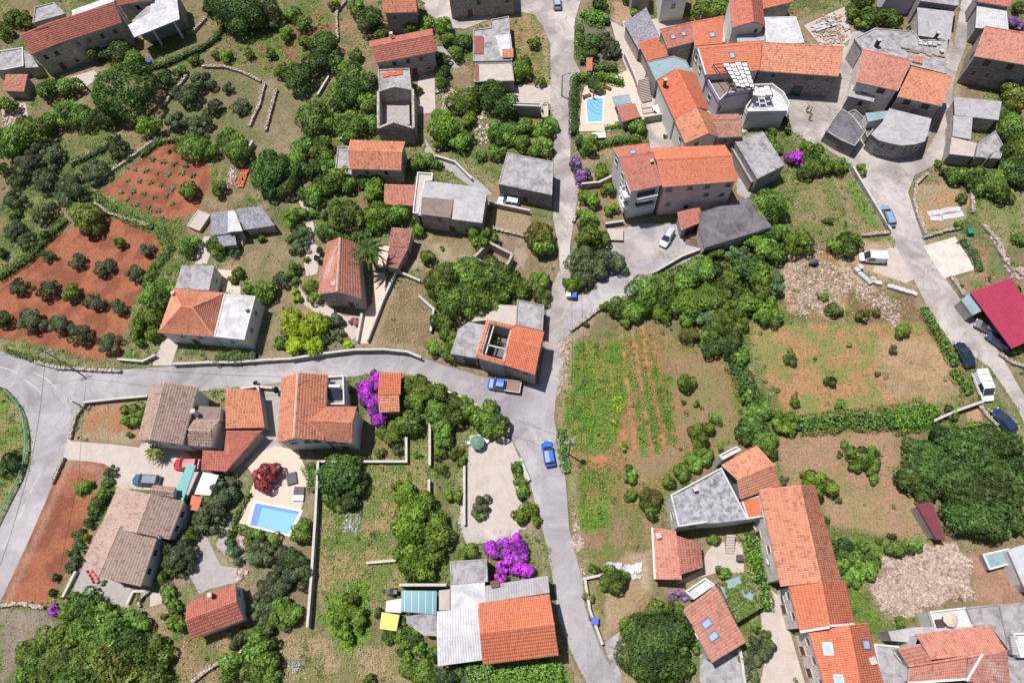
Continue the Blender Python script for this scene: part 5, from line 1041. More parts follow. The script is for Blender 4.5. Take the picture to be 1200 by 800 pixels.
house('three storey pink apartment house with bright orange roofs, balconies and rows of windows', 'pink apartment house', [
 S(gable('C', [(590, 634), (908, 620), (962, 772), (642, 798)], 8.6, 1.2, 'h', .42), 'orange', 'plaster_pink', tile=(.27, .45), chim=[('C', 595, 685, 9.1, .4, .7, 'terracotta')],
   win=[(3, [.08, .38, .62, .92], 7.5, 'w', .9, .8), (3, .35, 5.2, 'w', .9, .9), (3, .88, 3.3, 'w', .8, .8), (3, [.6], 2, 'w'), (3, [.12], 4.8, 'w', .8, .8)]),
 S(gable('C', [(430, 632), (580, 612), (640, 789), (506, 818)], 8.6, .9, 'h', .3), 'red', 'plaster', sky=[(0, 'C', 515, 648, .9, 1.0)],
   win=[(4, [.35, .7], 7.1, 'g'), (4, [.3, .65], 4.4, 'g'), (5, .5, 7, 'g'), (3, [.45], 6.9, 'B', 3.3, 1.6), (3, [.45], 4.2, 'B', 3.3, 1.6), (4, [.17], 6.9, 'B', 2.2, 1.6), (4, [.17], 4.2, 'B', 2.2, 1.6)]),
 S(shed('G', [(705, 178), (800, 154), (819, 214), (722, 254)], 3.4, 2.9), 'red', 'plaster_grey', win=[(2, .5, 1.2, 'r', 2.2, 2.2)])], 'apartment building', 'apartment_house')
house('broad dark concrete terrace with stone garage beneath, right of the apartment house', 'broad dark concrete terrace', [
 S(flat('G', [(800, 178), (958, 128), (1022, 112), (1106, 240), (820, 330), (798, 250)], 3.4), 'concrete_dark', 'stone', par=.0, win=[(3, .95, 1.2, 'r', 1.5, 2)])], 'garage terrace', 'garage')
house('grey concrete roofed block between apartment house and village street', 'grey concrete block', [S(flat('C', [(945, 595), (1068, 560), (1162, 706), (1045, 764)], 4.0), 'concrete', 'plaster_grey', par=.08, parm='concrete', win=[(2, .4, 3.0, 'w')]), S(flat('C', [(915, 600), (945, 598), (1045, 765), (1020, 782)], 2.4), 'concrete', 'plaster_grey', par=.3)])
house('lilac house with roof terrace under a white fabric pergola', 'lilac house with fabric pergola', [
 S(flat('C', [(818, 330), (1000, 300), (1022, 392), (908, 412), (880, 440)], 4.4), 'brownflat', 'plaster_blue', par=.8, win=[(3, .5, 2, 'w'), (4, .5, 2.6, 'w')])])
house('white walled roof terrace with rounded corner above the village street', 'white walled roof terrace', [
 S(flat('C', [(1030, 410), (1020, 372), (1105, 368), (1155, 405), (1180, 455), (1168, 485), (1000, 488), (990, 470)], 3.9), 'concrete_white', 'plaster', par=.8, win=[])])
house('pink tiled stone house, left of the pair on the street bend', 'pink roof on the street bend', [
 S(gable('D', [(470, 212), (682, 262), (628, 388), (448, 350)], 6.2, .9, 'h', .12), 'pink', 'stone_pale', win=[(3, [.35], 5.2, 'r', 1.2, 1.2), (3, [.7], 3.0, 'd')]),
 S(shed('D', [(432, 360), (538, 380), (524, 434), (408, 408)], 4.0, 3.6), 'metal_grey', 'plaster_grey', win=[(2, .4, 2.4, 'w')])])
house('bright orange tiled stone house, right of the pair on the street bend', 'orange roof on the street bend', [S(gable('D', [(682, 286), (855, 326), (814, 454), (624, 412)], 5.8, .8, 'h', .14), 'orange_worn', 'stone', win=[(3, [.3, .75], 4.8, 'r', 1.1, 1.0), (3, .5, 2.4, 'w')])])
house('curved stone building with ribbed grey roof rounding the street corner', 'curved grey roofed building', [
 S(flat('D', [(590, 462), (770, 506), (757, 560), (742, 602), (700, 615), (640, 620), (590, 610), (545, 598), (512, 572), (560, 520)], 4.0), 'metal_grey', 'stone_dark', win=[(5, .5, 3.0, 'w'), (4, .5, 3.0, 'w'), (3, .5, 3.0, 'w'), (6, .5, 3, 'w')]),
 S(flat('D', [(385, 462), (432, 492), (486, 566), (442, 626), (380, 598), (318, 560), (345, 510)], 2.8), 'concrete_dark', 'stone_dark', par=.15, parm='stone'),
 S(flat('D', [(488, 482), (584, 472), (590, 500), (500, 520)], 3.6), 'bluegrey', 'plaster'),
 S(flat('D', [(410, 480), (440, 470), (500, 520), (520, 560), (495, 590), (485, 560)], 1.6), 'concrete_dark', 'plaster_grey', par=.3)])
house('big flat grey roofed block with two leaning black chimneys behind the street bend pair', 'flat grey block with black chimneys', [
 S(flat('D', [(440, 166), (525, 122), (690, 135), (722, 172), (838, 172), (836, 318), (684, 282), (676, 256), (474, 210)], 5.0), 'concrete', 'stone', par=.15, parm='stone', chim=[('D', 548, 170, 5, .6, 1.6, 'black'), ('D', 800, 140, 5, .45, 1.4, 'black'), ('D', 815, 218, 5, .5, .4, 'terracotta')]),
 S(shed('D', [(690, 240), (735, 238), (732, 272), (688, 262)], 5.7, 5.3), 'orange_worn', 'none')])
house('grey corrugated roof building with dark hipped top beside the narrow lane', None, [
 S(shed('D', [(710, 32), (866, 50), (850, 170), (714, 152)], 4.8, 4.4), 'metal_grey', 'stone'), S(flat('D', [(722, -40), (892, -42), (884, 26), (722, 4)], 5.5), 'concrete', 'plaster_grey', win=[(2, .5, 4, 'w', 2, 1)])])
house('pale blue walled house cut by the top edge between two gardens', None, [S(flat('D', [(572, -60), (718, -60), (710, -10), (575, -5)], 4), 'concrete', 'plaster_blue')])
house('tall stone house with large pink tile roof at the upper right edge', 'large pink roof at upper right edge', [S(gable('D', [(990, 118), (1230, 160), (1215, 285), (952, 240)], 6.8, 1.0, 'h', .12), 'pink', 'stone_dark', win=[(3, [.35, .75], 5.6, 'r', .9, 1.1), (3, [.6, .85], 3, 'w'), (4, .4, 4.5, 'r', .9, 1)])])
house('shed with pale corrugated lower roof and tiled upper roof in the top right corner', None, [
 S(shed('D', [(965, 15), (1090, 35), (1100, 132), (958, 118)], 4.2, 3.8), 'metal_white', 'plaster_grey'), S(gable('D', [(962, -40), (1112, -42), (1106, 30), (968, 8)], 5, .5, 'h', .2), 'red', 'stone_dark')])
house('ramshackle grey roofed sheds stacked along the lane at the right', 'ramshackle grey sheds', [
 S(shed('D', [(866, 412), (1070, 432), (1056, 512), (870, 490)], 3.9, 3.4), 'metal_grey', 'stone'), S(shed('D', [(865, 492), (946, 500), (938, 594), (860, 580)], 3.4, 3.1), 'metal_grey', 'stone'),
 S(flat('D', [(856, 584), (962, 610), (950, 668), (846, 656)], 2.8), 'pave', 'plaster_grey'), S(flat('D', [(965, 612), (1040, 560), (1078, 628), (1062, 680), (955, 672)], 2.3), 'concrete', 'plaster_grey', par=.2, win=[(3, .5, 1.4, 'd')])])
house('small pool house with orange roof and round edged cover beside the upper pool', 'small pool house', [S(shed('C', [(448, 456), (524, 440), (548, 498), (470, 520)], 2.9, 2.5), 'red', 'plaster_grey'), S(shed('C', [(425, 412), (500, 400), (512, 438), (440, 452)], 2.4, 2.3), 'bluegrey', 'none')], 'pool house', 'pool_house')
house('tiny orange tiled gate roof in the hedge above the upper pool', None, [S(shed('C', [(318, 248), (344, 246), (342, 302), (318, 302)], 2.6, 2.3), 'orange', 'plaster')], 'gatehouse', 'gate_shelter')
# ------------------------------------------------------------------ walls
DW = [('upper left terrace', 'A', [(870, 290), (960, 292), (1030, 312), (1112, 352)]), ('upper left slope path', 'A', [(1130, 365), (1110, 450), (1068, 540)]), ('steep bank', 'A', [(700, 455), (745, 400), (800, 330)]),
 ('pale terrace building', 'A', [(825, 145), (880, 85)]), ('first red field upper', 'A', [(400, 795), (480, 735), (560, 680), (650, 612), (760, 596)]), ('olive terrace', 'A', [(310, 700), (430, 640), (510, 580)]),
 ('field divide', 'E', [(410, 145), (470, 185), (560, 215), (640, 235)]), ('crossroads field', 'I', [(160, 92), (250, 115), (400, 124), (516, 130)]), ('crossroads garden', 'I', [(305, 412), (330, 322), (370, 268)]),
 ('red garden kerb', 'I', [(230, 602), (276, 502)]), ('slope path left', 'B', [(90, 390), (45, 560)]), ('hillside path upper', 'B', [(385, 10), (345, 60), (350, 180)]),
 ('street bend garden', 'H', [(745, 20), (700, 60), (690, 130), (712, 210), (738, 272)]), ('parking pad upper', 'H', [(735, 288), (820, 262), (895, 246)]), ('right hand plot', 'H', [(935, 90), (940, 180)]),
 ('right hand slope', 'H', [(985, 240), (1050, 310), (1075, 390), (1164, 460)]), ('parking pad lower', 'H', [(848, 458), (900, 532)]), ('tan field road', 'H', [(470, 280), (580, 270)]), ('carport lane', 'L', [(1058, 60), (1110, 95), (1164, 112)]),
 ('big tree corner', 'L', [(965, 272), (1000, 320), (1040, 358)]),
 ('lane field edge', 'G', [(252, 682), (330, 625), (400, 568)]), ('village road garden', 'G', [(262, 220), (282, 170), (275, 60)]), ('big fig road', 'F', [(1010, 250), (1164, 290)]), ('lower left pool garden', 'M', [(640, 410), (600, 440), (600, 470)]),
 ('purple shrub', 'M', [(0, 472), (100, 462), (190, 478)]), ('bottom footpath', 'M', [(830, 790), (900, 735), (1000, 680), (1050, 655)]), ('ruined pen', 'B', [(770, 400), (830, 385), (850, 420)]), ('carport garden', 'H', [(1040, 330), (1110, 430)])]
for nm, t, pts in DW: stone_wall('low dry stone wall running along the '+nm+' edge' if 'edge' not in nm else 'low dry stone wall running along the '+nm, t, pts, .75, .55)
GW = [('curved concrete wall with coping above the main road, left part', 'I', [(752, 105), (900, 98), (1000, 98), (1164, 86)], 1.0, 'concrete'), ('curved concrete wall along the main road under the pink driveway', 'J', [(160, 84), (300, 62), (420, 47), (550, 45), (650, 55), (705, 78)], 1.2, 'stone_dark'),
 ('short concrete wall by the white house driveway', 'I', [(516, 84), (620, 92), (668, 68)], .9, 'concrete'), ('white wall beside the pink driveway', 'F', [(602, 436), (545, 560), (480, 728)], .9, 'plaster'), ('stone wall at the back of the dry triangular garden', 'F', [(604, 436), (700, 478)], .9, 'stone'),
 ('low wall closing the dry triangular garden towards the big tree', 'F', [(700, 545), (760, 600), (748, 690)], .9, 'stone'), ('grey garden wall below the L shaped house', 'J', [(280, 517), (645, 517), (645, 418)], .9, 'concrete'), ('long grey wall right of the lower left pool', 'J', [(276, 522), (262, 800)], 1.4, 'concrete'),
 ('long grey wall down the dry slope', 'N', [(266, 75), (250, 330), (232, 558)], 1.4, 'concrete'), ('pale wall between two overgrown strips, upper piece', 'J', [(745, 355), (745, 530)], 1.1, 'concrete'), ('pale wall between two overgrown strips, lower piece', 'J', [(742, 600), (742, 728)], 1.2, 'concrete'),
 ('wall on the left side of the concrete parking strip', 'J', [(890, 540), (890, 780)], .8, 'plaster'), ('road wall above the creeper belt', 'J', [(760, 190), (860, 240), (940, 278)], 1.0, 'concrete'), ('dark retaining wall below the upper lane', 'G', [(600, 445), (660, 410), (720, 375), (818, 338)], .9, 'stone_dark'),
 ('roadside wall beside the lower dry plot', 'O', [(310, 362), (330, 490), (382, 630)], .9, 'concrete'), ('short wall across the top of the lower dry plot', 'O', [(305, 358), (380, 342)], .8, 'concrete'), ('straight concrete wall by the blue estate car', 'H', [(428, 0), (500, 120), (585, 262)], 1.0, 'concrete'),
 ('grey wall at the edge of the big dark trees', 'L', [(762, 348), (860, 305), (966, 268)], 1.3, 'concrete'), ('wall round the crossroads garden', 'I', [(372, 266), (500, 252), (636, 240)], .9, 'stone_dark'), ('dark wall below the flat grey house', 'F', [(1000, 150), (1164, 185)], 1.2, 'stone'),
 ('garden wall with coping right of the upper pool', 'C', [(480, 250), (520, 340), (545, 410)], 1.3, 'plaster_grey'), ('wall right of the outside stair', 'C', [(560, 270), (600, 360), (625, 450)], 1.5, 'plaster_grey'), ('wall at the foot of the stone landing', 'C', [(565, 522), (635, 510)], 1.6, 'stone'),
 ('edging wall beside the concrete parking strip and road', 'J', [(1130, 505), (1164, 590)], .6, 'concrete'), ('concrete wall by the tile stack', 'A', [(1045, 690), (1085, 622)], 1.3, 'concrete'), ('concrete beam wall between bushes in the upper left', 'B', [(268, 412), (312, 338)], .7, 'concrete'),
 ('curved wall under the purple flowers beside the worn road', 'G', [(300, 75), (370, 68), (428, 40)], 1.4, 'stone'), ('low wall in front of the apartment yard', 'G', [(400, 238), (470, 228)], 1.0, 'stone_dark'), ('wall beside the bottom flat terrace', 'O', [(965, 660), (985, 800)], 1.0, 'plaster'),
 ('short wall behind the teal glass tank', 'N', [(630, 388), (815, 388)], 2.4, 'concrete'), ('pale slab bench wall on the dry slope', 'N', [(480, 290), (595, 280)], .7, 'pave'), ('long low wall edging the footpath by the ruin', 'B', [(770, 675), (850, 700), (920, 770)], .8, 'stone'),
 ('wall in front of the white house hedge', 'J', [(0, 92), (100, 84), (158, 82)], .9, 'concrete'), ('white planter wall by the red patio chairs', 'M', [(280, 430), (330, 330)], .6, 'plaster'), ('small planter wall by the bungalow', 'M', [(552, 460), (575, 410), (630, 410)], .5, 'plaster'),
 ('driveway wall under the spreading lime tree', 'F', [(455, 620), (435, 730)], .8, 'plaster'), ('grey kerb wall of the bottom junction garden', 'I', [(1040, 208), (1100, 200), (1164, 206)], 1.0, 'concrete'), ('boundary wall of the annex beside the gravel alley', 'I', [(1112, 205), (1140, 372), (975, 568)], 1.4, 'plaster_grey')]
for nm, t, pts, h, m in GW: stone_wall(nm, t, pts, h, .3, m, False)

# ------------------------------------------------------------------ hedges and creepers
for lb, t, pts, w, h, lf in [
 ('clipped box hedge in front of the white house with hipped roof', 'I', [(930, 70), (1075, 62)], 2.6, 1.5, 'leaf_g'), ('tall clipped hedge between the worn road and the upper pool', 'C', [(268, 335), (262, 430), (262, 560)], 1.8, 1.9, 'leaf_d'),
 ('thick light green hedge above the upper pool', 'C', [(280, 330), (380, 325), (465, 345)], 1.8, 1.8, 'leaf_ivy'), ('short clipped hedge right of the tiny gate roof', 'C', [(355, 290), (440, 288)], 2.0, 1.7, 'leaf_g'), ('hedge beside the worn road above the pool entrance', 'C', [(285, 110), (285, 190), (300, 260)], 1.8, 1.6, 'leaf_g'),
 ('rectangular light green hedge block near the top of the worn road', 'C', [(310, 55), (350, 75), (400, 85)], 3.6, 1.8, 'leaf_ivy'), ('hedge below the upper pool deck', 'C', [(340, 625), (440, 600), (540, 590)], 1.6, 1.3, 'leaf_g'), ('low flowering hedge at the foot of the upper pool', 'C', [(400, 545), (470, 535)], 1.0, .8, 'leaf_g'),
 ('overgrown green hedge ridge between the two tan fields', 'L', [(215, 355), (330, 345), (420, 320), (520, 345), (600, 320), (740, 285)], 3.4, 1.5, 'leaf_g'), ('second creeper mound at the end of the tan fields', 'L', [(610, 345), (700, 340), (780, 300)], 3.5, 1.6, 'leaf_ivy'),
 ('roadside bramble strip between tan field and village street', 'H', [(740, 590), (780, 670), (830, 750), (870, 820)], 1.8, 1.1, 'leaf_g'), ('roadside bramble strip above the white van', 'L', [(870, 130), (930, 210)], 2.2, 1.2, 'leaf_g'), ('narrow green hedge between vegetable plot and tan field', 'K', [(950, 100), (1010, 200), (1050, 290)], 3.2, 1.6, 'leaf_d'),
 ('leafy creeper growing down the right of the steps', 'O', [(1020, 180), (1040, 260), (1060, 350)], 3.2, 1.4, 'leaf_ivy'), ('creeper hanging beside the blue patched pergola', 'O', [(1075, 380), (1095, 480)], 1.6, 1.6, 'leaf_g'), ('creeper hedge left of the grey garden wall', 'J', [(230, 530), (250, 620)], 2.6, 1.2, 'leaf_g'),
 ('low green hedge under the wall of the L shaped house', 'J', [(300, 498), (400, 492), (480, 495)], .8, .7, 'leaf_g'), ('dark hedge along the upper edge of the first red field', 'A', [(600, 298), (700, 275), (800, 230), (860, 205), (925, 160), (955, 105)], 1.3, 1.2, 'leaf_d'), ('hedge bank along the lower terrace above the red field', 'A', [(310, 695), (430, 640), (500, 582)], 1.5, 1.0, 'leaf_d'),
 ('green bank round the top of the first red field', 'A', [(600, 660), (680, 600), (800, 590), (880, 610)], 1.6, 1.0, 'leaf_g'), ('green bank between the two red fields', 'E', [(400, 110), (480, 170), (560, 210), (640, 240)], 2.0, .8, 'leaf_g'), ('overgrown bank left of the second red field', 'E', [(0, 450), (120, 370), (190, 290), (270, 210)], 2.2, 1.2, 'leaf_g'),
 ('bushy strip right of the second red field', 'E', [(680, 250), (720, 330), (640, 440), (620, 540)], 2.2, .9, 'leaf_g'), ('green verge under the crossroads stone wall', 'I', [(30, 40), (140, 75), (300, 105)], 1.0, .6, 'leaf_g'), ('green hedge beside the lilac bougainvillea in the village', 'D', [(75, 580), (105, 650)], 2.4, 1.2, 'leaf_ivy'),
 ('hedge over the garage of the grey concrete block', 'C', [(1100, 590), (1140, 650)], 2.0, 1.0, 'leaf_g'), ('green plants edging the parking pad', 'H', [(900, 300), (950, 350), (975, 420)], 1.6, .7, 'leaf_b'), ('row of shrubs on the right edge of the concrete parking strip', 'J', [(1112, 520), (1120, 600), (1140, 660)], 1.6, 1.2, 'leaf_g'),
 ('hedge bank at the left of the vegetable field', 'K', [(212, 380), (215, 460), (232, 550)], 1.6, .8, 'leaf_g'), ('long dense hedge along the bottom edge beside the barn', 'O', [(-180, 780), (-40, 760), (100, 745), (200, 740)], 5.5, 1.5, 'leaf_g'), ('creeper on the ruined wall above the old garden', 'F', [(340, 262), (420, 280), (490, 262)], 2.4, 1.2, 'leaf_g'),
 ('green garden strip along the red garden wall, upper part', 'I', [(460, 590), (430, 680), (400, 750)], 1.6, 1.1, 'leaf_d'), ('green garden strip along the red garden wall, lower part', 'M', [(350, 150), (330, 220), (300, 320)], 1.4, 1.0, 'leaf_b'), ('low hedge below the lower left pool', 'M', [(1010, 140), (1080, 160), (1120, 180)], 1.4, .9, 'leaf_g'),
 ('flower bed hedge left of the lower left pool', 'I', [(1060, 650), (1010, 740), (990, 790)], 1.0, .8, 'leaf_g'), ('climbing greenery on the bottom row house wall', 'Q', [(245, 620), (265, 740)], .8, 2.4, 'leaf_ivy'), ('greenery at the foot of the white walled roof terrace', 'D', [(150, 500), (158, 560)], 1.0, 1.6, 'leaf_g')]:
    hedge(lb, t, pts, w, h, lf)
for i, (x0, y0, x1, y1, lf) in enumerate([(528, -80, 628, 470, 'leaf_g'), (568, -40, 672, 440, 'leaf_l'), (484, -60, 565, 480, 'leaf_g'), (612, 60, 690, 420, 'leaf_l')]):
    hedge(['third', 'second', 'fourth', 'rightmost'][i]+(' planted row from the right' if i != 3 else ' planted row')+' in the vegetable field', 'K', [(x0+(x1-x0)*k/5+random.uniform(-3, 3), y0+(y1-y0)*k/5) for k in range(6)], 1.1, .2, lf, .22, 14, 'crop_row', 'crop row', 'crop rows', .5)
for i in range(5): hedge(['topmost', 'second', 'third', 'fourth', 'lowest'][i]+' short cross row in the small vegetable plot', 'K', [(292, 522+i*26), (345, 524+i*26), (400, 526+i*26)], .8, .22, 'leaf_l', .22, 15, 'crop_row', 'crop row', 'crop rows', .5)

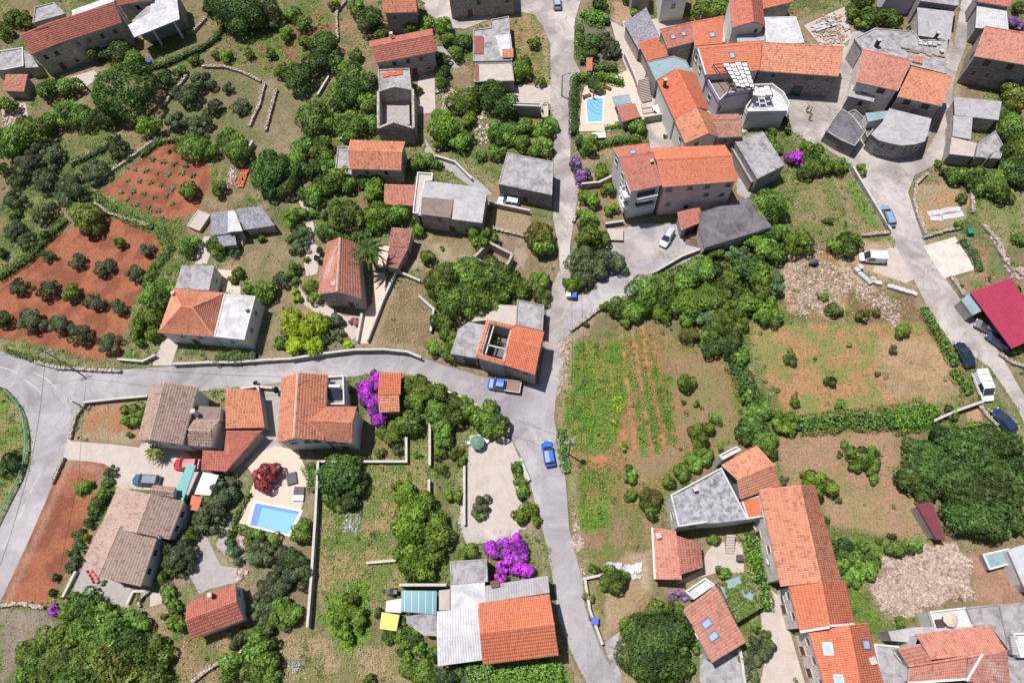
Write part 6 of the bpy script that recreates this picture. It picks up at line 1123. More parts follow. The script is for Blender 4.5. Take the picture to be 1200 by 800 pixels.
# ------------------------------------------------------------------ trees and shrubs: tile, [x, y, r, kind]
TREES = {
 'A': '520 380 115 d,450 490 55 d,400 225 42 f,500 215 55 d,570 250 48 g,200 380 52 g,290 370 48 g,860 332 50 o,805 400 55 o,760 385 35 o,915 455 42 o,850 520 50 o,745 505 50 o,1020 450 38 o,970 370 30 o,640 540 52 l,700 330 42 d,760 300 30 g,900 30 40 d,1000 40 100 d,1070 20 90 d,930 -10 60 d,20 440 45 l,50 70 42 g,100 80 38 l,20 130 36 g,275 480 55 g,345 495 58 g,215 520 48 g,125 560 70 g,55 600 70 g,40 640 45 d,10 720 30 d,205 655 55 o,110 700 58 o,190 760 58 o,285 780 50 o,395 722 58 o,510 632 46 o,460 600 24 l,150 640 45 o,70 765 36 d,980 590 55 g,1015 645 58 g,815 620 60 g,900 645 34 l,1150 745 85 d,720 645 10 b,1060 230 26 g,1040 130 20 l,970 240 30 l,915 232 24 g,830 255 28 g,1150 100 40 o,1150 230 30 g',
 'E': '60 115 45 o,190 182 52 o,290 98 62 o,60 250 42 o,120 295 42 o,60 185 26 g,195 268 28 g,10 350 28 d,365 190 62 f,380 240 48 f,320 170 40 g,205 358 34 o,330 382 38 o,440 412 42 o,560 435 42 o,600 440 26 l,510 312 30 g,620 335 34 o,78 490 40 o,195 510 42 o,300 525 42 g,405 550 45 o,510 575 40 o,10 640 42 d,110 640 62 o,240 660 52 o,340 700 50 o,455 735 50 o,800 90 45 g,935 80 36 l,800 320 48 g,920 322 44 g,655 412 18 g,630 458 22 g,680 500 55 g,640 545 52 g,625 640 62 l,650 690 45 g,585 700 34 l,700 560 36 g,1115 287 18 l,1000 350 22 b,1020 430 30 l,990 465 24 l,1050 500 24 l,1120 512 48 g,600 730 26 g,1000 650 0.1 g',
 'B': '480 85 62 d,430 22 40 g,525 145 36 d,290 190 60 d,250 260 58 d,180 330 68 d,330 255 48 d,110 300 38 l,245 492 80 g,420 230 34 g,400 310 62 g,400 385 68 d,470 350 55 d,355 385 55 g,470 440 55 g,400 530 74 g,480 520 46 g,330 505 38 g,350 440 40 d,660 112 36 l,720 100 44 g,800 110 46 g,820 165 38 g,880 172 42 d,850 225 34 g,800 255 36 d,800 310 36 d,795 355 34 d,1130 290 46 l,1120 330 30 g,1020 325 42 d,1000 400 72 d,1060 460 56 d,940 400 44 g,880 430 60 l,905 505 40 l,800 540 72 l,870 600 54 g,780 610 36 g,1040 560 52 g,1110 560 44 g,1030 650 40 l,960 660 30 g,690 700 46 g,735 680 36 g,780 700 26 g,200 620 52 g,280 620 52 g,160 690 52 g,230 725 52 d,300 690 44 g,60 720 85 d,140 740 56 d,350 760 52 g,265 775 34 b,510 770 44 l,690 378 22 l,130 140 36 l,200 95 44 g,210 175 34 l,150 60 36 g,330 20 26 l,130 670 24 o,1140 540 30 g,1150 630 34 l',
 'F': '165 190 48 l,240 100 52 g,290 60 46 g,350 30 52 g,400 62 42 g,470 40 44 g,500 88 54 l,380 190 70 g,340 150 34 l,520 190 62 l,612 190 56 g,290 252 42 g,280 190 26 o,190 262 42 o,190 312 36 o,155 348 18 g,170 410 34 g,215 380 17 l,110 462 42 b,165 470 20 g,165 512 20 Y,172 545 24 Y,275 345 22 c,265 380 20 c,25 288 18 l,40 510 56 g,235 490 42 g,255 540 36 g,735 372 38 g,960 290 56 l,695 250 36 g,790 330 12 g,800 470 80 g,900 435 80 g,1000 445 82 g,1075 480 56 g,850 560 74 g,950 560 76 g,1030 525 56 g,760 500 42 g,800 640 54 g,820 720 52 l,762 750 44 l,830 780 44 g,1130 510 36 g,880 500 70 g,150 640 55 Y,245 650 56 Y,165 740 55 Y,245 740 52 Y,205 690 60 Y,388 738 26 Y,415 640 26 r,330 640 44 o,350 692 34 o,95 735 34 g,300 720 22 d,120 60 60 d,240 180 26 g,150 290 24 g,1040 720 14 g,690 100 0.1 g,160 440 26 g,620 410 18 o',
 'C': '370 15 36 d,330 170 48 d,395 150 34 o,420 195 44 o,442 222 34 o,330 222 38 d,520 60 28 g,880 30 54 g,820 25 54 g,762 62 28 l,900 -20 50 g,350 352 36 d,366 372 28 l,535 540 48 g,290 605 36 d,335 620 44 l,270 690 34 P,300 742 42 P,290 780 26 P,380 735 38 l,300 650 20 g,50 300 40 l,120 348 28 g,20 330 30 l,10 480 26 g,60 540 44 g,30 600 40 g,120 560 52 g,132 620 54 g,160 530 40 g,80 650 30 g,1110 560 22 g,655 580 12 g,490 -10 30 g,90 180 30 l,60 260 26 l',
 'D': '430 55 40 l,470 15 50 d,525 70 54 g,600 80 52 g,480 95 34 l,1125 90 34 P,1150 110 24 P,1130 395 60 f,1120 450 46 f,1105 515 52 g,1140 580 60 g,1130 660 66 g,1080 555 36 g,1140 740 64 d,195 672 44 p,230 690 26 p,270 650 58 g,255 710 50 g,230 620 32 g,350 712 44 l,390 702 34 l,880 750 48 g,830 730 30 o,975 762 60 g,1140 30 34 l,800 700 24 g,1060 760 46 g,690 130 26 g,620 120 30 g',
 'G': '120 280 70 f,130 320 62 g,125 470 50 g,40 500 52 g,130 530 42 g,335 120 44 l,412 85 32 l,320 200 44 g,330 270 64 g,380 290 44 g,300 380 70 o,350 400 62 o,400 380 64 o,440 390 50 o,260 480 42 l,300 470 52 o,430 165 34 l,295 185 26 l,560 520 72 g,460 580 52 g,520 600 52 g,640 510 72 g,720 470 64 g,800 420 72 g,880 420 52 d,870 345 44 l,960 350 52 b,1040 400 52 d,1060 320 62 l,1120 345 56 g,1080 262 52 d,1090 150 82 g,1150 260 44 g,1000 420 62 d,1060 445 62 l,1120 470 60 b,940 465 52 l,900 500 52 g,760 560 72 l,690 560 60 g,840 540 70 g,920 560 52 l,1000 560 60 g,1080 580 60 l,1110 620 52 g,640 600 44 l,740 640 44 g,830 620 52 b,900 640 52 l,940 700 50 d,850 680 42 g,755 700 44 f,900 745 42 d,960 640 52 l,315 652 17 g,1060 520 50 g,600 570 50 g,990 780 30 g,480 640 34 g,230 470 20 g,400 590 30 l',
 'K': '845 30 50 d,920 20 52 d,960 70 40 g,1000 225 38 g,740 175 44 g,728 255 16 g,785 262 18 g,865 326 32 g,805 390 56 l,1040 370 68 d,1000 400 52 d,1085 430 60 g,1150 340 44 l,820 490 48 g,780 520 46 g,720 560 48 g,665 590 38 g,510 562 38 g,505 655 30 g,600 670 52 f,600 725 44 g,475 447 22 l,20 545 28 g,45 600 30 g,30 750 36 l,85 720 34 l,90 765 30 l,740 610 20 g,900 470 22 g',
 'H': '410 312 60 g,360 320 38 g,200 310 58 l,450 300 38 g,310 537 24 g,355 590 40 g,610 760 26 o,170 782 26 g,420 742 14 g,470 -5 30 l,900 120 30 g,1040 75 56 g,980 25 50 g,1100 100 36 g,1145 25 50 d,1150 290 36 g,880 25 30 g,650 680 40 g,640 640 0.1 g,480 620 34 f,540 600 26 f,1020 460 12 b,900 485 12 b,880 225 24 g,1120 400 20 l,1130 500 34 g,1150 560 30 g,1130 765 30 l,330 210 22 f',
 'L': '170 75 32 d,335 168 33 d,185 255 28 g,380 268 28 g,115 208 14 g,540 135 16 g,275 68 12 g,150 350 54 l,55 440 54 g,60 290 44 g,20 300 44 g,450 480 44 g,500 500 50 g,525 470 34 g,440 530 38 g,520 540 38 g,525 585 26 g,375 478 18 g,400 440 24 g,290 612 72 l,250 580 34 l,145 590 24 b,325 757 20 g,730 480 82 f,820 390 72 g,900 440 92 d,1000 430 82 d,1090 440 72 d,1130 510 62 d,700 590 74 g,780 560 82 g,880 560 92 f,1000 520 84 d,1100 560 74 d,900 660 92 d,1000 640 92 d,1100 650 74 d,1000 740 100 g,900 750 82 d,1120 740 72 l,740 650 54 d,840 480 70 g,860 300 34 g,760 285 30 g,1110 360 0.1 g,950 360 40 g',
 'Q': '950 115 74 d,1050 140 54 g,860 80 62 g,400 230 54 d,440 275 52 g,380 300 44 g,440 345 52 g,505 310 54 g,550 192 22 g,475 220 34 g,620 230 46 g,690 216 38 g,600 172 20 g,370 20 18 g,640 545 30 g,580 600 20 g,1120 110 50 l,1150 150 30 l,320 100 18 g,195 790 14 l',
 'O': '430 365 62 g,395 375 36 g,470 350 34 g,325 440 27 l,620 620 150 d,520 560 74 g,720 560 70 g,560 720 84 g,700 700 74 g,620 500 72 g,780 640 34 g,690 430 34 P,740 430 26 P,700 470 34 g,1060 640 58 o,1030 710 50 o,1020 765 42 o,1080 470 32 g,900 330 34 g,860 190 30 g,1040 560 30 g,1090 600 30 l,880 330 24 l,350 320 26 g,380 490 10 w,680 780 60 l,160 145 0.1 g',
 'N': '190 160 54 g,75 190 34 g,10 165 26 g,30 240 48 o,110 285 62 o,170 330 66 o,90 370 52 o,150 280 54 d,60 420 46 o,110 520 62 g,160 510 56 g,100 470 44 g,0 500 40 o,0 650 74 g,30 720 68 g,60 770 52 g,680 110 92 l,750 160 74 l,640 150 60 l,700 60 46 g,690 280 80 l,740 270 60 l,620 240 36 g,900 245 46 l,950 60 42 o,1130 85 30 l,1150 50 30 g,1020 230 46 p,1080 270 60 p,1050 320 44 p,1120 230 46 p,1140 300 56 p,1090 190 40 p,405 455 44 l,430 515 50 l,375 500 34 l,350 540 34 g,400 580 44 l,360 590 26 l,450 570 24 g,650 610 54 g,700 650 44 g,770 680 44 g,570 600 34 d,650 730 54 g,720 760 54 g,810 770 54 b,490 790 34 g,620 590 44 g,610 530 22 l,520 500 24 g,640 680 40 g,860 750 30 g',
 'J': '360 560 90 d,330 610 68 d,420 590 68 d,390 660 52 d,300 560 44 g,400 520 44 g,340 680 44 g,580 400 46 l,530 385 26 l,645 340 68 g,605 462 26 o,525 470 28 l,660 190 44 l,700 205 52 l,760 220 52 l,680 250 44 g,770 290 62 g,830 320 62 g,800 380 52 g,850 260 42 g,900 300 52 g,900 250 34 l,970 315 66 g,1020 360 66 g,950 340 46 g,800 420 42 g,880 500 28 g,840 650 40 l,635 640 52 l,600 620 30 l,710 690 52 l,660 745 60 l,780 765 50 l,950 690 44 o,960 740 30 g,1110 540 28 g,1130 640 32 g,1130 745 34 l,480 200 50 p,500 150 36 p,450 190 30 p,490 260 52 p,520 310 44 p,530 345 24 p,460 240 34 p,400 212 22 l,45 570 62 m,30 610 40 m,70 545 36 m,780 480 30 g,790 540 34 g,860 470 26 f,850 480 30 f,690 480 20 g,0 180 14 c,90 210 20 c',
 'I': '570 315 52 l,530 290 20 l,550 400 17 g,380 615 24 l,345 630 26 g,470 550 30 o,460 600 24 g,440 650 34 g,400 690 26 g,385 725 24 g,940 640 62 o,890 700 58 o,960 590 30 o,860 750 46 o,930 730 34 o,40 520 44 d,100 480 0.1 d,950 580 20 c,60 480 24 l,1000 620 26 o',
 'M': '900 90 66 o,850 120 40 o,760 255 72 o,790 300 44 o,730 290 40 o,800 170 36 l,770 185 34 l,720 320 36 g,690 350 30 g,715 420 42 g,740 470 34 g,750 540 44 l,760 500 30 l,700 515 18 g,600 435 20 l,1100 240 56 o,990 225 42 b,1010 270 30 b,980 160 24 g,1060 190 24 l,350 470 62 d,290 490 48 g,400 460 42 g,320 440 34 g,400 560 84 g,300 600 76 g,200 620 68 g,110 665 58 g,480 600 84 g,560 640 84 d,600 560 52 g,640 670 76 g,500 700 92 f,380 700 90 g,250 700 82 g,140 740 66 g,640 770 70 g,540 780 74 f,420 790 74 d,290 790 74 g,190 800 60 g,560 520 44 g,490 520 44 g,690 720 42 g,230 490 30 p,360 182 23 w,340 222 28 b,310 290 30 b,320 165 22 d,240 350 22 d,225 415 22 d,258 430 14 w,380 118 26 d,340 270 22 b,295 245 18 g,1000 620 44 o,1040 600 30 o,1100 600 50 l,1060 650 42 l,980 720 60 g,1080 720 60 g,1140 420 56 o,1130 500 50 o,1140 560 44 o,1150 370 44 o,430 30 30 d,400 60 24 g,460 480 30 b,1150 640 40 g,1150 720 50 g,440 300 12 l,440 370 12 l,600 440 14 g',
}
for t, s in TREES.items():
    for e in s.split(','):
        a = e.split()
        if t == 'L' and float(a[0]) > 690 and float(a[1]) > 370 and float(a[2]) > 50 and a[3] in 'gfl': a[3] = 'd'
        if float(a[2]) < 1: continue
        plant(t, float(a[0]), float(a[1]), float(a[2]), a[3])
plant('', 584, 402, 5, 'g', 1.9)
# rosette plants of the first red field
def rosette_mesh():
    if 'ros' in CROWNS: return CROWNS['ros']
    V, F, R = [], [], []
    for i in range(26):
        a = random.uniform(0, 6.28); l = random.uniform(.3, .6); z = random.uniform(.1, .35); c, s = math.cos(a), math.sin(a); w = .07; k = len(V)
        V += [(c*.05+s*w, s*.05-c*w, .1), (c*.05-s*w, s*.05+c*w, .1), (c*l-s*w*.4, s*l+c*w*.4, z), (c*l+s*w*.4, s*l-c*w*.4, z)]; F.append((k, k+1, k+2, k+3)); R.append(random.random())
    CROWNS['ros'] = np_mesh('leaves', V, F, R, M['leaf_b']); return CROWNS['ros']
for i, (t, x, y) in enumerate([('A', 722, 645), ('A', 650, 678), ('A', 697, 690), ('A', 742, 697), ('A', 575, 722), ('A', 620, 727), ('A', 668, 738), ('A', 718, 742), ('A', 775, 737), ('A', 543, 768), ('A', 595, 772), ('A', 641, 779), ('A', 686, 790), ('E', 567, 88), ('E', 614, 98), ('E', 658, 112), ('E', 710, 105), ('E', 515, 92), ('E', 540, 122), ('E', 583, 143), ('E', 630, 155), ('E', 675, 170), ('E', 735, 78), ('A', 792, 705), ('A', 820, 748), ('E', 735, 140), ('E', 690, 200)]):
    p = W(t, x, y, .1); p.z = 0; o = bpy.data.objects.new('artichoke_plant', rosette_mesh()); o.location = p; o.rotation_euler = (0, 0, i); s = random.uniform(1.1, 1.7); o.scale = (s, s, s)
    put(o, 'artichoke_plant'); q = px(t, x, y); PLANTS.append((o, q[0], q[1], .5, 'R', 'artichoke_plant'))
# palms
def palm(label, t, x, y, R, h, leaf='leaf_o'):
    p = W(t, x, y, h); root = thing('palm_tree', (p.x, p.y, 0), label, 'palm'); tr = MB(); tr.tube((0, 0, -.1), (0, 0, h-.1), .24, .2, 10); tr.build('trunk', M['bark'], root)
    V, F, Rr = [], [], []
    for i in range(26):
        tier = i % 2; a = i*2*math.pi/26*1.0+random.uniform(-.06, .06); up = (.75 if tier else .25)+random.uniform(-.1, .1); c, s = math.cos(a), math.sin(a); n = 9; Rf = R*(random.uniform(.72, .85) if tier else random.uniform(.95, 1.08)); sh = random.random()
        for j in range(n):
            t0, t1 = j/n, (j+1)/n
            for sd in (-1, 1):
                def P_(tt, o):
                    w = R*.085*math.sin(min(1, tt*1.1+.1)*2.8)*o; return (c*Rf*tt-s*sd*w, s*Rf*tt+c*sd*w, h+tier*.25+up*R*.4*math.sin(tt*2.2)-tt*tt*R*.42-o*w*.7)
                k = len(V); V += [P_(t0, 0), P_(t1, 0), P_(t1, 1), P_(t0, 1)]; F.append((k, k+1, k+2, k+3)); Rr.append(min(1, sh*.75+.25*random.random()))
    put(bpy.data.objects.new('fronds', np_mesh('fronds', V, F, Rr, M[leaf])), 'fronds', root); return root
palm('tall date palm with spreading fronds between pink gabled house and outbuilding', 'F', 478, 335, 3.4, 6.5, 'leaf_d')
palm('greyish palm crown beside the taupe house at the crossroads', 'I', 655, 470, 1.9, 2.2, 'leaf_f')

# labels of plants, each from its nearest landmark
KW = {'d': 'dark green', 'g': 'mid green', 'l': 'light green', 'o': 'silvery olive green', 'b': 'bluish green', 'f': 'brownish olive green', 'c': 'dark slender', 'p': 'bright purple flowering', 'P': 'dull lilac flowering', 'm': 'maroon leaved', 'r': 'rose flowering', 'Y': 'bright lime', 'w': 'yellow flowering', 'R': 'small grey green'}
LAND += [(180, 215, 'upper red field'), (85, 340, 'lower red field'), (320, 607, 'lower left pool'), (697, 129, 'upper pool'), (700, 470, 'vegetable field'), (980, 420, 'upper tan field'), (1000, 570, 'lower tan field'), (1085, 690, 'pale rubble heap'), (1023, 301, 'white parked van'),
         (1152, 452, 'white van with roof bars'), (590, 452, 'blue flatbed truck'), (642, 531, 'small blue car'), (15, 520, 'green guard rail'), (35, 670, 'red garden'), (400, 600, 'dry grass slope'), (575, 590, 'concrete parking strip'), (820, 340, 'upper lane'), (70, 170, 'upper left terraces'), (255, 130, 'upper left olive terrace'), (345, 60, 'hillside scrub'), (130, 760, 'lower left wood'), (1120, 560, 'big dark tree clump'), (625, 70, 'dry island by the square'), (450, 380, 'dry triangular garden'), (1100, 240, 'street bend garden'), (540, 180, 'old footpath'), (870, 340, 'central green belt'), (340, 350, 'curving garden path'), (660, 260, 'worn village road'), (940, 250, 'scrub plot'), (1170, 250, 'right hand slope'), (700, 700, 'lower dry plot')]
def dirw(du, dv):
    a = math.degrees(math.atan2(-dv, du)) % 360
    return ['right of', 'above right of', 'above', 'above left of', 'left of', 'below left of', 'below', 'below right of'][int((a+22.5)//45) % 8]
seen = {}
for root, u, v, R, kind, nm in PLANTS:
    ls = min(LAND, key=lambda l: (l[0]-u)**2+(l[1]-v)**2); d = math.hypot(ls[0]-u, ls[1]-v)
    size = 'tiny' if R < .8 else 'small' if R < 1.5 else 'medium' if R < 2.4 else 'large' if R < 4 else 'huge'
    size = '' if nm == 'artichoke_plant' else size+' '
    key = (size, kind, nm, dirw(ls[0]-u, ls[1]-v) if False else dirw(u-ls[0], v-ls[1]), ls[2]); seen.setdefault(key, []).append((d, root, kind, nm))
ORD = ['nearest', 'second nearest', 'third nearest', 'fourth nearest', 'fifth nearest', 'sixth nearest', 'seventh nearest', 'eighth nearest', 'ninth nearest', 'tenth nearest', 'eleventh nearest', 'twelfth nearest', 'farthest', 'outermost']
CATP = {'tree': 'tree', 'shrub': 'shrub', 'olive_tree': 'olive tree', 'bougainvillea': 'bougainvillea', 'cypress_tree': 'cypress', 'artichoke_plant': 'vegetable plant'}
for (size, kind, nm, dw, land), lst in seen.items():
    lst.sort(key=lambda e: e[0])
    for i, (d, root, k, _) in enumerate(lst):
        w = nm.replace('_', ' '); lb = size+KW[kind]+' '+w+' '+dw+' the '+land
        if kind == 'o' and nm == 'olive_tree': lb = size+'silvery olive tree '+dw+' the '+land
        if len(lst) > 1: lb += ', '+ORD[min(i, 13)]+' to it'
        root['label'] = ' '.join(lb.split()[:16]); root['category'] = CATP[nm]
        root['group'] = {'tree': 'trees on the hillside', 'shrub': 'garden and wild shrubs', 'olive_tree': 'olive trees on the red fields and terraces', 'bougainvillea': 'flowering bougainvilleas', 'cypress_tree': 'slender cypresses', 'artichoke_plant': 'leafy plants in rows on the red earth'}[nm]

# ------------------------------------------------------------------ vehicles and people
NAVY = (.015, .03, .09)
car('white compact car parked below the flat grey house', 'F', 1076, 132, 172, 4.1, 1.7, 1.5, (.75, .76, .78), 'estate')
car('silver hatchback parked nose out beneath the apartment house', 'G', 660, 286, 240, 3.9, 1.7, 1.5, (.5, .5, .54), 'estate')
car('light blue estate car parked by the straight wall on the village street', 'H', 580, 190, 112, 4.7, 1.8, 1.5, (.22, .3, .45), 'estate')
car('white panel van facing left on the earth verge', 'H', 518, 370, 176, 4.3, 1.75, 1.8, (.78, .78, .78), 'van', 'parked vans', cat='van')
car('near black sedan at the left kerb of the lower village street', 'L', 912, 55, 117, 4.5, 1.8, 1.45, (.01, .025, .045), 'sedan')
car('white van with two dark roof bars on the lower village street', 'L', 990, 190, 292, 5.0, 1.95, 2.0, (.8, .8, .8), 'van', 'parked vans', cat='van')
car('dark navy car half under the big trees on the village street', 'L', 1078, 338, 128, 4.3, 1.8, 1.5, NAVY, 'hatch')
car('small bright blue car driving on the lower main road', 'K', 155, 477, 100, 4.1, 1.7, 1.48, (.02, .12, .6), 'hatch', 'cars on the road')
car('blue flatbed truck with wooden load bed below the half roofed house', 'J', 1058, 188, 172, 5.4, 1.8, 1.9, (.03, .12, .5), 'pickup', None, cat='truck')
car('dark slate blue estate car in the lower left courtyard', 'I', 622, 590, 177, 4.5, 1.75, 1.5, (.05, .1, .16), 'estate')
car('bright red car nosing under the red tiled annex', 'I', 795, 523, 180, 4.3, 1.75, 1.45, (.62, .01, .03), 'hatch')
car('silver blue car at the top edge of the worn village road', 'C', 192, 8, 95, 4.2, 1.75, 1.5, (.35, .4, .5), 'estate')
car('grey car with its nose showing from the upper end of the magenta carport', 'H', 1008, 668, 155, 3.9, 1.7, 1.45, (.18, .16, .19), 'hatch')
car('dark blue car standing deep under the magenta carport', 'H', 1058, 726, 145, 4.1, 1.75, 1.45, (.03, .06, .12), 'hatch')
person('person in orange and brown clothes standing in the village street group', 'D', 242, 462, -1.2, mat_plain('orange_cloth', alb(225, 140, 80), .8), mat_plain('brown_cloth', alb(120, 90, 70), .8))
person('person in blue shirt standing between two others on the village street', 'D', 257, 470, 3.0, mat_plain('blue_cloth', alb(70, 140, 200), .8), mat_plain('grey_cloth', alb(120, 120, 130), .8))
person('person in bright yellow shirt and dark violet trousers at the front of the group', 'D', 254, 498, 1.4, mat_plain('yellow_cloth', alb(220, 230, 50), .8), mat_plain('violet_cloth', alb(80, 70, 110), .8))

# ------------------------------------------------------------------ pools
def pool(label, t, pts, dark, steps=False):
    P = WP(t, pts, 0); org = sum(P, Vector())/4; org.z = 0; root = thing('swimming_pool', org, label, 'pool')
    rim = MB(); O = [org+(p-org)*(1+.45/(p-org).length) for p in P]
    for i in range(4):
        j = (i+1) % 4; a, b, c, d = O[i], O[j], P[j], P[i]; z = .13
        rim.add([(a.x, a.y, z), (b.x, b.y, z), (c.x, c.y, z), (d.x, d.y, z), (a.x, a.y, 0), (b.x, b.y, 0), (c.x, c.y, 0), (d.x, d.y, 0)], [(0, 1, 2, 3), (4, 5, 1, 0), (3, 2, 6, 7)])
    rim.build('rim', M['frame_white'], root, org)
    b = MB(); z = .06; b.add([(p.x, p.y, z) for p in P], [(0, 1, 2, 3)]); b.build('floor', M['poolfloor'], root, org)
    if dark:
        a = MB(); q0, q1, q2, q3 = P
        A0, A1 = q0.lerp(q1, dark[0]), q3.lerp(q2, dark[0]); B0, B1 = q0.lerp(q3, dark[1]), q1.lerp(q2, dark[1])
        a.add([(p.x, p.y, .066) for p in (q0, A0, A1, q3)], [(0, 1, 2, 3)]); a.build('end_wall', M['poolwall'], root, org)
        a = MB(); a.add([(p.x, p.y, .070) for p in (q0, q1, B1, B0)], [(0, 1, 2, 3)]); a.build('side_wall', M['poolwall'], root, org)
    if steps:
        c = P[1]; ax = (P[0]-P[1]).normalized(); ay = (P[2]-P[1]).normalized()
        for k in range(4):
            r0, r1 = 1.1+k*.75, 1.1+k*.75+.09; a = MB()
            for i in range(10):
                t0, t1 = i/10*math.pi/2, (i+1)/10*math.pi/2; g = lambda r, tt: c+ax*r*math.cos(tt)+ay*r*1.2*math.sin(tt)
                a.add([(p.x, p.y, .075+k*.001) for p in (g(r0, t0), g(r0, t1), g(r1, t1), g(r1, t0))], [(0, 1, 2, 3)])
            a.build('step', M['poolwall'], root, org)
    w, N, L, bs = _new('pool_water_'+str(len(bpy.data.materials))); bs.inputs['Base Color'].default_value = (.35, .7, .95, 1); bs.inputs['Roughness'].default_value = .04; bs.inputs['IOR'].default_value = 1.33; bs.inputs['Alpha'].default_value = .14
    _bump(N, L, _noise(N, L, 2.5, 3), bs, .1, .02)
    s = MB(); s.add([(p.x, p.y, .10) for p in P], [(0, 1, 2, 3)]); s.build('water', w, root, org)
pool('rectangular swimming pool with deep blue left wall on the pink patio at lower left', '', [(300, 589), (352, 599), (338, 626), (293, 615)], (.17, .14))
pool('small bright blue swimming pool with curved corner steps beside the upper hedge', 'C', [(317, 424), (388, 420), (385, 520), (322, 522)], None, True)

# ------------------------------------------------------------------ garden and street furniture
def boxobj(name, label, cat, t, x, y, z, sx, sy, sz, rz, mt, group=None):
    p = W(t, x, y, z+sz/2); mb = MB(); mb.box((0, 0, 0), sx, sy, sz, rz); return mb.build(name, M[mt], None, (0, 0, 0), label=label, cat=cat, group=group), p
def lounger(label, t, x, y, rz, col='frame_dark'):
    p = W(t, x, y, .3); root = thing('sun_lounger', (p.x, p.y, .02), label, 'sun lounger', 'sun loungers', rz)
    mb = MB(); mb.box((.25, 0, .3), 1.35, .7, .1); mb.build('seat', M[col], root); mb = MB(); mb.loft([[(-.42, -.35, .3), (-.42, .35, .3), (-.42, .35, .4), (-.42, -.35, .4)], [(-.95, -.35, .62), (-.95, .35, .62), (-.98, .35, .72), (-.98, -.35, .72)]]); mb.build('backrest', M[col], root)
    for a in (-.5, .8):
        for b in (-.3, .3): mb = MB(); mb.box((a, b, 0), .06, .06, .3); mb.build('leg', M['frame_dark'], root)
lounger('brown lounger left of the upper pool', 'C', 318, 410, .4, 'brown_wood'); lounger('brown lounger under the hedge above the upper pool', 'C', 405, 372, -.6, 'brown_wood')
def parasol(label, t, x, y, R, h, mt, closed=False, rz=0):
    p = W(t, x, y, h); root = thing('parasol', (p.x, p.y, .02), label, 'parasol', None, rz); mb = MB(); mb.tube((0, 0, 0), (0, 0, h+.1), .04, n=8); mb.build('pole', M['grey_steel'], root)
    mb = MB(); mb.tube((0, 0, 0), (0, 0, .12), .32, n=12); mb.build('base', M['concrete'], root); mb = MB(); n = 8
    if closed: mb.tube((0, 0, h-1.7), (0, 0, h), .2, .07, 8)
    else:
        rr = [[(r*math.cos(i*2*math.pi/n+.2), r*math.sin(i*2*math.pi/n+.2), z) for i in range(n)] for r, z in ((R, h-.5), (R*.55, h-.2), (.05, h), (.04, h-.06), (R*.55, h-.26), (R, h-.55))]; mb.loft(rr, False)
    mb.build('canopy', M[mt], root)
parasol('closed pale blue parasol at the upper pool', 'C', 350, 385, 1, 2.3, 'bluegrey', True)
parasol('round cream parasol on the grey corner terrace', 'Q', 860, 528, 1.0, 5.0, 'pinkpave'); parasol('green round parasol at the end of the concrete parking strip', 'J', 942, 425, 1.2, 1.9, 'sage')
def daybed(label, t, x, y, rz, w=1.9, l=1.6, half=False):
    p = W(t, x, y, .35); root = thing('daybed', (p.x, p.y, .02), label, 'daybed', 'patio daybeds', rz); mb = MB(); mb.box((0, 0, .12), l, w, .22); mb.build('frame', M['frame_dark'], root)
    mb = MB(); mb.box((0, 0, .345), l-.1, w-.1, .12); mb.build('cushion', mat_plain('dark_cushion', alb(95, 92, 100), .8), root)
    if half: mb = MB(); mb.box((0, -w/2-.45, .12), l, .85, .3); mb.build('footrest', M['white'], root)
daybed('dark square daybed right of the maroon tree', 'J', 152, 583, .3); daybed('dark daybed with white footrest above the lower left pool', 'J', 184, 636, 0, 1.3, 1.7, True)
def canopy(label, t, pts, h, mt, cat='canopy', name='canopy', ribs=0, posts=True, thick=.06, slats=None):
    P = WP(t, pts, h); org = sum(P, Vector())/len(P); org.z = 0; root = thing(name, org, label, cat)
    if not slats:
        mb = MB(); mb.prism([(p.x, p.y) for p in P], h-thick, h); mb.build('cover', M[mt], root, org)
    for i in range(ribs):
        tt = (i+.5)/ribs; a, b = P[0].lerp(P[1], tt), P[3].lerp(P[2], tt); mb = MB(); mb.bar(a+Vector((0, 0, .05)), b+Vector((0, 0, .05)), .07); mb.build('rib', M['grey_steel'], root, org)
    for i in range(len(P)):
        a, b = P[i], P[(i+1) % len(P)]; mb = MB(); dz = Vector((0, 0, -.1)); mb.bar(a+dz, b+dz, .1); mb.build('beam', M['frame_dark'], root, org)
        if posts: mb = MB(); mb.bar((a.x, a.y, posts if posts is not True else 0), (a.x, a.y, h-.12), .1); mb.build('post', M['frame_dark'], root, org)
    return root, org, P
canopy('narrow teal shade netting between bungalow and annex', 'I', [(800, 520), (834, 528), (778, 682), (734, 666)], 2.6, 'teal'); canopy('white fabric canopy beside the teal netting', 'I', [(866, 556), (932, 570), (895, 655), (828, 650)], 2.4, 'white')
canopy('yellow tarpaulin over a frame beside the teal glass tank', 'N', [(536, 498), (611, 510), (598, 578), (527, 568)], 1.6, 'yellow', 'tarpaulin', 'tarpaulin'); canopy('teal glazed cover over a concrete tank at bottom centre', 'N', [(621, 406), (770, 408), (768, 508), (620, 494)], 2.6, 'tealglass', 'glazed cover', 'glazed_cover', 5)
canopy('white plastic sheet left of the teal glass tank', 'N', [(556, 450), (620, 440), (618, 500), (552, 496)], 1.2, 'white', 'sheet', 'plastic_sheet'); canopy('small orange awning between teal netting and olive trees', 'I', [(818, 655), (862, 664), (842, 722), (806, 714)], 2.2, 'terracotta', 'awning', 'awning')
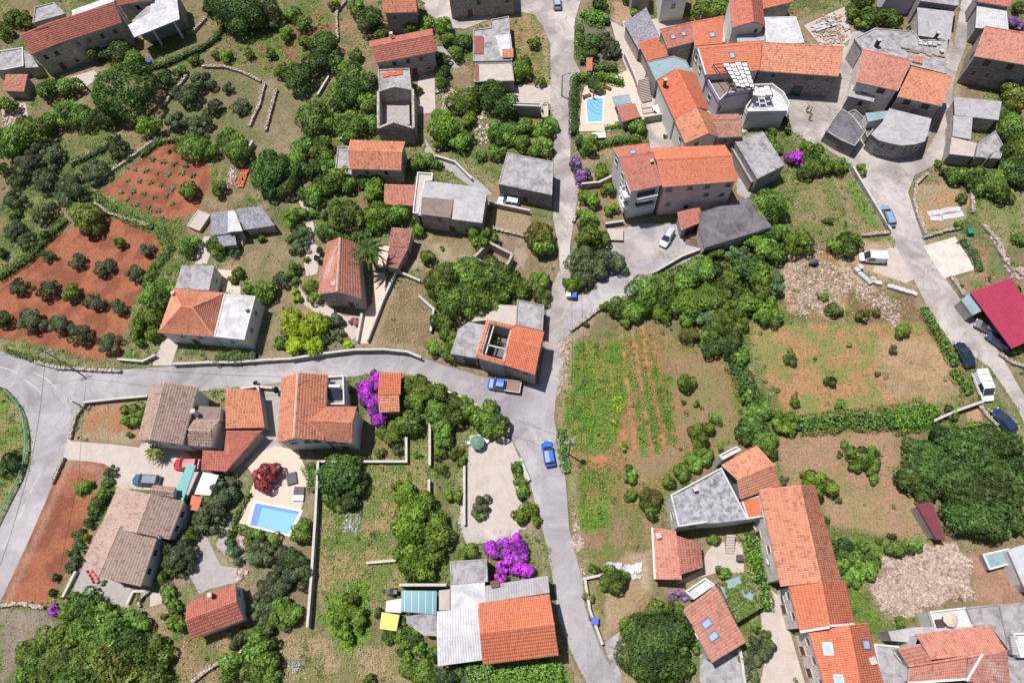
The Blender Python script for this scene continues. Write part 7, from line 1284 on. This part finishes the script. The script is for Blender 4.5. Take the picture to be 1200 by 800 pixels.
# fabric pergolas: woven white panels
def pergola(label, t, pts, h, base, nu, nv, u0=.3):
    P = WP(t, pts, h); org = sum(P, Vector())/4; org.z = 0; root = thing('pergola', org, label, 'pergola')
    for i in range(4):
        a, b = P[i], P[(i+1) % 4]; mb = MB(); mb.bar(a, b, .12); mb.build('beam', M['frame_dark'], root, org); mb = MB(); mb.bar((a.x, a.y, base), (a.x, a.y, h), .1); mb.build('post', M['frame_dark'], root, org)
    for j in range(nv+1): a, b = P[0].lerp(P[3], j/nv), P[1].lerp(P[2], j/nv); mb = MB(); mb.bar(a, b, .06); mb.build('purlin', M['frame_dark'], root, org)
    for i in range(nu):
        for j in range(nv):
            g = lambda a, b: (P[0].lerp(P[1], a)).lerp(P[3].lerp(P[2], a), b)
            a0 = u0+(1-u0)*(i+.08)/nu; a1 = u0+(1-u0)*(i+.93)/nu; sh = .5*(i % 2)/nv*.6; b0 = min(1, (j+.04)/nv+sh); b1 = min(1, (j+.8)/nv+sh)
            mb = MB(); up = Vector((0, 0, .07+.04*((i+j) % 2))); q = [g(a0, b0), g(a1, b0), g(a1, b1), g(a0, b1)]; lo = [p+up-Vector((0, 0, .03)) for p in q]; hi = [p+up for p in q]
            mb.add(lo+hi, [(3, 2, 1, 0), (4, 5, 6, 7), (0, 1, 5, 4), (1, 2, 6, 5), (2, 3, 7, 6), (3, 0, 4, 7)]); mb.build('fabric_panel', M['white'], root, org)
pergola('large pergola with woven white fabric squares on the lilac house terrace', 'C', [(858, 276), (1000, 264), (1034, 372), (928, 372)], 7.2, 4.4, 4, 6, .28)
pergola('small pergola of white panels on the white walled roof terrace', 'C', [(1022, 372), (1096, 366), (1112, 408), (1026, 412)], 6.2, 3.9, 3, 2, 0)
# vine pergola with blue patches
r_, o_, P_ = canopy('square pergola with yellow green vines and blue patches by the lower steps', 'O', [(880, 375), (985, 338), (1066, 478), (960, 540)], 2.4, 'bluegrey', 'pergola', 'vine_pergola')
V = []; 
k = 1500; a = RNG.random(k); b = RNG.random(k); Q = [np.array(p) for p in P_]
pos = ((Q[0]*(1-a[:, None])+Q[1]*a[:, None])*(1-b[:, None])+(Q[3]*(1-a[:, None])+Q[2]*a[:, None])*b[:, None]); kp = vnoise(pos[:, :2], 2.2, 77, 3) > .5; pos = pos[kp]; pos[:, 2] += RNG.uniform(.03, .3, len(pos))
nn = RNG.normal(0, .4, (len(pos), 3))+np.array([0, 0, 1.]); nn /= np.linalg.norm(nn, axis=1)[:, None]
put(bpy.data.objects.new('vine', leafmesh('vine', pos-np.array(o_), nn, RNG.uniform(.2, .36, len(pos)), RNG.random(len(pos)), M['leaf_l'])), 'vine', r_)
# outside stairs
def stairs(label, t, a, b, w, n, h0, h1, mt='pave', name='stairs'):
    A, B = W(t, a[0], a[1], h1), W(t, b[0], b[1], h0); org = B.copy(); org.z = 0; root = thing(name, org, label, 'stairs', None); d = (A-B); d.z = 0; st = d/n; az = math.atan2(d.y, d.x)
    for i in range(n):
        c = B+st*(i+.5); z = h0+(h1-h0)*(i+1)/n; mb = MB(); mb.box((c.x, c.y, 0), st.length*.86, w, z, az); mb.build('step', M[mt], root, org)
stairs('long pale outside stair between pool garden and village houses', 'C', (560, 335), (575, 432), 2.0, 14, .3, 3.2); stairs('three broad landing steps at the foot of the long outside stair', 'C', (575, 440), (590, 505), 2.4, 3, .1, .35)
stairs('narrow stair with pale treads under the mottled flat roof', 'O', (932, 168), (928, 248), 1.2, 7, .1, 1.6); stairs('steps leading up the old farm sheds', 'E', (1022, 262), (1024, 320), 1.2, 7, .1, 2.0); stairs('grey steps beside the lone parked van at the bottom right terrace', 'Q', (1120, 600), (1132, 680), 1.0, 10, 3.45, 4.0, 'metal_grey')
bpy.context.view_layer.update()
# solar heater
p = W('J', 335, 222, 4.2); root = thing('solar_heater', (p.x, p.y, 3.62), 'solar water heater with dark panel on the terrace of the L shaped house', 'solar heater')
mb = MB(); mb.loft([[(-1.1, -.9, .2), (1.1, -.9, .2), (1.1, -.9, .28), (-1.1, -.9, .28)], [(-1.1, .7, 1.3), (1.1, .7, 1.3), (1.1, .7, 1.38), (-1.1, .7, 1.38)]]); mb.build('panel', M['glass'], root)
mb = MB(); mb.tube((-1, .95, 1.4), (1, .95, 1.4), .28, n=12); mb.build('tank', M['frame_white'], root)
for s in (-1, 1): mb = MB(); mb.bar((s, .8, 0), (s, .8, 1.2), .06); mb.build('leg', M['grey_steel'], root)
def sat(label, t, x, y, z, rz, r=.45):
    p = W(t, x, y, z); root = thing('satellite_dish', p, label, 'satellite dish', None, rz); mb = MB(); n = 14
    mb.loft([[(q*.3+d, rr*math.cos(i*2*math.pi/n), rr*math.sin(i*2*math.pi/n)) for i in range(n)] for rr, q, d in ((r, .6, 0), (r*.5, .15, 0), (.02, 0, 0), (.02, 0, -.03), (r*.5, .15, -.03), (r, .6, -.03))], False); mb.build('dish', M['frame_white'], root)
    mb = MB(); mb.bar((0, 0, -.1), (-.35, 0, -.5), .05); mb.build('arm', M['grey_steel'], root); mb = MB(); mb.bar((.0, 0, -r), (.5, 0, 0), .03); mb.build('feed', M['grey_steel'], root)
sat('satellite dish on the wall of the long peach tiled row house', 'Q', 76, 278, 3.6, 3.3, .6); sat('satellite dish on the stair wall under the mottled roof', 'K', 1040, 792, 3.0, 3.6, .4)
sat('satellite dish at the chimney of the taupe bungalow', 'M', 676, 180, 4.6, .5, .4)
# poles and cables
def pole(label, t, bx, by, h, arm=None, kind='lamp'):
    p = W(t, bx, by, 0); root = thing('utility_pole' if kind != 'lamp' else 'street_lamp', p, label, 'utility pole' if kind != 'lamp' else 'street lamp'); mb = MB(); mb.tube((0, 0, -.2), (0, 0, h), .14, .09, 10); mb.build('shaft', M['pole'], root)
    if kind == 'lamp':
        a = arm or (1, 0); mb = MB(); mb.bar((0, 0, h-.1), (a[0]*1.3, a[1]*1.3, h+.15), .08); mb.build('arm', M['grey_steel'], root); mb = MB(); mb.box((a[0]*1.5, a[1]*1.5, h+.1), .7, .28, .14, math.atan2(a[1], a[0])); mb.build('lamp_head', M['grey_steel'], root)
    else:
        for z, L_ in ((h-.3, 1.8), (h-1.3, 1.2)):
            mb = MB(); mb.bar((-L_/2, -.3*L_, z), (L_/2, .3*L_, z), .1); arm_ = mb.build('crossarm', M['grey_steel'], root)
            for s in (-.9, 0, .9): mb = MB(); mb.tube((s*L_/2, s*.3*L_, z), (s*L_/2, s*.3*L_, z+.25), .06, .04, 6); mb.build('insulator', M['frame_white'], arm_)
        if kind == 'transformer': mb = MB(); mb.box((.35, 0, h-2.4), .6, .6, 1.0, .4); mb.build('transformer', M['metal_grey'], root)
    return root, p
P1 = pole('tall utility pole with transformer at the left edge of the vegetable field', '', 666.5, 532, 8.2, kind='transformer')
P2 = pole('utility pole leaning image-left on the stone wall at the crossroads', 'I', 322, 122, 8.0, kind='power'); pole('street lamp on the corner of the crossroads garden', 'I', 352, 278, 2.8, (-.6, .2))
pole('street lamp beside the worn village road under the dry island', 'C', 212, 410, 5.5, (.9, .2)); pole('wooden pole on the ramshackle sheds by the lane', 'D', 935, 760, 7, kind='power')
def cable(label, pts, r=.022):
    mb = MB()
    for a, b in zip(pts, pts[1:]):
        n = 12; prev = None
        for i in range(n+1):
            t = i/n; q = a.lerp(b, t); q.z -= 4*t*(1-t)*(b-a).length*.02
            if prev is not None: mb.bar(prev, q, r*2)
            prev = q
    mb.build('cable', M['black'], None, (0, 0, 0), label=label, cat='cable', group='overhead cables', recalc=False)
pt = P1[1]+Vector((0, 0, 7.9)); pt2 = P2[1]+Vector((0, 0, 7.7))
cable('overhead cable from the field pole across the main road to the parking strip', [pt, W('J', 1100, 330, 7), W('J', 640, 200, 6)]); cable('second overhead cable from the field pole running up beside the lane', [pt+Vector((.5, .2, 0)), W('G', 255, 560, 7), W('G', 250, 300, 6.5)])
cable('overhead cable from the crossroads pole down across the left road', [pt2, W('I', 140, 480, 8), W('M', 0, 300, 9)]); cable('overhead cable from the crossroads pole to the left edge', [pt2, W('I', -60, 60, 9)]); cable('overhead cable along the main road to the L shaped house', [pt2, W('I', 640, 122, 6), W('J', 110, 150, 6)])
cable('overhead cable from the field pole to the row houses', [pt, W('K', 700, 700, 7)])
for lb, a, b in (('roof beam across the open half of the junction house, left', (579, 381), (569, 415)), ('roof beam across the open half of the junction house, lower', (571, 404), (592, 409))):
    A, B = W('', *a, 5.0), W('', *b, 5.0); mb = MB(); mb.bar(A, B, .22); mb.build('roof_beam', M['surround'], None, (0, 0, 0), label=lb, cat='beam')
# green guard rail on the left bend
RP = WP('I', [(-20, 190), (30, 205), (62, 240), (92, 280), (112, 330), (124, 400), (124, 470), (112, 530), (92, 590), (60, 650), (25, 720), (0, 770), (-30, 830)], 0)
root = thing('guard_rail', RP[0], 'green tubular guard rail round the bend at the left edge', 'guard rail'); O_ = RP[0]
for a, b in zip(RP, RP[1:]):
    mb = MB(); mb.bar(a+Vector((0, 0, .95)), b+Vector((0, 0, .95)), .13); mb.bar(a+Vector((0, 0, .5)), b+Vector((0, 0, .5)), .08); mb.build('rail', M['greenrail'], root, O_)
    n = max(1, int((b-a).length/1.6))
    for i in range(n): q = a.lerp(b, i/n); mb = MB(); mb.bar((q.x, q.y, 0), (q.x, q.y, .95), .08); mb.build('post', M['greenrail'], root, O_)
# faded lane edge lines
def paint(t, pts, w=.12, z=.02):
    P = WP(t, pts, 0); mb = MB()
    for a, b in zip(P, P[1:]):
        d = (b-a); n = Vector((-d.y, d.x, 0)).normalized()*w/2; mb.quad(*[(q.x, q.y, z) for q in (a-n, b-n, b+n, a+n)])
    mb.build('lane_marking', M['padwhite'], kind='structure')
for pts in ([(0, 108), (40, 120), (75, 135)], [(105, 162), (150, 195), (175, 222)], [(175, 555), (150, 600), (128, 650)], [(110, 690), (80, 745), (50, 800)], [(140, 130), (200, 160), (240, 200)]): paint('I', pts)
for pts in ([(105, 60), (80, 100)], [(60, 130), (30, 200)]): paint('M', pts)
# recycling bins, rubbish, small yard things
def bin_(label, t, x, y, mt, s=.9, h=1.1, lid='frame_dark'):
    p = W(t, x, y, h/2); root = thing('wheeled_bin', (p.x, p.y, .02), label, 'bin', 'bins'); mb = MB(); mb.loft([[(-s*.4, -s*.4, 0.05), (s*.4, -s*.4, .05), (s*.4, s*.4, .05), (-s*.4, s*.4, .05)], [(-s/2, -s/2, h), (s/2, -s/2, h), (s/2, s/2, h), (-s/2, s/2, h)]]); mb.build('body', M[mt], root)
    mb = MB(); mb.box((0, 0, h), s*1.08, s*1.08, .08); mb.build('lid', M[lid], root)
    for sx in (-1, 1): mb = MB(); mb.tube((sx*s*.4, -s*.45, .1), (sx*s*.5, -s*.45, .1), .1, n=8); mb.build('wheel', M['black'], root)
bin_('yellow lidded bin at the tip of the upper lane junction', 'G', 243, 532, 'yellow', .9, 1.1, 'white'); bin_('blue bin at the tip of the upper lane junction', 'G', 262, 535, 'blueplastic', .9, 1.1, 'blueplastic'); bin_('blue bin at the roadside of the lower dry plot', 'O', 352, 535, 'blueplastic', .9, 1.1, 'blueplastic'); bin_('white bin beside the blue one at the lower dry plot', 'O', 335, 520, 'white', .6, .8)
bin_('green water butt left of the lower steps', 'O', 968, 268, 'shutter', .8, 1.0); bin_('green water butt on the right hand plot', 'H', 932, 262, 'greenrail', 1.0, .9, 'greenrail'); bin_('blue barrel beside the terrace wall at upper left', 'A', 640, 268, 'blueplastic', .8, .9, 'blueplastic')
def handcart(label, t, x, y):
    p = W(t, x, y, .6); root = thing('cement_mixer', (p.x, p.y, .02), label, 'cement mixer'); mb = MB(); mb.tube((-.5, 0, .7), (.35, 0, 1.3), .35, .55, 12); mb.build('drum', M['grey_steel'], root)
    for s in (-1, 1):
        mb = MB(); mb.bar((-.6, s*.4, 0), (.1, s*.4, 1.0), .08); mb.bar((.6, s*.4, 0), (.1, s*.4, 1.0), .08); mb.build('stand', mat_plain('red_metal', alb(170, 60, 60), .5), root); mb = MB(); mb.tube((.6, s*.45, .25), (.6, s*.6, .25), .25, n=12); mb.build('wheel', M['black'], root)
    mb = MB(); mb.box((.75, 0, .6), .5, .6, .5); mb.build('motor_box', M['frame_dark'], root)
handcart('grey and red cement mixer on the rubble beside the white van', 'H', 260, 392); handcart('small grey machine on the dry slope above the yellow tarpaulin', 'N', 575, 412)
def pile(label, t, pts, n, smin, smax, mt, name='rubble_heap', cat='rubble', hz=.12, stuff=True, zs=.6):
    pl = poly_np(t, pts); lo, hi = pl.min(0), pl.max(0); q = RNG.uniform(lo, hi, (n*3, 2)); dq = sdf(q, pl)+(vnoise(q, 1.8, 31, 3)-.5)*3.2; q = q[dq < -RNG.random(len(q))*.9+.1][:n]; mb = MB()
    for x, y in q: s = random.uniform(smin, smax)*random.choice((.7, .8, 1, 1.5)); mb.bar((x-s*.4*math.cos(s*900), y-s*.4*math.sin(s*900), random.uniform(-.02, hz)), (x+s*.4*math.cos(s*900), y+s*.4*math.sin(s*900), random.uniform(0, hz+.14)), s*random.uniform(.5, .9), s*random.uniform(.35, .7))
    o = mb.build(name, M[mt], None, (0, 0, 0), recalc=False, kind='stuff', label=label, cat=cat)
pile('broad heap of pale pinkish limestone rubble behind the row houses', 'Q', [(560, 275), (640, 235), (740, 210), (870, 205), (930, 250), (945, 320), (955, 450), (860, 470), (740, 490), (700, 525), (600, 520), (520, 470), (490, 405)], 10000, .1, .3, 'rubble')
pile('loose denser stones at the upper side of the pale rubble', 'Q', [(700, 230), (870, 205), (940, 320), (950, 440), (740, 400)], 2600, .2, .42, 'rubble', hz=.3)
pile('scattered building rubble round the white van verge', 'H', [(140, 375), (300, 350), (420, 440), (560, 520), (660, 560), (640, 690), (560, 640), (400, 500), (330, 600), (220, 625), (150, 560)], 3000, .12, .32, 'rubble', hz=.05)
pile('loose stones beside the ruined pen near the orange roofs', 'B', [(770, 385), (850, 380), (900, 480), (800, 470)], 300, .2, .45, 'rubble'); pile('stones strewn along the upper footpath', 'B', [(940, 480), (1000, 480), (1010, 600), (960, 640), (930, 560)], 160, .15, .5, 'rubble')
pile('white stones strewn over the upper left scrub yard', 'A', [(20, 440), (110, 440), (110, 520), (10, 545)], 200, .15, .5, 'rubble'); pile('debris of planks and blocks in the village debris yard', 'D', [(230, 110), (320, 70), (400, 60), (420, 160), (380, 200), (300, 195)], 500, .15, .5, 'rubble', hz=.2)
pile('pebbles along the vegetable field road edge', 'K', [(240, -20), (225, 120), (200, 260), (190, 250), (200, 100), (225, -20)], 300, .1, .35, 'rubble'); pile('stony strip along the lower plot road edge', 'O', [(235, 10), (262, 10), (300, 250), (310, 340), (290, 340), (265, 200)], 500, .12, .35, 'rubble')
pile('rubble round the right hand slope wall', 'H', [(960, 230), (1040, 300), (1080, 420), (1164, 470), (1164, 440), (1090, 370), (1010, 250)], 500, .2, .5, 'rubble'); pile('broken white debris below the small tiled shed', 'O', [(410, 290), (530, 290), (560, 340), (520, 350), (440, 320)], 160, .2, .7, 'concrete_white')
pile('stony garden bed right of the lower left gravel yard', 'M', [(1010, 160), (1040, 160), (1060, 330), (1020, 360)], 260, .15, .45, 'rubble'); pile('tile fragments by the old farm sheds', 'A', [(960, 650), (1010, 700), (1020, 800), (960, 800)], 260, .15, .4, 'rubble'); pile('white flower patches on the dry grass slope', 'N', [(350, 60), (430, 60), (440, 170), (380, 160)], 260, .08, .18, 'concrete_white', 'flower_patch', 'flowers', .3); pile('second white flower patch near the bottom left slope', 'N', [(120, 680), (190, 680), (240, 760), (150, 750)], 200, .08, .18, 'concrete_white', 'flower_patch', 'flowers', .3)
pile('pale blossoms on the vegetable rows', 'K', [(420, 225), (480, 225), (470, 290), (440, 400), (425, 390)], 200, .1, .22, 'leaf_Y', 'flower_patch', 'vegetable flowers', .3)
pile('fallen bricks on the roof of the roofless ruin annexe', 'B', [(0, 0), (1, 0), (1, 1)], 0, .1, .2, 'rubble') if False else None
# brick row on the ruin, tile stack, timber and concrete blocks
def bricks(label, t, x0, y0, x1, y1, z, n, rows, mt, s=(.5, .26, .14), name='brick_stack', cat='bricks'):
    a, b = W(t, x0, y0, z), W(t, x1, y1, z); root = thing(name, (a.x, a.y, z-.0), label, cat); d = b-a; az = math.atan2(d.y, d.x); nn = Vector((-d.y, d.x, 0)).normalized(); mb = MB(); mb.box((0, 0, 0), *s, az); me = mb.mesh('brick', M[mt])
    for i in range(n):
        for r in range(rows):
            if n*rows > 1 and random.random() < .12: continue
            q = d*(i/max(1, n-1))+nn*r*s[1]*1.25; o = bpy.data.objects.new('brick', me); put(o, 'brick', root); o.location = (q.x, q.y, random.choice((0, 0, s[2]*.5))); o.rotation_euler = (0, 0, random.uniform(-.25, .25))
bricks('rows of orange hollow bricks on the flat roof of the ruin', 'B', 545, 330, 620, 318, 3.62, 9, 4, 'terracotta'); bricks('stack of red roof tiles leaning by the concrete wall at upper left', 'A', 1040, 715, 1012, 795, .05, 14, 4, 'terracotta', (.45, .3, .3), 'tile_stack', 'roof tiles')
bricks('row of square pale concrete blocks by the white van', 'H', 445, 430, 500, 478, .02, 5, 2, 'concrete_white', (.85, .7, .6), 'concrete_blocks', 'concrete blocks'); bricks('second row of pale concrete blocks below the white van', 'H', 515, 475, 690, 528, .02, 8, 1, 'concrete_white', (.95, .7, .6), 'concrete_blocks', 'concrete blocks')
bricks('timber planks stacked on the earth by the cement mixer', 'H', 285, 330, 315, 340, .02, 3, 5, 'wood', (2.6, .2, .12), 'plank_stack', 'planks'); bricks('wooden pallets on the dry slope by the lime tree', 'N', 605, 320, 635, 350, .02, 2, 3, 'brown_wood', (1.6, .3, .12), 'plank_stack', 'planks'); bricks('white and grey boards on the street bend plot', 'H', 790, 205, 880, 190, .02, 3, 2, 'metal_white', (2.2, 1.0, .08), 'board_stack', 'boards')
bricks('boards and sheets lying on the big flat grey village roof', 'D', 650, 215, 810, 250, 5.02, 7, 2, 'wood', (1.2, .35, .15), 'board_stack', 'boards'); bricks('white blocks scattered on the big flat grey village roof', 'D', 720, 190, 800, 200, 5.02, 5, 2, 'concrete_white', (.7, .5, .3), 'concrete_blocks', 'concrete blocks')
bricks('pile of firewood below the terrace of the apartment yard', 'G', 760, 315, 800, 325, .02, 4, 5, 'wood', (1.8, .3, .3), 'firewood_pile', 'firewood'); bricks('stone table like block in the apartment yard', 'G', 440, 275, 450, 275, .4, 1, 1, 'pave', (2.8, 2.4, .3), 'stone_slab', 'stone slab')
bricks('white debris boards in the village debris yard', 'D', 290, 130, 350, 110, .3, 4, 3, 'metal_white', (1.6, .5, .2), 'board_stack', 'boards'); bricks('red garden chairs in a row on the bungalow patio', 'M', 390, 325, 412, 362, .3, 0, 0, 'terracotta') if False else None
def chair(label, t, x, y, rz, mt, group):
    p = W(t, x, y, .4); root = thing('garden_chair', (p.x, p.y, .03), label, 'chair', group, rz); mb = MB(); mb.box((0, 0, .4), .5, .5, .06); mb.build('seat', mt, root); mb = MB(); mb.loft([[(-.25, -.25, .46), (-.2, -.25, .46), (-.2, .25, .46), (-.25, .25, .46)], [(-.38, -.23, .95), (-.33, -.23, .95), (-.33, .23, .95), (-.38, .23, .95)]]); mb.build('backrest', mt, root)
    for a in (-.2, .2):
        for b in (-.2, .2): mb = MB(); mb.box((a, b, 0), .05, .05, .4); mb.build('leg', M['frame_white'], root)
RC = mat_plain('red_plastic', alb(205, 60, 60), .4)
for i, (x, y) in enumerate([(388, 322), (398, 338), (406, 352), (412, 366)]): chair(['topmost', 'second from top', 'third from top', 'lowest'][i]+' red garden chair in the row beside the bungalow', 'M', x, y, .6, RC, 'red garden chairs')
for i, (x, y) in enumerate([(905, 432), (950, 400), (985, 425), (950, 455)]): chair(['left', 'upper', 'right', 'lower'][i]+' white chair around the green parasol', 'J', x, y, -1.2*i, M['white'], 'white chairs at the green parasol')
def table(label, t, x, y, rz, L_, w, mt, h=.74):
    p = W(t, x, y, h); root = thing('table', (p.x, p.y, .03), label, 'table', None, rz); mb = MB(); mb.box((0, 0, h-.06), L_, w, .06); mb.build('tabletop', M[mt], root)
    for a in (-1, 1):
        for b in (-1, 1): mb = MB(); mb.box((a*(L_/2-.1), b*(w/2-.1), 0), .07, .07, h-.06); mb.build('leg', M['frame_dark'], root)
table('long white table below the upper pool deck', 'C', 370, 576, .08, 2.6, 1.4, 'white'); table('white panel table on the landing beside the long stair', 'C', 620, 465, -1.0, 1.9, 1.2, 'white', 1.2); table('dark square table on the grey corner terrace', 'Q', 805, 545, .1, 1.0, 1.0, 'frame_dark', 3.95); table('brown hatch table on the grey corrugated roof', 'N', 1018, 377, .2, 1.2, .9, 'brown_wood', 4.2)
# pillars of the pale terrace building, white awning posts
for i, (x, y, x2, y2) in enumerate([(640, 110, 685, 168), (732, 80, 775, 150)]):
    a = W('A', x, y, 5.0); mb = MB(); mb.box((0, 0, 0), .45, .45, 5.0, .4); o = mb.build('pillar', M['plaster'], None, (0, 0, 0), label=('left' if i == 0 else 'right')+' white pillar carrying the pale terrace roof', cat='pillar', group='terrace pillars'); o.location = (a.x, a.y, 0)
# pool rug by upper pool: hose in the vegetable field, laundry line
def hose(label, t, pts, mt, r=.03):
    P = WP(t, pts, 0); mb = MB()
    for a, b in zip(P, P[1:]): mb.tube(a+Vector((0, 0, .08)), b+Vector((0, 0, .08)), r, n=6)
    mb.build('garden_hose', M[mt], None, (0, 0, 0), label=label, cat='hose', recalc=False)
hose('yellow garden hose curling over the lower vegetable plot', 'O', [(480, 30), (485, 80), (465, 140), (468, 190), (500, 228), (540, 220), (552, 180), (548, 140), (570, 120)], 'wood')

# ------------------------------------------------------------------ weeds, grass, ground cover
def scatter():
    pl = GD*np.clip(GDR, 0, 1); n = 62000
    cand = RNG.uniform((GX0+1, GY0+1), (GX1-1, GY1-1), (n*4, 2)); ix = np.clip(((cand[:, 0]-GX0)/GS).astype(int), 0, nx-1); iy = np.clip(((cand[:, 1]-GY0)/GS).astype(int), 0, ny-1); k = iy*nx+ix
    keep = (RNG.random(len(cand)) < pl[k]*.8) & (GDR[k] > .95); cand, k = cand[keep], k[keep]
    # keep what the picture can show, and off the buildings
    vis = np.array([-40 < (q := to_px((x, y, 0)))[0] < 1240 and -60 < q[1] < 840 for x, y in cand]); cand, k = cand[vis], k[vis]
    for f in FOOT:
        f = np.array(f); lo, hi = f.min(0), f.max(0); m = np.where((cand > lo-.3).all(1) & (cand < hi+.3).all(1))[0]
        if len(m): bad = m[sdf(cand[m], f) < .15]; cand = np.delete(cand, bad, 0); k = np.delete(k, bad)
    cand, k = cand[:n], k[:n]; g = GG[k]+RNG.normal(0, .16, len(k)); d = np.clip(GD[k], .2, 1.6)
    for nm, m_, leaf in (('weeds', g > .62, 'leaf_ivy'), ('grass', (g > .42) & (g <= .62), 'leaf_grass'), ('dry_grass', g <= .42, 'leaf_dry')):
        c = cand[m_]; dd = d[m_]; n_ = len(c); rep = 5; P = np.repeat(c, rep, 0)+RNG.normal(0, .16, (n_*rep, 2))*np.repeat(.6+dd, rep)[:, None]; h = RNG.uniform(.03, .22, n_*rep)*np.repeat(.4+dd, rep)
        N3 = RNG.normal(0, .5, (n_*rep, 3))+np.array([0, 0, 1.]); N3 /= np.linalg.norm(N3, axis=1)[:, None]
        me = leafmesh(nm, np.column_stack([P, h]), N3, RNG.uniform(.10, .3, n_*rep)*np.repeat(.55+.4*dd, rep), RNG.random(n_*rep), M[leaf]); put(bpy.data.objects.new(nm, me), nm, kind='stuff')
        print(nm, n_*rep)
M['leaf_grass'] = mat_leaf('grass_blades', alb(104, 112, 62, .95), alb(166, 166, 106, .95)); M['leaf_dry'] = mat_leaf('dry_grass_blades', alb(168, 146, 106, .95), alb(224, 202, 158, .95))
for b_ in [('A', 520, 620, 120), ('J', 450, 650, 60), ('M', 1000, 560, 80), ('B', 520, 50, 50), ('H', 300, 130, 60), ('L', 700, 200, 60)]: blob(*b_, dens=.9, green=.6, amt=.35)
scatter()
def undergrowth():
    "low bushes nobody could count"
    rg = RNG; n = 19000; cand = rg.uniform((GX0+2, GY0+2), (GX1-2, GY1-2), (n, 2)); k = np.clip(((cand[:, 1]-GY0)/GS).astype(int), 0, ny-1)*nx+np.clip(((cand[:, 0]-GX0)/GS).astype(int), 0, nx-1)
    keep = (rg.random(n) < np.clip((GD[k]-.35)*.9, 0, 1)*np.clip(GG[k]*1.3, .15, 1)) & (GDR[k] > .98); cand, k = cand[keep], k[keep]
    vis = np.array([-20 < (q := to_px((x, y, 0)))[0] < 1220 and -40 < q[1] < 820 for x, y in cand]); cand = cand[vis]
    for f in FOOT:
        f = np.array(f); lo, hi = f.min(0), f.max(0); m = np.where((cand > lo-.5).all(1) & (cand < hi+.5).all(1))[0]
        if len(m): cand = np.delete(cand, m[sdf(cand[m], f) < .4], 0)
    groups = rg.integers(0, 3, len(cand))
    for gi, lf in enumerate(('leaf_g', 'leaf_l', 'leaf_o')):
        c = cand[groups == gi]; rep = 34; m = len(c); r = np.repeat(rg.uniform(.18, .62, m)**1.2*1.2, rep); d = rg.normal(size=(m*rep, 3)); d[:, 2] = np.abs(d[:, 2]); d /= np.linalg.norm(d, axis=1)[:, None]
        P = np.column_stack([np.repeat(c, rep, 0), np.full(m*rep, .02)])+d*(r*rg.uniform(.6, 1.05, m*rep))[:, None]*np.array([1, 1, .8]); N_ = d+rg.normal(0, .4, d.shape); N_ /= np.linalg.norm(N_, axis=1)[:, None]
        put(bpy.data.objects.new('low_scrub', leafmesh('low_scrub', P, N_, rg.uniform(.12, .26, m*rep), np.clip(rg.random(m*rep)*.6+np.repeat(rg.random(m), rep)*.4, 0, 1), M[lf])), 'low_scrub', kind='stuff')
    print('scrub', len(cand))
undergrowth()
print('roof tris', NT[0], 'plants', len(PLANTS), 'objects', len(bpy.data.objects))
